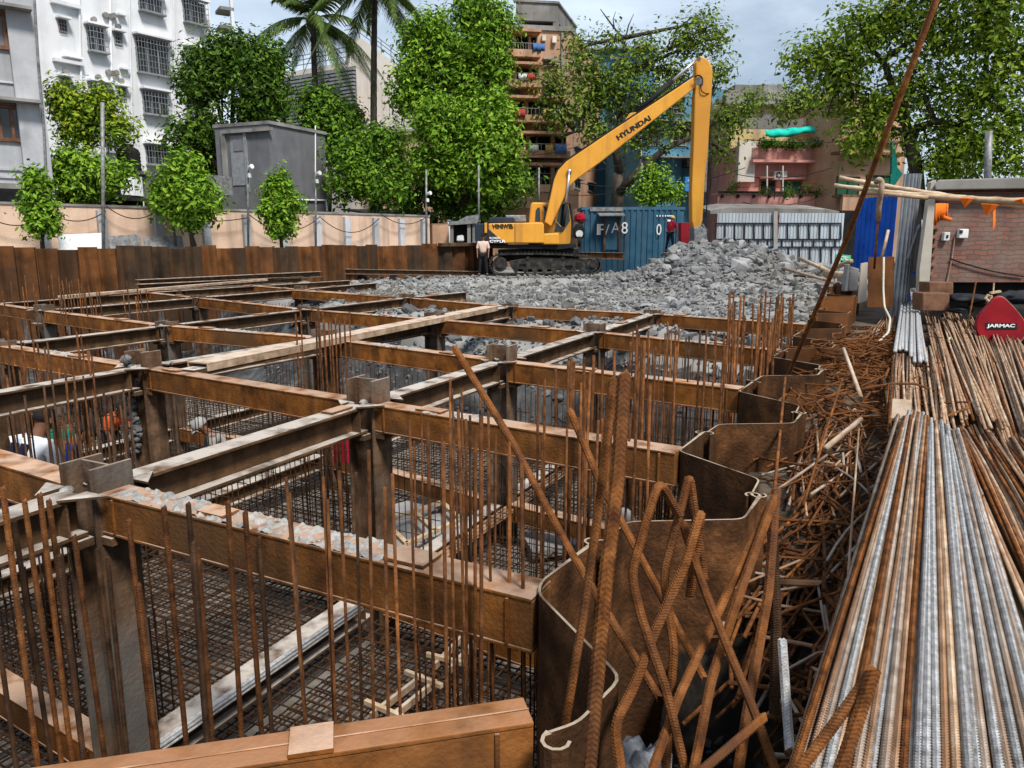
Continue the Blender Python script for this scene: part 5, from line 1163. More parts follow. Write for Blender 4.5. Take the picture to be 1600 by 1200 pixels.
# --- yellow and pink building on the right
F = Facade(1148, 44.5, 1306, 45); root = thing('pink_building', F.A + UZ * -.4, 'house with yellow upper floor, green netting and pink lower floor', 'building')
z1 = F.h(1220, 228).z; z2 = F.h(1220, 138).z
block(F, z1, 7, PP, root); mb = MB(); c = (F.A + F.B) / 2 - F.n * 5; c.z = (z1 + z2) / 2; mb.obox(c, F.u * F.L / 2, F.n * 3.4, UZ * (z2 - z1) / 2); mb.build('upper_wall', PY, root)
mb = MB(); F.slab(mb, 1146, 136, 1292, 158, -1.7, .6); F.slab(mb, 1162, 125, 1206, 139, -2.5, 1.2); F.slab(mb, 1208, 124, 1248, 139, -2.6, 1.2); mb.build('roof_parapet', PCON, root)
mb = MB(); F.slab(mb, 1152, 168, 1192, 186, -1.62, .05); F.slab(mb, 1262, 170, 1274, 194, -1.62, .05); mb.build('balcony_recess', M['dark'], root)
for r, mm in (((1207, 172, 1222, 182), PANEL), ((1284, 172, 1308, 194), PANE)): c, hw, hh = F.rect(*r); mb = MB(); mb.obox(c - F.n * 1.5, F.u * hw, F.n * .08, UZ * hh); mb.build('window', mm, root)
mb = MB(); F.slab(mb, 1160, 184, 1262, 201, -.3, .15); mb.build('balcony_parapet', PCON, root)
mb = MB(); F.slab(mb, 1170, 233, 1296, 252, .05, .35); F.slab(mb, 1168, 252, 1300, 256, .05, .8); mb.build('canopy', PP, root)
mb = MB(); F.slab(mb, 1112, 303, 1300, 306, .02, 1.1); F.slab(mb, 1112, 307, 1298, 327, .9, .15); mb.build('balcony', PP, root)
mb = MB()
for x in range(1116, 1300, 24): mb = MB(); F.slab(mb, x, 306, x + 3, 311, 1.06, .2); mb.build('balcony_bracket', M['tyre'], root)
mb = MB(); F.slab(mb, 1112, 301, 1300, 304, 1.13, .06); mb.build('balcony_rail', M['tyre'], root)
for r, mm in (((1186, 281, 1212, 303), M['dark']), ((1220, 282, 1252, 303), GREEN), ((1264, 281, 1292, 303), GREEN)): window(F, root, r, WOOD, mm, mull=1, shade=.35, shade_m=PP)
mb = MB(); c = F.h(1279, 268); mb.tube([c, c + F.n * .25], .22, 8); mb.build('vent_hood', M['black_paint'], root)
for x in (1186, 1210): pipe(F, root, [(x, 262), (x, 303)], .045, PC, 1.12)
mb = MB(); F.slab(mb, 1150, 222, 1176, 285, .0, .4); mb.build('stair_wall', PC, root)
aircon(F, (1206, 268, 1226, 281), .05, 'white air conditioner on the pink wall above a window')
# green netting
mb = MB(); n = 40; vs = []; fs = []
for i in range(n + 1):
    t = i / n; x = 1191 + 120 * t; sag = 5 * math.sin(t * math.pi * 2.2) * (1 - t)
    a = F.h(x, 205 - 10 * t + .6 * math.sin(t * 30)) + F.n * (.3 + .04 * math.sin(t * 40)); b = F.h(x, 214 - 6 * t + sag + .7 * math.sin(t * 23)) + F.n * (.45 + .06 * math.sin(t * 31 + 1)); c = a.lerp(b, .5) + F.n * .12
    vs += [a, c, b]
for i in range(n):
    for k in range(2): fs.append((i * 3 + k, (i + 1) * 3 + k, (i + 1) * 3 + k + 1, i * 3 + k + 1))
mb.add(vs, fs); o = mb.build('netting', NET, smooth=True); so2 = o.modifiers.new('thick', 'SOLIDIFY'); so2.thickness = .02; tag(o, 'bright turquoise green net hung along the balcony of the yellow floor', 'net')
mb = MB(); c, hw, hh = F.rect(1345, 160, 1375, 300)
# tan house to its right
F = Facade(1302, 42, 1402, 43); root = thing('tan_building', F.A + UZ * -.4, 'tan house with a brown sunshade band behind the long leaning bar', 'building')
block(F, F.h(1340, 150).z, 7, PBR, root)
for q_ in ((1298, 240, 1404, 244, .0, .8), (1300, 219, 1404, 223, .0, .25), (1300, 306, 1380, 310, .0, .9)): mb = MB(); F.slab(mb, *q_); mb.build('ledge', WOOD, root)
mb = MB(); F.slab(mb, 1300, 310, 1362, 330, .7, .2); mb.build('balcony', PBR, root)
for r in ((1306, 276, 1342, 306), (1352, 274, 1395, 306)): window(F, root, r, M['dark'], GREEN, mull=1)
for r in ((1318, 175, 1336, 200), (1360, 175, 1380, 200)): window(F, root, r, WOOD, mull=1, shade=.4)
mb = MB(); F.slab(mb, 1332, 98, 1373, 142, -2, .5); F.slab(mb, 1330, 140, 1376, 150, -2, .6); mb.build('roof_tank', PCON, root)
# hanging dark green cloth strip
F = Facade(1380, 40, 1412, 40.5)
mb = MB(); ps = [F.h(1391, 222), F.h(1395, 222), F.h(1400, 262), F.h(1408, 272), F.h(1394, 292), F.h(1388, 296), F.h(1391, 262)]; mb.prism(ps, F.n * .1); tag(mb.build('netting', mat('teal_net', [(.004, .10, .085), (.008, .16, .13)], 4, .85, .3)), 'dark teal net strip hanging beside the roll of metal sheets', 'net')

# ================================================================== SITE FENCES, CONTAINER, SHED
# cream compound wall with posts
CW0 = D(-330, 377, 20.8); CW1 = D(672, 377, 37); CW0.z = CW1.z = 0; cu_ = (CW1 - CW0).normalized(); cn = cu_.cross(UZ); cn = cn if cn.dot(-CW0) > 0 else -cn
root = thing('compound_wall', (CW0 + CW1) / 2 + UZ * -.4, 'long cream pink boundary wall with grey posts behind the far sheet piles', 'wall')
mb = MB(); c = (CW0 + CW1) / 2; c.z = 1.0; mb.obox(c - cn * .1, cu_ * (CW1 - CW0).length / 2, cn * .1, UZ * 1.42); mb.build('panel', PWALL, root)
mb = MB(); c.z = 2.46; mb.obox(c - cn * .1, cu_ * (CW1 - CW0).length / 2, cn * .14, UZ * .04); mb.build('coping', PCON, root)
for x in (-40, 66, 158, 246, 320, 383, 441, 494, 540, 585, 625, 660):
    p = hit(x, 350, CW0, cn); mb = MB(); mb.obox(Vector((p.x, p.y, .95)) + cn * .1, cu_ * .14, cn * .1, UZ * 1.35); mb.build('post', PG, root)
# second stretch, darker, to the right of the corner
mb = MB(); pa = CW1 + cu_ * .1; pb = D(700, 377, 37.6); mb.bar(Vector((pa.x, pa.y, .8)), Vector((pb.x, pb.y, .8)), .2, 2.6); tag(mb.build('brick_wall_end', PBR), 'short brown wall end beside the little site shack', 'wall')
# low boards and sheets leaning against the wall
for k, (x0, y0, x1, y1, m_) in enumerate([(82, 367, 152, 392, 'plastic_white'), (160, 369, 210, 390, 'steel_grey'), (216, 371, 275, 388, 'steel_grey')]):
    a = hit(x0, y0, CW0, cn) + cn * .5; b = hit(x1, y0 - 3, CW0, cn) + cn * .5; mb = MB()
    mb.prism([a, b, Vector((b.x, b.y, a.z - 1.2)) + cn * .3, Vector((a.x, a.y, a.z - 1.2)) + cn * .3], cn * .04); tag(mb.build('metal_sheet', M[m_]), ['white corrugated sheet leaning on the cream wall behind the piles', 'narrow grey sheet leaning on the cream wall', 'wide grey green sheet leaning on the cream wall'][k], 'sheet')
# low shed roofs behind the wall
for k, (x0, x1, y, Y, m_) in enumerate([(95, 235, 305, 29.5, 'tyre'), (150, 235, 302, 31, 'steel_grey'), (570, 690, 330, 41, 'tyre')]):
    F = Facade(x0, Y, x1, Y + 2.5); root = thing('shed', F.A + UZ * -.4, ['low black roofed lean-to behind the cream wall, under the yellow green tree', 'long grey shed roof behind the cream wall below the water tank', 'dark low shed behind the wall under the big trees'][k], 'shed')
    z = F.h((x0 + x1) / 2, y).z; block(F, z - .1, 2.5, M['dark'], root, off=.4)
    mb = MB(); c = (F.A + F.B) / 2 - F.n * 1.4; c.z = z; mb.obox(c, F.u * F.L / 2 * 1.05, F.n * 1.8 + UZ * -.15, UZ * .05); mb.build('roof', M[m_], root)
# poles with little lamps
def pole(x, ytop, ybot, Y, label, lamp=None, r=.05):
    a, b = D(x, ybot, Y), D(x, ytop, Y); t = thing('pole', a, label, 'pole'); mb = MB(); mb.tube([a - UZ * .4, b], r, 8); mb.build('shaft', M['steel_grey'], t, smooth=True)
    if lamp:
        mb = MB(); c = D(x + 2, lamp, Y - .1); mb.tube([c, c + Vector((.16, -.12, .04))], [.06, .09], 10); mb.build('camera_head', M['plastic_white'], t); mb = MB(); mb.tube([c - UZ * .2, c - UZ * .36], .07, 8); mb.build('junction_box', M['plastic_white'], t)
pole(160, 160, 385, 25.6, 'tall thin grey pole in front of the yellow green tree', r=.06)
pole(387, 252, 372, 29.0, 'grey pole with a small fitting before the grey hut door', 262, .045)
pole(493, 268, 372, 31.6, 'grey pole with two small white cameras before the grey hut side wall', 272, .04)
pole(666, 265, 372, 35.6, 'grey pole with a white camera before the big trees', 303, .05)
pole(748, 258, 352, 36.4, 'plain grey pole rising behind the counterweight of the excavator', None, .05)
pole(293, 235, 262, 30.5, 'short white pipe standing above the bright bush', None, .05)
pole(842, 262, 320, 40, 'thin pole before the orange building left of the boom', None, .05)
pole(1003, 255, 305, 42, 'slim light pole left of the shrub above the container', None, .05)
pole(1545, 205, 290, 20, 'grey pole rising behind the brick shed roof', None, .09)
# sagging cables along the wall
for k, (xs, y0, sag) in enumerate([((66, 160), 330, 12), ((160, 246), 322, 15), ((-30, 66), 335, 12), ((246, 383), 338, 6), ((383, 494), 336, 22), ((494, 585), 340, 22), ((585, 666), 332, 18), ((666, 748), 335, 12)]):
    p, q = hit(xs[0], y0, CW0, cn) + cn * .35, hit(xs[1], y0 + (2 if k else 0), CW0, cn) + cn * .35
    mb = MB(); mb.tube([p.lerp(q, t / 12) - UZ * (sag * .028 * 4 * (t / 12) * (1 - t / 12)) for t in range(13)], .018, 5)
    tag(mb.build('cable', M['black_paint'], smooth=True), 'black cable sagging along the cream wall, %s from the left' % ordl[[1, 2, 0, 3, 4, 5, 6, 7][k]], 'cable')
# water tank on its stand
c = D(203, 268, 32.5); t = thing('water_tank', c, 'black ribbed plastic water tank on a stand before the white apartment block', 'water tank')
mb = MB(); prof = [(0, .40), (.06, .47)] + [(.06 + i * .075, .47 if i % 2 else .44) for i in range(1, 11)] + [(.9, .40), (1.0, .22), (1.04, .2)]
mb.tube([c + UZ * z for z, r_ in prof], [r_ for z, r_ in prof], 24); mb.build('tank_body', M['tyre'], t, smooth=True); mb = MB(); mb.tube([c + UZ * 1.04, c + UZ * 1.1], .24, 20); mb.build('lid', M['tyre'], t)
mb = MB(); mb.box(c - UZ * .1, 1.9, 1.3, .14)
for x in (-.8, .8): mb.box(c + Vector((x, 0, -1.3)), .2, .9, 2.3)
mb.build('stand', PCON, t)
# site shack left of the excavator
t = thing('site_shack', D(725, 385, 36.2), 'little grey site shack with a tattered sheet roof left of the excavator', 'shack')
mb = MB(); mb.prism([D(x, y, 35.6) for x, y in ((700, 352), (745, 349), (748, 345), (702, 347))], (0, 2.2, .1)); mb.prism([D(x, y, 36.0) for x, y in ((714, 346), (728, 338), (748, 335), (747, 345))], (0, 1.6, 0)); mb.build('roof', M['steel_grey'], t)
mb = MB()
for x in (706, 733, 741): mb = MB(); mb.bar(D(x, 350, 35.8), D(x, 392, 35.8), .16, .16); mb.build('post', PCON, t)
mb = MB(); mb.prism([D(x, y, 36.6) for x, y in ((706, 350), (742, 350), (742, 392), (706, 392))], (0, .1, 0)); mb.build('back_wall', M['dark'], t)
mb = MB(); mb.prism([D(x, y, 35.9) for x, y in ((714, 368), (724, 367), (725, 377), (713, 377))], (0, .3, 0)); tag(mb.build('white_drum', M['plastic_white'], bevel=.06), 'white rounded canister inside the little site shack', 'canister')
# blue shipping container with door
CB = mat('container_blue', [(.018, .07, .12), (.035, .105, .165), (.055, .14, .205)], 1.2, .55, .15, big=(.05, .11, .17), streak=(.05, .07, .09), bscale=15)
Yc = 37.0; a, b = D(909, 395, Yc), D(1066, 395, Yc); zt = D(950, 324, Yc).z
t = thing('shipping_container', (a + b) / 2, 'blue corrugated shipping container with white painted marks and a door', 'container')
def corr(mb, a, b, z0, z1, pitch, dep, nn):
    L_ = (b - a).length; u = (b - a).normalized(); n = int(L_ / pitch); path = []
    for i in range(n):
        s0 = i * pitch
        for f, d_ in ((0, 0), (.32, 0), (.46, 1), (.80, 1), (.95, 0)): p = a + u * (s0 + f * pitch) + nn * dep * d_; path.append(Vector((p.x, p.y, 0)))
    path.append(Vector((b.x, b.y, 0))); mb.ribbon(path, .012, z0, z1)
mb = MB(); corr(mb, a, b, -.3, zt - .1, .28, .05, Vector((0, -1, 0))); w_ = mb.build('side_wall', CB, t)
mb = MB(); c = (a + b) / 2; mb.box(Vector((c.x, Yc + 1.25, zt - .05)), (b - a).length + .1, 2.6, .14); mb.box(Vector((c.x, Yc + 1.35, (zt - .3) / 2)), (b - a).length - .1, 2.3, zt); mb.build('roof', CB, t)
mb = MB(); mb.prism([D(x, y, Yc - .12) for x, y in ((946, 334), (966, 334), (966, 390), (946, 390))], (0, .06, 0)); d_ = mb.build('door', CB, t); mb = MB()
for x in (944.5, 967.5): mb = MB(); mb.bar(D(x, 332, Yc - .14), D(x, 392, Yc - .14), .12, .1); mb.build('door_jamb', M['rust_dark'], d_)
mb = MB(); mb.obox(D(955, 335, Yc - .4), X * .62, Vector((0, .4, .06)), UZ * .03); mb.build('door_hood', M['steel_grey'], t)
mb = MB(); mb.prism([D(x, y, Yc - .10) for x, y in ((922, 324), (974, 324), (974, 330), (922, 330))], (0, .03, 0)); mb.build('top_board', M['steel_grey'], t)
for tx, x, y, hh, ww in (('I', 932.5, 367, .52, .10), ('P', 936, 367, .52, .32), ('/', 945, 367, .5, .22), ('A', 955, 364, .5, .42), ('8', 971, 365, .55, .30), ('0', 1025.5, 367, .52, .24)): text_mesh('lettering', tx, M['white_paint'], t, D(x, y, Yc - .155), X, UZ, hh, .0, ww, bold=.0)
mb = MB()
for x in (1026, 1030.5, 1035, 1039): mb.prism([D(x + q, y, Yc - .1) for q, y in ((0, 336), (1.5, 336), (1.5, 338.5), (0, 338.5))], (0, .02, 0))
mb.prism([D(x, y, Yc - .1) for x, y in ((1042, 336.5), (1053, 336.5), (1053, 338), (1042, 338))], (0, .02, 0)); mb.prism([D(x, y, Yc - .1) for x, y in ((1043, 343), (1048, 343), (1048, 346), (1043, 346))], (0, .02, 0)); mb.build('white_mark', M['white_paint'], t)
mb = MB(); mb.prism([D(x, y, 34.5) for x, y in ((1064, 348), (1080, 348), (1080, 388), (1064, 388))], (0, .6, 0)); tag(mb.build('red_cabinet', mat('red_paint', [(.22, .012, .02), (.32, .02, .03)], 4, .6, .1), bevel=.02), 'dark red upright panel between the container and the excavator arm', 'cabinet')
# scooter seen from the front beside the cab
t = thing('motor_scooter', D(906, 385, 36.0), 'dark motor scooter with a white headlamp panel parked beside the container', 'scooter')
c = D(905, 376, 36.0); mb = MB(); mb.tube([c + Vector((-.06, 0, -.05)), c + Vector((.06, 0, -.05))], .26, 18); mb.build('front_wheel', M['tyre'], t)
mb = MB(); mb.prism([c + Vector(p) for p in ((-.22, 0, .1), (.22, 0, .1), (.26, 0, .55), (.12, 0, .8), (-.12, 0, .8), (-.26, 0, .55))], (0, .5, 0)); mb.box(c + Vector((0, .9, .35)), .4, 1.1, .4); mb.build('body', M['black_paint'], t, bevel=.04)
mb = MB(); mb.tube([c + Vector((0, -.06, .32)), c + Vector((0, .02, .32))], .17, 14); mb.build('headlight', M['plastic_white'], t); mb = MB(); mb.tube([c + Vector((-.38, .1, .95)), c + Vector((0, 0, .85)), c + Vector((.38, .1, .95))], .025, 8); mb.build('handlebar', M['black_paint'], t)
mb = MB(); lump(mb, c + Vector((.05, .3, 1.05)), .24, 1.0); mb.build('red_cover', C_red, t, smooth=True)
# corrugated gates
SH = mat('sheet_pale', [(.36, .42, .48), (.45, .51, .57), (.52, .57, .62)], 1.5, .5, .1, big=(.38, .42, .45), streak=(.3, .3, .3), spec=.5)
Yg = 36.0
for k, (x0, x1) in enumerate(((1118, 1208), (1214, 1314))):
    a, b = D(x0, 400, Yg), D(x1, 400, Yg); z1 = D(x0, 333, Yg).z; t = thing('site_gate', (a + b) / 2, ['left pale corrugated metal gate with dark frame behind the rubble heap', 'right pale corrugated metal gate with dark frame behind the rubble heap'][k], 'gate')
    mb = MB(); corr(mb, a, b, -.6, z1, .16, .03, Vector((0, -1, 0))); mb.build('metal_sheet', SH, t); mb = MB()
    rows = [349, 374, 386]
    for y in rows: mb.bar(D(x0, y, Yg - .07), D(x1, y, Yg - .07), .05, .06)
    n = 6
    for i in range(n + 1): x = x0 + (x1 - x0) * i / n; mb.bar(D(x, 349, Yg - .075), D(x, 374, Yg - .075), .05, .05)
    for i in range(n): x = x0 + (x1 - x0) * (i + .45) / n; mb.bar(D(x, 374, Yg - .075), D(x, 386, Yg - .075), .05, .05)
    for i in range(n): x = x0 + (x1 - x0) * (i + .1) / n; mb.bar(D(x, 386, Yg - .075), D(x, 412, Yg - .075), .05, .05)
    mb.build('frame', M['black_paint'], t)
mb = MB(); mb.bar(D(1211, 330, Yg - .1), D(1211, 420, Yg - .1), .18, .18); tag(mb.build('gate_post', PCON), 'grey post between the two pale corrugated gates', 'post')
mb = MB(); mb.prism([D(x, y, 37.2) for x, y in ((1110, 329), (1140, 324), (1290, 327), (1320, 332), (1318, 336), (1110, 334))], (0, 2.5, .3)); tag(mb.build('sheet_roof', PCON), 'rough grey sheet roof edge above the pale corrugated gates', 'roof')
mb = MB(); mb.prism([D(x, y, 36.5) for x, y in ((1314, 330), (1340, 330), (1340, 420), (1314, 420))], (0, .2, 0)); tag(mb.build('shade_sheet', M['dark']), 'black sheet painting the shade between the right gate and the blue sheet fence', 'shade_panel')  # solid black sheet, stands in for the shade inside the opening
c = D(1318, 402, 27); mb = MB(); mb.prism([D(x, y, 27) for x, y in ((1306, 397), (1330, 399), (1328, 409), (1305, 406))], (0, .06, 0)); gs = mb.build('sign_board', mat('sign_green', [(.06, .38, .18), (.09, .45, .22)], 3, .6, .1)); tag(gs, 'small green board with white letters at the foot of the blue sheet fence', 'sign')
text_mesh('lettering', 'ACTEC', M['white_paint'], gs, D(1310, 405.3, 26.98), (D(1325, 406.4, 26.98) - D(1310, 405.3, 26.98)).normalized(), UZ, .12, .0, .36)
# blue sheet fence
BL = mat('blue_sheet', [(.008, .055, .30), (.012, .085, .42), (.02, .11, .50)], 1.2, .5, .15, streak=(.012, .05, .22))
mb = MB(); a, b = D(1334, 400, 25.5), D(1394, 400, 24.0); corr(mb, a, b, -.6, D(1360, 308, 24.8).z, .2, .035, Vector((-.3, -1, 0)).normalized()); tag(mb.build('sheet_fence', BL), 'bright blue corrugated sheet fence by the right end of the gates', 'fence')
# upright curved metal sheets
mb = MB(); a, b = D(1397, 430, 15.0), D(1424, 430, 15.0); z1 = D(1410, 272, 15.0).z; path = []
for i in range(49):
    t = i / 48; p = a.lerp(b, t); p.y -= .12 * math.sin(math.pi * t) + .022 * math.sin(t * 48 * .8); path.append(Vector((p.x, p.y, 0)))
mb.ribbon(path, .006, -.45, z1); tag(mb.build('metal_sheet', mat('galvanised', [(.22, .235, .25), (.36, .375, .39), (.5, .51, .52)], 2, .4, .1, metal=.4, streak=(.16, .16, .17))), 'tall bundle of galvanised corrugated sheets standing on end', 'metal sheet')
mb = MB(); mb.prism([D(x, y, 15.5) for x, y in ((1421, 282), (1428, 275), (1431, 300), (1428, 360), (1420, 362))], (0, .06, 0)); tag(mb.build('metal_sheet', M['steel_grey']), 'crumpled dark metal sheet behind the standing galvanised bundle', 'metal sheet')
# black sheet painting the shade of a gap, with diagonal props
mb = MB(); mb.prism([D(x, y, 21) for x, y in ((1422, 320), (1440, 320), (1440, 450), (1422, 450))], (0, .1, 0)); tag(mb.build('shade_sheet', M['dark']), 'black sheet painting the shade of the gap beside the brick shed', 'shade_panel')
rbar([D(1437, 352, 14.6), D(1418, 405, 14.3)], .03, M['steel_grey'], 'grey prop leaning beside the brick shed'); rbar([D(1388, 360, 16.5), D(1378, 402, 16.2)], .035, M['timber'], 'timber prop leaning behind the tall far sheet pile')
# brick shed
def brick_mat():
    m = bpy.data.materials.new('brick'); m.use_nodes = True; t = m.node_tree; N = t.nodes; lk = t.links.new; b = N['Principled BSDF']; b.inputs['Roughness'].default_value = .92
    tcn = N.new('ShaderNodeTexCoord'); sp = N.new('ShaderNodeSeparateXYZ'); cb_ = N.new('ShaderNodeCombineXYZ'); lk(tcn.outputs['Object'], sp.inputs[0])
    nz_ = N.new('ShaderNodeTexNoise'); nz_.inputs['Scale'].default_value = 3.0; nz_.inputs['Detail'].default_value = 3; lk(tcn.outputs['Object'], nz_.inputs['Vector'])
    ad = N.new('ShaderNodeMath'); ad.operation = 'MULTIPLY_ADD'; ad.inputs[1].default_value = .13; lk(nz_.outputs['Fac'], ad.inputs[0]); lk(sp.outputs['Z'], ad.inputs[2])
    lk(sp.outputs['X'], cb_.inputs[0]); lk(ad.outputs[0], cb_.inputs[1])
    bt = N.new('ShaderNodeTexBrick'); bt.inputs['Scale'].default_value = 1; bt.inputs['Brick Width'].default_value = .25; bt.inputs['Row Height'].default_value = .085; bt.inputs['Mortar Size'].default_value = .011; bt.inputs['Mortar Smooth'].default_value = .3
    bt.inputs['Color1'].default_value = (.21, .082, .056, 1); bt.inputs['Color2'].default_value = (.12, .058, .044, 1); bt.inputs['Mortar'].default_value = (.10, .08, .068, 1); bt.inputs['Bias'].default_value = -.2
    lk(cb_.outputs[0], bt.inputs['Vector'])
    n2 = N.new('ShaderNodeTexNoise'); n2.inputs['Scale'].default_value = 2.2; n2.inputs['Detail'].default_value = 8; lk(tcn.outputs['Object'], n2.inputs['Vector'])
    mr = N.new('ShaderNodeMapRange'); mr.inputs[1].default_value = .40; mr.inputs[2].default_value = .68; mr.inputs[4].default_value = .85; lk(n2.outputs['Fac'], mr.inputs[0])
    mm = N.new('ShaderNodeMix'); mm.data_type = 'RGBA'; lk(mr.outputs[0], mm.inputs[0]); lk(bt.outputs['Color'], mm.inputs[6]); mm.inputs[7].default_value = (.19, .135, .11, 1); lk(mm.outputs[2], b.inputs['Base Color'])
    bm_ = N.new('ShaderNodeBump'); bm_.inputs['Strength'].default_value = .9; bm_.inputs['Distance'].default_value = .03; iv = N.new('ShaderNodeMath'); iv.operation = 'SUBTRACT'; iv.inputs[0].default_value = 1; lk(bt.outputs['Fac'], iv.inputs[1])
    a2 = N.new('ShaderNodeMath'); a2.operation = 'MULTIPLY_ADD'; a2.inputs[1].default_value = .5; lk(n2.outputs['Fac'], a2.inputs[0]); lk(iv.outputs[0], a2.inputs[2]); lk(a2.outputs[0], bm_.inputs['Height']); lk(bm_.outputs[0], b.inputs['Normal']); return m
BR = brick_mat(); BR1 = mat('brick_single', [(.15, .07, .05), (.22, .10, .065), (.26, .15, .11)], 6, .9, .4)
Yb = 14.0
t = thing('brick_shed', D(1530, 500, Yb), 'rough red brick shed with a grey slab roof on the right', 'shed')
a, b = D(1452, 450, Yb), D(1800, 450, Yb); z0 = D(1500, 441, Yb).z; z1 = D(1500, 300, Yb).z
mb = MB(); mb.obox(Vector(((a.x + b.x) / 2, Yb + .12, (z0 + z1) / 2)), X * (b.x - a.x) / 2, Vector((0, .12, 0)), UZ * (z1 - z0) / 2); mb.build('wall', BR, t)
mb = MB(); p_ = D(1462, 450, Yb + .26); q_ = D(1464, 450, Yb + 3.6); mb.bar(Vector((p_.x + .1, p_.y, (z0 + z1) / 2)), Vector((q_.x + .1, q_.y, (z0 + z1) / 2)), .2, z1 - z0); mb.build('side_wall', BR, t)
mb = MB(); z = z0 + .04; i = 0
while z < z1 - .05:
    if i % 2: mb = MB(); mb.box(Vector((a.x - .03, Yb + .06, z + .03)), uni(.10, .16), .2, .066); mb.build('brick', BR1, t, bevel=.006)
    z += .085; i += 1
mb = MB(); mb.prism([D(x, y, Yb - .25) for x, y in ((1460, 288), (1466, 281), (1600, 277), (1800, 272), (1800, 292), (1600, 295), (1462, 297))], (2.1, 3.4, .2)); mb.build('roof_slab', PCON, t, bevel=.02)
mb = MB(); mb.prism([D(x, y, Yb + .02) for x, y in ((1462, 297), (1800, 292), (1800, 318), (1462, 312))], (0, .2, 0)); mb.build('lintel', WOOD, t)
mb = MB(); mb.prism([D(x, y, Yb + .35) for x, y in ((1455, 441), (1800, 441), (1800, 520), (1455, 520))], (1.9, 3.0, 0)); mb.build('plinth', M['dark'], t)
mb = MB(); mb.prism([D(x, y, Yb - .05) for x, y in ((1437, 420), (1449, 330), (1455, 285), (1463, 281), (1460, 330), (1452, 450), (1436, 470))], (0, .12, 0)); mb.build('corner_board', mat('pale_board', [(.34, .31, .26), (.44, .4, .34), (.5, .46, .4)], 2, .8, .1), t)
for k, r in enumerate(((1473, 363, 1482, 376), (1497, 358, 1511, 372))):
    m0 = MB(); p = D((r[0] + r[2]) / 2, (r[1] + r[3]) / 2, Yb - .05); hw = (r[2] - r[0]) / 2 / 1178 * Yb; hh = (r[3] - r[1]) / 2 / 1178 * Yb
    t2 = thing('meter_box', p - UZ * hh, ['small white switch box on the brick wall', 'larger white meter box on the brick wall'][k], 'meter box'); m0.obox(p, X * hw, Vector((0, .05, 0)), UZ * hh); m0.build('casing', M['plastic_white'], t2, bevel=.012)
    m0 = MB(); m0.obox(p + Vector((-hw * (.0 if k == 0 else .75), -.055, -.0 if k == 0 else hh * .4)), X * hw * .3, Vector((0, .012, 0)), UZ * hh * .35); m0.build('dial', M['black_paint'], t2)
mb = MB(); mb.tube([D(1492, 370, Yb - .03), D(1488, 400, Yb - .03), D(1480, 440, Yb - .03)], .012, 6); tag(mb.build('cable', M['timber']), 'thin brown pipe running down the brick wall from the meter box', 'cable')
mb = MB(); mb.tube(rounded([D(1485, 404, Yb - .04), D(1500, 410, Yb - .05), D(1550, 424, Yb - .05), D(1600, 432, Yb - .04)], .2), .014, 6); tag(mb.build('cable', M['black_paint']), 'black cable drooping across the lower brick wall', 'cable')
# blocks and dark clutter at its foot
for k, (x0, y0, x1, y1, Y, m_) in enumerate([(1452, 441, 1490, 462, 13.2, WOOD), (1442, 458, 1484, 486, 12.6, WOOD)]):
    mb = MB(); mb.prism([D(x, y, Y) for x, y in ((x0, y0), (x1, y0), (x1, y1), (x0, y1))], (0, .35, 0)); tag(mb.build('concrete_block', m_, bevel=.015), ['upper concrete block at the foot of the brick shed', 'lower wide concrete block at the foot of the brick shed', 'narrow grey slab standing at the corner of the brick shed'][k], 'concrete block')
for k, (x, y, r_, sq) in enumerate([(1515, 466, .3, .28), (1545, 474, .3, .25), (1592, 466, .34, .35), (1500, 484, .2, .3)]):
    mb = MB(); lump(mb, D(x, y, 12.6), r_, sq); tag(mb.build('tarpaulin', mat('black_tarp%d' % k, [(.012, .013, .016), (.035, .036, .042)], 5, .6, .6), smooth=True), ['black tarpaulin heap below the brick wall, leftmost of the larger ones', 'black tarpaulin heap just left of the red machine top', 'black tarpaulin heap at the right edge behind the red machine', 'small low black tarpaulin heap beside the concrete blocks'][k], 'tarpaulin')
# red machine
RD = mat('red_machine', [(.20, .008, .014), (.30, .012, .02), (.36, .02, .03)], 3, .45, .1, big=(.14, .01, .014))
Ym = 11.3; t = thing('bar_bending_machine', D(1560, 540, Ym), 'red drop-shaped guard of a bar machine with white lettering', 'machine')
out2 = [(1563, 464), (1571, 467), (1586, 482), (1600, 500), (1604, 515), (1598, 530), (1584, 539), (1566, 541), (1543, 534), (1529, 522), (1526, 508), (1530, 494), (1545, 477), (1555, 466)]
sm = []
for i in range(len(out2)):
    p0, p1, p2, p3 = [Vector(out2[(i + k - 1) % len(out2)]) for k in range(4)]
    for q in (0, .25, .5, .75): sm.append(.5 * ((2 * p1) + (p2 - p0) * q + (2 * p0 - 5 * p1 + 4 * p2 - p3) * q * q + (3 * p1 - p0 - 3 * p2 + p3) * q ** 3))
mb = MB(); mb.prism([D(p.x, p.y, Ym) for p in sm], (0.05, .14, 0)); gd = mb.build('guard', RD, t, bevel=.012)
mb = MB(); mb.prism([D(1563 + (p.x - 1563) * 1.03 - 1.2, 505 + (p.y - 505) * 1.03, Ym + .13) for p in sm], (0.02, .03, 0)); mb.build('guard_rim', M['timber'], t)
mb = MB(); mb.prism([D(x, y, Ym - .006) for x, y in ((1540, 504), (1589, 505), (1589, 515), (1540, 515))], (0, .006, 0)); mb.build('name_strip', M['black_paint'], gd)
text_mesh('lettering', 'JARMAC', M['white_paint'], gd, D(1541.5, 513, Ym - .008), X, UZ, .068, .002, .43, bold=.035)
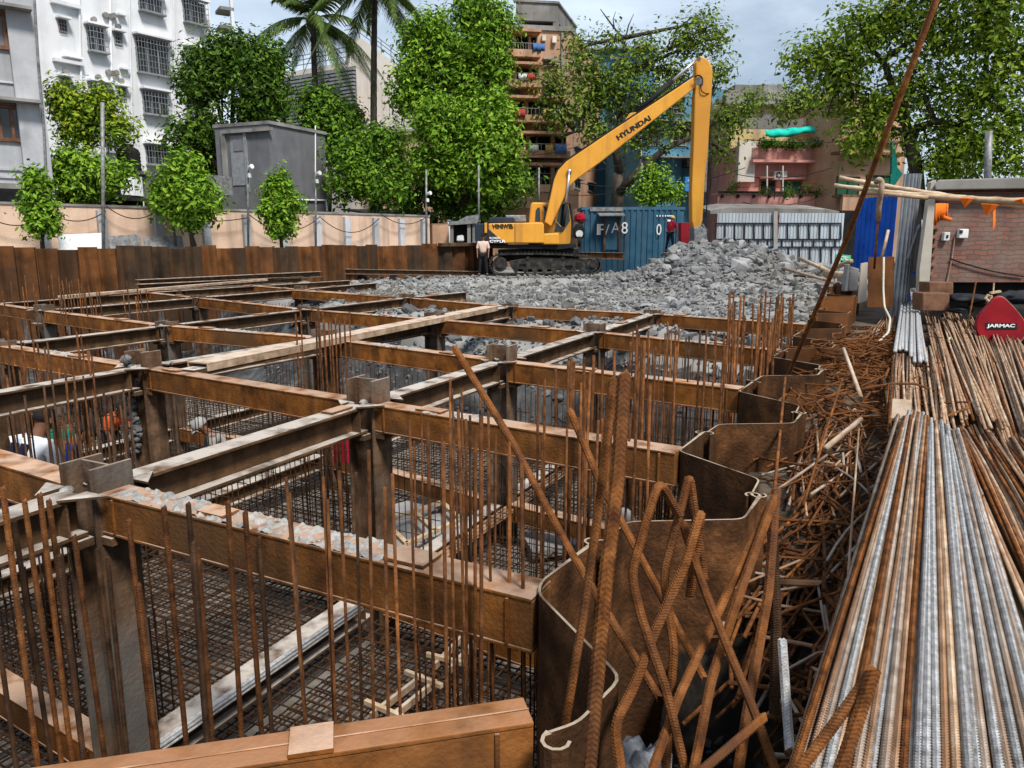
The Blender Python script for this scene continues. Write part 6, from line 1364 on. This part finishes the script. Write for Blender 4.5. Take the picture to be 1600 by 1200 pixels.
mb = MB(); mb.box(D(1590, 505, Ym + .5), .7, .6, .55); mb.box(D(1600, 525, Ym + .6), .9, .7, .3); mb.build('motor_block', M['tyre'], t, bevel=.03)
mb = MB(); mb.tube([D(1546, 472, Ym + .2), D(1540, 466, Ym + .2), D(1543, 461, Ym + .2), D(1549, 463, Ym + .2), D(1548, 470, Ym + .2)], .02, 6); mb.bar(D(1547, 458, Ym + .2), D(1563, 455, Ym + .2), .05, .03); mb.tube([D(1553, 442, Ym + .3), D(1552, 457, Ym + .3)], .012, 6); mb.build('lever', M['bamboo'], t)
rbar([D(1525, 440, 11.4), D(1510, 520, 10.6)], .012, M['bar_rust'], 'thin upright rod stuck in a timber base left of the red machine')
mb = MB(); mb.box(P(1508, 523, -.22), .3, .12, .08, .2); tag(mb.build('timber_block', M['timber']), 'small timber block under the thin rod left of the red machine', 'timber block')
mb = MB(); lump(mb, P(1486, 532, -.12), .05, .9); tag(mb.build('cap', mat('lime_plastic', [(.4, .42, .2), (.5, .52, .28)], 6, .5, .1), smooth=True), 'pale lime green rounded cap on a dark stick among the brown bars', 'cap'); rbar([P(1485, 535, -.13), P(1468, 560, -.2)], .012, M['bar_dark'], 'short dark stick below the lime green cap')
# bamboo poles with flags
def bamboo(p, q, r, label):
    n = 9; pts = []; rs = []
    for i in range(n * 3 + 1):
        u = i / (n * 3); c = p.lerp(q, u) - UZ * .03 * math.sin(math.pi * u); pts.append(c); rs.append(r * (1.22 if i % 3 == 0 else 1) * (.85 + .3 * u))
    mb = MB(); mb.tube(pts, rs, 8); return tag(mb.build('bamboo_pole', M['bamboo'], smooth=True), label, 'bamboo pole')
bamboo(D(1312, 278, 8.4), D(1700, 332, 6.8), .026, 'upper bamboo pole reaching out across the brick shed'); bamboo(D(1304, 290, 8.2), D(1640, 316, 7.0), .026, 'lower bamboo pole reaching out across the brick shed, crossing the upper one')
rbar([D(1348, 300, 8.0), D(1376, 302, 7.9), D(1450, 309, 7.6)], .022, M['bamboo'], 'short third bamboo piece tied below the two bamboo poles')
FO = mat('flag_orange', [(.78, .16, .02), (.88, .22, .03)], 5, .8, .1)
for k, tri in enumerate((((1499, 309), (1521, 310), (1510, 324)), ((1533, 318), (1560, 320), (1544, 337)), ((1583, 313), (1602, 308), (1602, 318)))):
    mb = MB(); p = [D(x, y, 7.15 - k * .12) for x, y in tri]; mb.add([p[0], (p[0] + p[1]) / 2 + Vector((0, -.03, 0)), p[1], p[2] + Vector((0, .03, 0))], [(0, 1, 3), (1, 2, 3)]); o = mb.build('pennant', FO); q = o.modifiers.new('thick', 'SOLIDIFY'); q.thickness = .006
    tag(o, ['left orange triangular flag hanging on the bamboo pole', 'middle orange triangular flag with a long tail on the bamboo pole', 'orange cloth at the right edge on the bamboo pole'][k], 'flag')
mb = MB(); mb.add([D(x, y, 7.05) for x, y in ((1551, 332), (1555, 326), (1555, 352), (1551, 360))], [(0, 1, 2, 3)]); o = mb.build('flag_tail', FO); q = o.modifiers.new('thick', 'SOLIDIFY'); q.thickness = .006; tag(o, 'narrow orange strip hanging under the middle flag', 'cloth strip')
mb = MB(); n = 10; vs = []
for i in range(n + 1):
    u = i / n; x = 1462 + 20 * u - (3 if i % 2 else 0); dp = 7.5 + .05 * (i % 2)
    bt = 352 - 12 * abs(u - .25) + (10 if u < .3 else -16 * (u > .6) * 0)
    vs += [D(x, 318, dp), D(x - 1, 332, dp - .02), D(x - 3 * (1 - u), 344 + 18 * max(0, .45 - u), dp)]
mb.add(vs, [(i * 3 + k, (i + 1) * 3 + k, (i + 1) * 3 + k + 1, i * 3 + k + 1) for i in range(n) for k in range(2)]); mb.add([D(x, y, 7.49) for x, y in ((1474, 336), (1487, 341), (1486, 346), (1473, 343))], [(0, 1, 2, 3)])
o = mb.build('hanging_shirt', FO, smooth=True); q = o.modifiers.new('thick', 'SOLIDIFY'); q.thickness = .01; tag(o, 'crumpled orange shirt hanging from the bamboo pole before the brick wall', 'shirt')
# rope tied round the poles
c = D(1374, 298, 7.95); mb = MB(); mb.tube(rounded([D(1369, 285, 7.9), D(1373, 280, 7.85), D(1378, 284, 7.85), D(1377, 300, 7.84), D(1374, 316, 7.9), D(1372, 345, 7.95)], .05), [.028] * len(rounded([D(1369, 285, 7.9)] * 1 + [D(1373, 280, 7.85), D(1378, 284, 7.85), D(1377, 300, 7.84), D(1374, 316, 7.9), D(1372, 345, 7.95)], .05)), 8)
tag(mb.build('rope', M['timber'], smooth=True), 'brown cloth rope tied round the bamboo poles and hanging down', 'rope')
rbar([D(1372, 345, 7.95), D(1366, 420, 8.1)], .012, M['bar_rust'], 'thin rusty wire hanging below the tied rope')
# white rope on far sheet piles
mb = MB(); q = rounded([D(1381, 402, 13.2), D(1380, 452, 13.0), D(1382, 480, 12.6), D(1391, 498, 11.5), D(1388, 520, 10.6), D(1372, 535, 10.2)], .15); mb.tube(q, .018, 6); tag(mb.build('rope', M['rope'], smooth=True), 'white rope hanging over the tall far sheet pile down to the bars', 'rope')
# tall far pile with boards
mb = MB(); mb.prism([D(x, y, 13.4) for x, y in ((1357, 402), (1393, 401), (1392, 480), (1355, 480))], (.1, .1, 0)); tag(mb.build('sheet_pile', M['pile_far']), 'tall flat rusty sheet pile at the far end of the right hand wall', 'sheet pile')
mb = MB(); mb.prism([D(x, y, 15.2) for x, y in ((1346, 412), (1356, 410), (1354, 470), (1341, 474))], (0, .05, 0)); tag(mb.build('board', mat('beige_board', [(.45, .38, .3), (.55, .48, .4)], 3, .8, .1)), 'pale board standing left of the tall far sheet pile', 'board')
mb = MB(); mb.prism([D(x, y, 15.9) for x, y in ((1325, 413), (1329, 413), (1325, 455), (1320, 456))], (0, .2, 0)); mb.prism([D(x, y, 16.1) for x, y in ((1328, 416), (1343, 420), (1340, 455), (1325, 455))], (0, .1, 0)); tag(mb.build('concrete_block', M['concrete'], bevel=.02), 'grey ribbed concrete panel standing at the right end of the rubble', 'concrete panel')
for k, (p, q, r_) in enumerate([((1290, 428, 19), (1345, 432, 17), .09), ((1250, 404, 24), (1300, 426, 21), .06), ((1305, 418, 19), (1330, 408, 18), .06), ((1225, 420, 24), (1300, 440, 20), .05)]):
    rbar([D(*p), D(*q)], r_, M['timber'], ['thick log lying at the right end of the rubble', 'long timber lying on the right slope of the rubble', 'curved pale stick by the green board', 'thin timber lying low on the right slope of the rubble'][k], name='timber_log')

# ================================================================== TREES
def leafmat(name, cols, trans=.2):
    m = bpy.data.materials.new(name); m.use_nodes = True; t = m.node_tree; N = t.nodes; lk = t.links.new; b = N['Principled BSDF']; o = N['Material Output']
    g = N.new('ShaderNodeNewGeometry'); cr = N.new('ShaderNodeValToRGB'); el = cr.color_ramp.elements
    while len(el) < len(cols): el.new(.5)
    for i, c in enumerate(cols): el[i].position = i / (len(cols) - 1); el[i].color = (*c, 1)
    lk(g.outputs['Random Per Island'], cr.inputs[0]); lk(cr.outputs[0], b.inputs['Base Color']); b.inputs['Roughness'].default_value = .5; b.inputs['Specular IOR Level'].default_value = .12
    tr = N.new('ShaderNodeBsdfTranslucent'); lk(cr.outputs[0], tr.inputs['Color']); mx_ = N.new('ShaderNodeMixShader'); mx_.inputs[0].default_value = trans
    lk(b.outputs[0], mx_.inputs[1]); lk(tr.outputs[0], mx_.inputs[2]); lk(mx_.outputs[0], o.inputs['Surface']); return m
LB = leafmat('leaf_bright', [(0.0380, 0.0830, 0.0067), (0.1084, 0.2257, 0.0140), (0.1857, 0.3443, 0.0237), (0.2942, 0.4269, 0.0412)])
LM = leafmat('leaf_mid', [(0.0258, 0.0593, 0.0066), (0.0677, 0.1555, 0.0113), (0.1272, 0.2462, 0.0181), (0.2031, 0.3240, 0.0286)])
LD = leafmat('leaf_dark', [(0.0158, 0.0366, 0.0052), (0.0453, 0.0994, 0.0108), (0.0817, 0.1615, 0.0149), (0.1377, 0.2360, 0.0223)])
LY = leafmat('leaf_yellow', [(0.0526, 0.1026, 0.0068), (0.1398, 0.2444, 0.0156), (0.2366, 0.3421, 0.0215), (0.3656, 0.3910, 0.0293)])
LO = leafmat('leaf_olive', [(0.0370, 0.0709, 0.0079), (0.1059, 0.1744, 0.0202), (0.1764, 0.2475, 0.0315), (0.2586, 0.3375, 0.0450)])
LR = leafmat('leaf_right', [(0.0400, 0.0754, 0.0072), (0.1145, 0.2022, 0.0140), (0.1960, 0.2911, 0.0206), (0.3105, 0.3922, 0.0384)], .3)
BK = mat('bark', [(.025, .02, .016), (.06, .048, .038), (.10, .085, .07)], 4, .95, .6, stretch=(1, 1, .3))
rng = np.random.default_rng(5)
def leaves_mesh(cents, per, sig, size, cc=None, crad=None, asp=.5, droop=0):
    n = len(cents) * per; C = np.repeat(cents, per, 0); P_ = C + rng.normal(0, 1, (n, 3)) * sig
    dv = (P_ - C) / sig; nrm = rng.normal(0, 1, (n, 3)) * .45 + dv * .55 + np.array([0, -.1, .65]); nrm /= np.linalg.norm(nrm, axis=1)[:, None]
    t = rng.normal(0, 1, (n, 3)); t[:, 2] -= droop; t -= nrm * (t * nrm).sum(1)[:, None]; t /= np.linalg.norm(t, axis=1)[:, None]; b = np.cross(nrm, t)
    L_ = size * rng.uniform(.4, 1.65, n)[:, None]; W_ = L_ * asp
    v = np.stack([P_ - t * L_ * .5, P_ - t * L_ * .02 + b * W_ * .5 + nrm * L_ * .07, P_ + t * L_ * .55 - nrm * L_ * .08, P_ - t * L_ * .02 - b * W_ * .5 + nrm * L_ * .07], 1).reshape(-1, 3)
    return v, n
def tree(name, label, cat, blobs, base, tr_r, lm, nleaf, lsize, per=26, sig=.33, cl=2.6, group=None, asp=.5, shell=.5, fork=None, extra=(), limb=1.0, nbr=5, droop=0):
    """blobs: (px, py, rx, ry, Y, weight) ellipsoids in picture pixels turned into metres at depth Y"""
    per = int(per * cl); sig = sig * 1.0; lsize = lsize * .76; nleaf = int(nleaf * 1.9); per = int(per * 1.7); sig = sig * 1.06
    base = Vector(base); t = thing(name, base, label, cat, group); B_ = []
    for (px, py, rx, ry, Y, wt) in blobs:
        s = Y / FPX * .93; B_.append((D(px, py, Y), rx * s, ry * s, wt))
    tot = sum(b_[3] for b_ in B_); allc = []; cents = []
    for c, rx, ry, wt in B_:
        k = max(1, int(nleaf / per * wt / tot)); d = rng.normal(0, 1, (k, 3)); d /= np.linalg.norm(d, axis=1)[:, None]; r_ = rng.uniform(0, 1, k) ** shell * (1 + .7 * np.array([noise.noise(Vector((e[0] * 1.6 + c.x, e[1] * 1.6, e[2] * 1.6 + c.z))) for e in d]))
        q = np.array(c[:]) + d * r_[:, None] * np.array([rx, rx * .9, ry]); cents.append(q); allc.append(q)
    Cn = np.concatenate(cents); s_ = sig
    v, n = leaves_mesh(Cn, per, s_, lsize, asp=asp, droop=droop); g = np.array(base[:])
    me = bpy.data.meshes.new('foliage'); me.from_pydata((v - g).tolist(), [], [(4 * i, 4 * i + 1, 4 * i + 2, 4 * i + 3) for i in range(n)]); me.materials.append(lm); me.update()
    o = bpy.data.objects.new('crown', me); COL.objects.link(o); o.parent = t; ORG[o.name] = base
    mb = MB(); top = sum((b_[0] * b_[3] for b_ in B_), Vector()) / tot
    fk = Vector(fork) if fork is not None else base.lerp(Vector((top.x, top.y, max(min(b_[0].z - b_[2] for b_ in B_), base.z + .4))), .9)
    mb.tube([base - UZ * .3, base.lerp(fk, .5) + Vector((uni(-.1, .1), uni(-.1, .1), 0)) * tr_r * 4, fk], [tr_r * 1.25, tr_r, tr_r * .85], 10)
    cand = [fk] + [Vector(p) for pts_, rr_ in extra for p, q_ in list(zip(pts_, rr_))[1:] if q_ >= tr_r * .17]
    fk0 = fk
    for (c, rx, ry, wt), q in zip(B_, allc):
        fk = min(cand, key=lambda p: (p - c).length + max(0, p.z - c.z) * .5) if extra else fk0
        md = fk.lerp(c, .5) + Vector((uni(-.2, .2), uni(-.2, .2), uni(.0, .25))) * rx * .6; l1 = [fk, fk.lerp(md, .5), md, md.lerp(c, .55), c]
        mb.tube(l1, [tr_r * .7 * limb, tr_r * .6 * limb, tr_r * .5 * limb, tr_r * .38 * limb, tr_r * .25 * limb], 7)
        for i in rng.choice(len(q), min(len(q), nbr), replace=False):
            e = Vector(q[i]); st = md.lerp(c, uni(0, 1)); m2 = st.lerp(e, .5) + Vector((uni(-1, 1), uni(-1, 1), uni(0, 1))) * rx * .12
            mb.tube([st, m2, e], [tr_r * .26 * limb, tr_r * .17 * limb, tr_r * .07 * limb], 5)
    for pts, rs in extra: mb.tube([Vector(p) for p in pts], rs, 8)
    mb.build('trunk', BK, t, smooth=True)
    return t
tree('sapling', 'small slim bright green tree growing on the cream wall at the far left', 'tree', [(60, 290, 20, 26, 23.6, 1), (62, 325, 27, 30, 23.6, 1.6), (64, 350, 20, 14, 23.5, .6)], D(66, 385, 23.7), .06, LB, 3770, 0.18, per=11, sig=.13, shell=.7)
tree('bush_tree', 'leafy bright green tree leaning out over the middle of the cream wall', 'tree', [(283, 285, 38, 28, 27.2, 1.4), (310, 312, 36, 28, 27, 1.4), (262, 310, 30, 24, 27.2, 1), (290, 262, 22, 16, 27.4, .5), (300, 335, 22, 16, 26.8, .5)], D(302, 385, 27), .08, LB, 7540, 0.22, per=11, sig=.19, shell=.7, extra=[([D(305, 385, 26.9), D(292, 345, 26.9), D(290, 310, 27)], [.07, .06, .04]), ([D(275, 385, 27.1), D(270, 345, 27.1), D(270, 320, 27.1)], [.05, .05, .03])])
tree('sapling', 'small bright green tree hanging on the cream wall before the grey hut', 'tree', [(434, 295, 20, 28, 28.9, 1), (436, 325, 32, 26, 28.8, 1.6), (440, 352, 22, 16, 28.7, .6)], D(440, 380, 28.9), .06, LB, 4060, 0.20, per=11, sig=.15, shell=.7)
tree('broadleaf_tree', 'yellow green open tree before the white apartment block', 'tree', [(110, 165, 26, 26, 30.5, 1), (150, 165, 32, 26, 30.5, 1), (125, 200, 36, 26, 30.5, 1), (180, 200, 22, 18, 30.5, .5), (95, 145, 12, 10, 30.5, .3)], D(122, 300, 30.5), .10, LY, 3770, 0.22, per=13, sig=.28, shell=.6, limb=.8)
tree('shrub', 'dense bright green shrub below the yellow green tree by the wall', 'shrub', [(112, 265, 28, 26, 29.5, 1), (155, 275, 38, 24, 29.5, 1.3), (130, 290, 42, 16, 29.4, 1)], D(130, 310, 29.5), .08, LB, 5220, 0.23, per=18, sig=.25)
tree('broadleaf_tree', 'big dark green tree between the white block and the grey hut', 'tree', [(328, 108, 42, 34, 37.5, 1.4), (400, 112, 50, 42, 37.5, 1.8), (365, 82, 34, 20, 37.5, .8), (310, 135, 34, 26, 37.5, 1), (420, 150, 40, 30, 37.5, 1), (300, 205, 34, 34, 37.0, 1), (345, 235, 34, 30, 38.5, .8), (395, 168, 42, 18, 37.5, .7), (330, 260, 40, 24, 38.5, .9)], D(335, 330, 38), .22, LD, 15225, 0.27, per=26, sig=.36, shell=.5)
tree('broadleaf_tree', 'mid green rounded tree before the louvred building', 'tree', [(495, 175, 30, 26, 44, 1), (525, 180, 34, 28, 44, 1), (510, 205, 46, 26, 44, 1.2), (545, 215, 20, 24, 44, .6), (500, 150, 20, 12, 44, .4)], D(512, 330, 44), .16, LM, 6960, 0.30, per=24, sig=.36)
tree('broadleaf_tree', 'round glossy green tree standing at the end of the cream wall', 'tree', [(560, 255, 42, 34, 36.5, 1.3), (600, 250, 36, 36, 36.5, 1.2), (575, 290, 56, 30, 36.3, 1.4), (595, 225, 26, 14, 36.5, .5)], D(586, 372, 36.8), .17, LM, 9425, 0.26, per=24, sig=.32, extra=[([D(588, 372, 36.6), D(588, 345, 36.6), D(584, 300, 36.5)], [.28, .24, .16])])
tree('broadleaf_tree', 'tallest rich green tree left of the orange building', 'tree', [(760, 25, 41, 40, 41, 1.1), (670, 70, 41, 40, 41, 1.4), (725, 100, 55, 48, 41, 2), (660, 120, 41, 40, 41, 1.2), (770, 90, 30, 40, 41, 1), (650, 160, 28, 20, 41, .6), (740, 175, 55, 32, 40, 1.5), (705, 200, 55, 42, 39.2, 2.2), (765, 215, 45, 44, 39.2, 1.8), (745, 250, 59, 38, 39.2, 2), (680, 250, 36, 36, 39.4, 1.2), (770, 275, 37, 28, 39.4, 1), (735, 15, 27, 24, 41, .5)], D(725, 345, 41), .3, LB, 25375, 0.30, per=30, sig=.38, shell=.45)
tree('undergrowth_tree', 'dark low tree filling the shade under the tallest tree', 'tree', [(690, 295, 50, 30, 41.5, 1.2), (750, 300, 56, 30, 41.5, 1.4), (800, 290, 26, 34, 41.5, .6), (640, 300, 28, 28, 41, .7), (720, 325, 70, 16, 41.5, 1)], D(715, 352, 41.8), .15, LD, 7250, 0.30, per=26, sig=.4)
tree('spreading_tree', 'sparse olive tree with dark crooked limbs behind the excavator boom', 'tree', [(860, 130, 36, 34, 43.5, 1), (920, 110, 40, 36, 43.5, 1), (965, 140, 44, 30, 43.5, 1), (1010, 80, 34, 26, 43.5, .8), (1075, 60, 36, 28, 43.5, 1.1), (1110, 60, 28, 24, 43.5, .7), (870, 180, 34, 22, 43.5, .8), (920, 165, 44, 28, 43.5, .9), (1120, 120, 26, 24, 43.2, .7), (1050, 110, 40, 26, 43.5, .8), (1135, 185, 30, 34, 43.0, .9), (1010, 175, 50, 26, 43.5, .8), (905, 75, 18, 16, 43.5, .4), (955, 60, 18, 16, 43.5, .4), (1130, 240, 22, 18, 43, .4), (1000, 215, 60, 22, 43.5, .6), (1098, 35, 12, 16, 43.5, .3), (940, 135, 40, 34, 43, .9), (985, 105, 36, 34, 43, .9), (1040, 150, 40, 34, 43, .8), (930, 215, 44, 26, 43, .6), (1060, 200, 40, 20, 43, .5)],
     D(962, 330, 43.5), .34, LO, 8120, 0.28, per=13, sig=.42, shell=.7, fork=D(965, 270, 43.5), limb=.55, nbr=7,
     extra=[([D(968, 300, 43.3), D(1000, 265, 43.2), D(1040, 232, 43), D(1090, 210, 43)], [.28, .22, .17, .1]), ([D(968, 270, 43.4), D(960, 225, 43.4), D(970, 180, 43.4), D(965, 145, 43.4)], [.26, .2, .15, .1]), ([D(962, 215, 43.4), D(935, 202, 43.2), D(900, 205, 43.2), D(872, 215, 43)], [.14, .11, .08, .05]), ([D(972, 160, 43.4), D(985, 115, 43.4), D(972, 60, 43.4), D(948, 28, 43.4), D(938, 14, 43.4)], [.1, .08, .06, .04, .02]), ([D(974, 75, 43.4), D(982, 40, 43.4), D(990, 22, 43.4)], [.05, .035, .015]), ([D(960, 45, 43.4), D(958, 30, 43.4), D(962, 18, 43.4)], [.04, .025, .012])])
tree('broadleaf_tree', 'great spreading light green tree over the brick shed at the right', 'tree', [(1300, 85, 40, 30, 29, .9), (1345, 50, 46, 36, 29, 1.1), (1400, 30, 50, 40, 29, 1.3), (1260, 95, 26, 20, 29, .5), (1330, 110, 44, 24, 29, .8), (1470, 50, 56, 50, 28, 1.6), (1550, 40, 60, 56, 27, 1.8), (1620, 80, 60, 70, 27, 1.6), (1440, 130, 52, 40, 28.5, 1.4), (1520, 140, 60, 44, 27.5, 1.6), (1590, 190, 50, 44, 27, 1.3), (1385, 165, 42, 26, 29, .9), (1330, 155, 34, 16, 29.2, .5), (1480, 200, 52, 34, 28, 1.2), (1540, 230, 56, 32, 27, 1.2), (1475, 255, 40, 24, 28, .8), (1350, 205, 46, 16, 29, .6), (1590, 255, 40, 24, 26.5, .6), (1500, 275, 46, 14, 28, .4), (1290, 140, 22, 12, 29, .25), (1345, 225, 34, 12, 29, .4), (1450, -20, 80, 30, 28, 1.2), (1580, -20, 80, 30, 27, 1.2)],
     D(1437, 330, 28.5), .24, LR, 15225, 0.23, per=14, sig=.36, shell=.6, fork=D(1420, 205, 28.5), limb=.7, nbr=6,
     extra=[([D(1420, 205, 28.5), D(1380, 95, 29), D(1365, 80, 29), D(1372, 30, 29), D(1400, 5, 29)], [.16, .1, .08, .06, .03]), ([D(1380, 95, 29), D(1340, 97, 29), D(1300, 85, 29)], [.08, .05, .025]), ([D(1420, 205, 28.5), D(1460, 190, 28), D(1500, 195, 28), D(1540, 160, 27.5)], [.16, .12, .1, .06]), ([D(1360, 140, 29), D(1325, 130, 29), D(1300, 155, 29), D(1292, 185, 29)], [.06, .05, .04, .02])])
tree('shrub', 'leafy shrub rising above the blue container left of the arm', 'shrub', [(1010, 302, 18, 16, 40.5, 1), (1040, 300, 22, 14, 40.5, 1), (1030, 275, 12, 16, 40.5, .5), (1012, 280, 8, 14, 40.5, .4)], D(1025, 330, 40.5), .07, LB, 2175, 0.23, per=14, sig=.26)
tree('potted_plants', 'dark climbing plants along the balcony under the turquoise net', 'plant', [(1200, 224, 26, 4, 44, 1), (1240, 225, 34, 4, 44, 1.2), (1285, 224, 26, 4, 44, 1), (1300, 234, 8, 10, 43.6, .4)], D(1240, 228, 44), .02, LD, 1885, 0.18, per=14, sig=.12)
tree('potted_plants', 'row of potted plants on the pink balcony ledge', 'plant', [(1150, 294, 20, 8, 43, 1), (1195, 298, 10, 6, 43, .5), (1232, 297, 16, 7, 43, .8), (1262, 293, 8, 10, 43, .5), (1280, 299, 10, 5, 43, .4)], D(1210, 303, 43.2), .02, LD, 500, 0.16, per=12, sig=.14)
tree('creeper', 'wispy green creeper in front of the yellow floor', 'plant', [(1250, 150, 26, 16, 40, 1), (1232, 170, 20, 14, 40, .7), (1275, 160, 22, 14, 40, .7), (1165, 170, 16, 14, 40, .5), (1180, 155, 14, 10, 40, .4)], D(1250, 172, 40), .03, LO, 1160, 0.25, per=9, sig=.35, shell=.7)
# palms
PLM = leafmat('palm_leaf', [(.03, .06, .012), (.06, .11, .02), (.10, .16, .03), (.2, .2, .05)], .25)
def palm(base, top, label, r0, r1, nf, ln, seed, dead=2):
    rg = random.Random(seed); base = Vector(base); top = Vector(top); t = thing('palm_tree', base, label, 'palm tree'); mb = MB(); pts = []; rs = []
    for i in range(30):
        u = i / 29; p = base.lerp(top, u) + (top - base).cross(Vector((0, 1, 0))).normalized() * math.sin(u * math.pi) * .3 * (1 if seed % 2 else .1); pts.append(p); rs.append((r0 + (r1 - r0) * u) * (1.06 if i % 2 else 1))
    mb.tube(pts, rs, 10); mb.build('trunk', BK, t, smooth=True)
    for k in range(nf):
        az = 2 * math.pi * k / nf * 1.0 + rg.uniform(-.2, .2); el = rg.uniform(-.55, 1.15); L_ = ln * rg.uniform(.8, 1.1); d = Vector((math.cos(az), math.sin(az), 0)); rib = []
        for i in range(15):
            u = i / 14; rib.append(top + UZ * .15 + d * L_ * u * math.cos(el) * (1 - .12 * u) + UZ * L_ * (u * math.sin(el) - .62 * u * u))
        mb = MB(); mb.tube(rib, [.045 * (1 - .8 * i / 14) for i in range(15)], 5)
        for i in range(54):
            u = .14 + .86 * i / 54; j = min(13, int(u * 14)); p = rib[j].lerp(rib[j + 1], u * 14 - j); tn = (rib[j + 1] - rib[j]).normalized(); sd_ = tn.cross(UZ).normalized(); up = sd_.cross(tn)
            ll = L_ * .21 * math.sin(min(1, (u + .12)) * math.pi * .86 + .25) + .12
            for s1 in (-1, 1):
                dr = (sd_ * s1 * .8 + tn * .55 - UZ * (.45 + .25 * rg.random()) + up * .1).normalized(); w_ = tn * .036; e = p + dr * ll * rg.uniform(.8, 1.1); m_ = p + dr * ll * .5 + UZ * .03
                mb.add([p - w_, p + w_, m_ + w_ * 1.1, e - UZ * .12 * ll, m_ - w_ * 1.1], [(0, 1, 2, 4), (4, 2, 3)])
        mb.build('frond', PLM, t)
    mb = MB()
    for i in range(7): a = rg.uniform(0, 6.28); lump(mb, top + Vector((math.cos(a) * .3, math.sin(a) * .3, rg.uniform(-.35, 0))), .15, 1.1)
    mb.build('coconut', BK, t, smooth=True)
palm(D(512, 250, 50), D(490, 34, 50), 'leaning coconut palm above the louvred building, its crown fully in view', .22, .15, 19, 5.0, 3)
palm(D(584, 230, 43), D(586, -22, 43), 'straight tall coconut palm whose crown is cut by the top edge', .19, .14, 18, 4.6, 8)

# wires across the street front
for k, (x0, y0, x1, y1, Y, sag) in enumerate([(765, 238, 905, 228, 41.5, .3), (770, 262, 1000, 250, 41.8, .5), (905, 286, 1165, 262, 41.5, .6), (1150, 272, 1300, 262, 40.5, .35), (1160, 316, 1300, 300, 40.2, .4), (1165, 218, 1470, 206, 39.5, .3), (850, 300, 1000, 292, 41.9, .3)]):
    p, q = D(x0, y0, Y), D(x1, y1, Y); mb = MB(); mb.tube([p.lerp(q, i / 10) - UZ * sag * 4 * (i / 10) * (1 - i / 10) for i in range(11)], .02, 5)
    tag(mb.build('overhead_wire', M['black_paint'], smooth=True), 'thin dark overhead wire before the house fronts, %s in order from the left' % ordl[k], 'wire')

# washing on the balconies
LC = [cloth('laundry_white', (.6, .6, .58)), cloth('laundry_red', (.4, .06, .05)), cloth('laundry_blue', (.08, .16, .36)), cloth('laundry_ochre', (.5, .33, .1))]
F = Facade(760, 47.2, 887, 48)
for k, (x, y) in enumerate([(812, 122), (824, 122), (836, 76), (850, 176), (862, 176), (806, 176), (870, 230), (852, 230), (828, 230), (872, 282)]):
    c = F.h(x, y) + F.n * 1.22; hw, hh = uni(.22, .4), uni(.35, .6); mb = MB(); n = 6; vs = []
    for i in range(n + 1):
        q = c + F.u * hw * (2 * i / n - 1) + F.n * .05 * math.sin(i * 1.9 + k); vs += [q, q - UZ * hh + F.n * .04 * math.sin(i * 2.3)]
    mb.add(vs, [(2 * i, 2 * i + 2, 2 * i + 3, 2 * i + 1) for i in range(n)]); o = mb.build('laundry', LC[k % 4], smooth=True); q = o.modifiers.new('thick', 'SOLIDIFY'); q.thickness = .01
    tag(o, 'cloth hung out to dry on a balcony of the weathered orange house', 'laundry', 'washing on the orange house balconies')
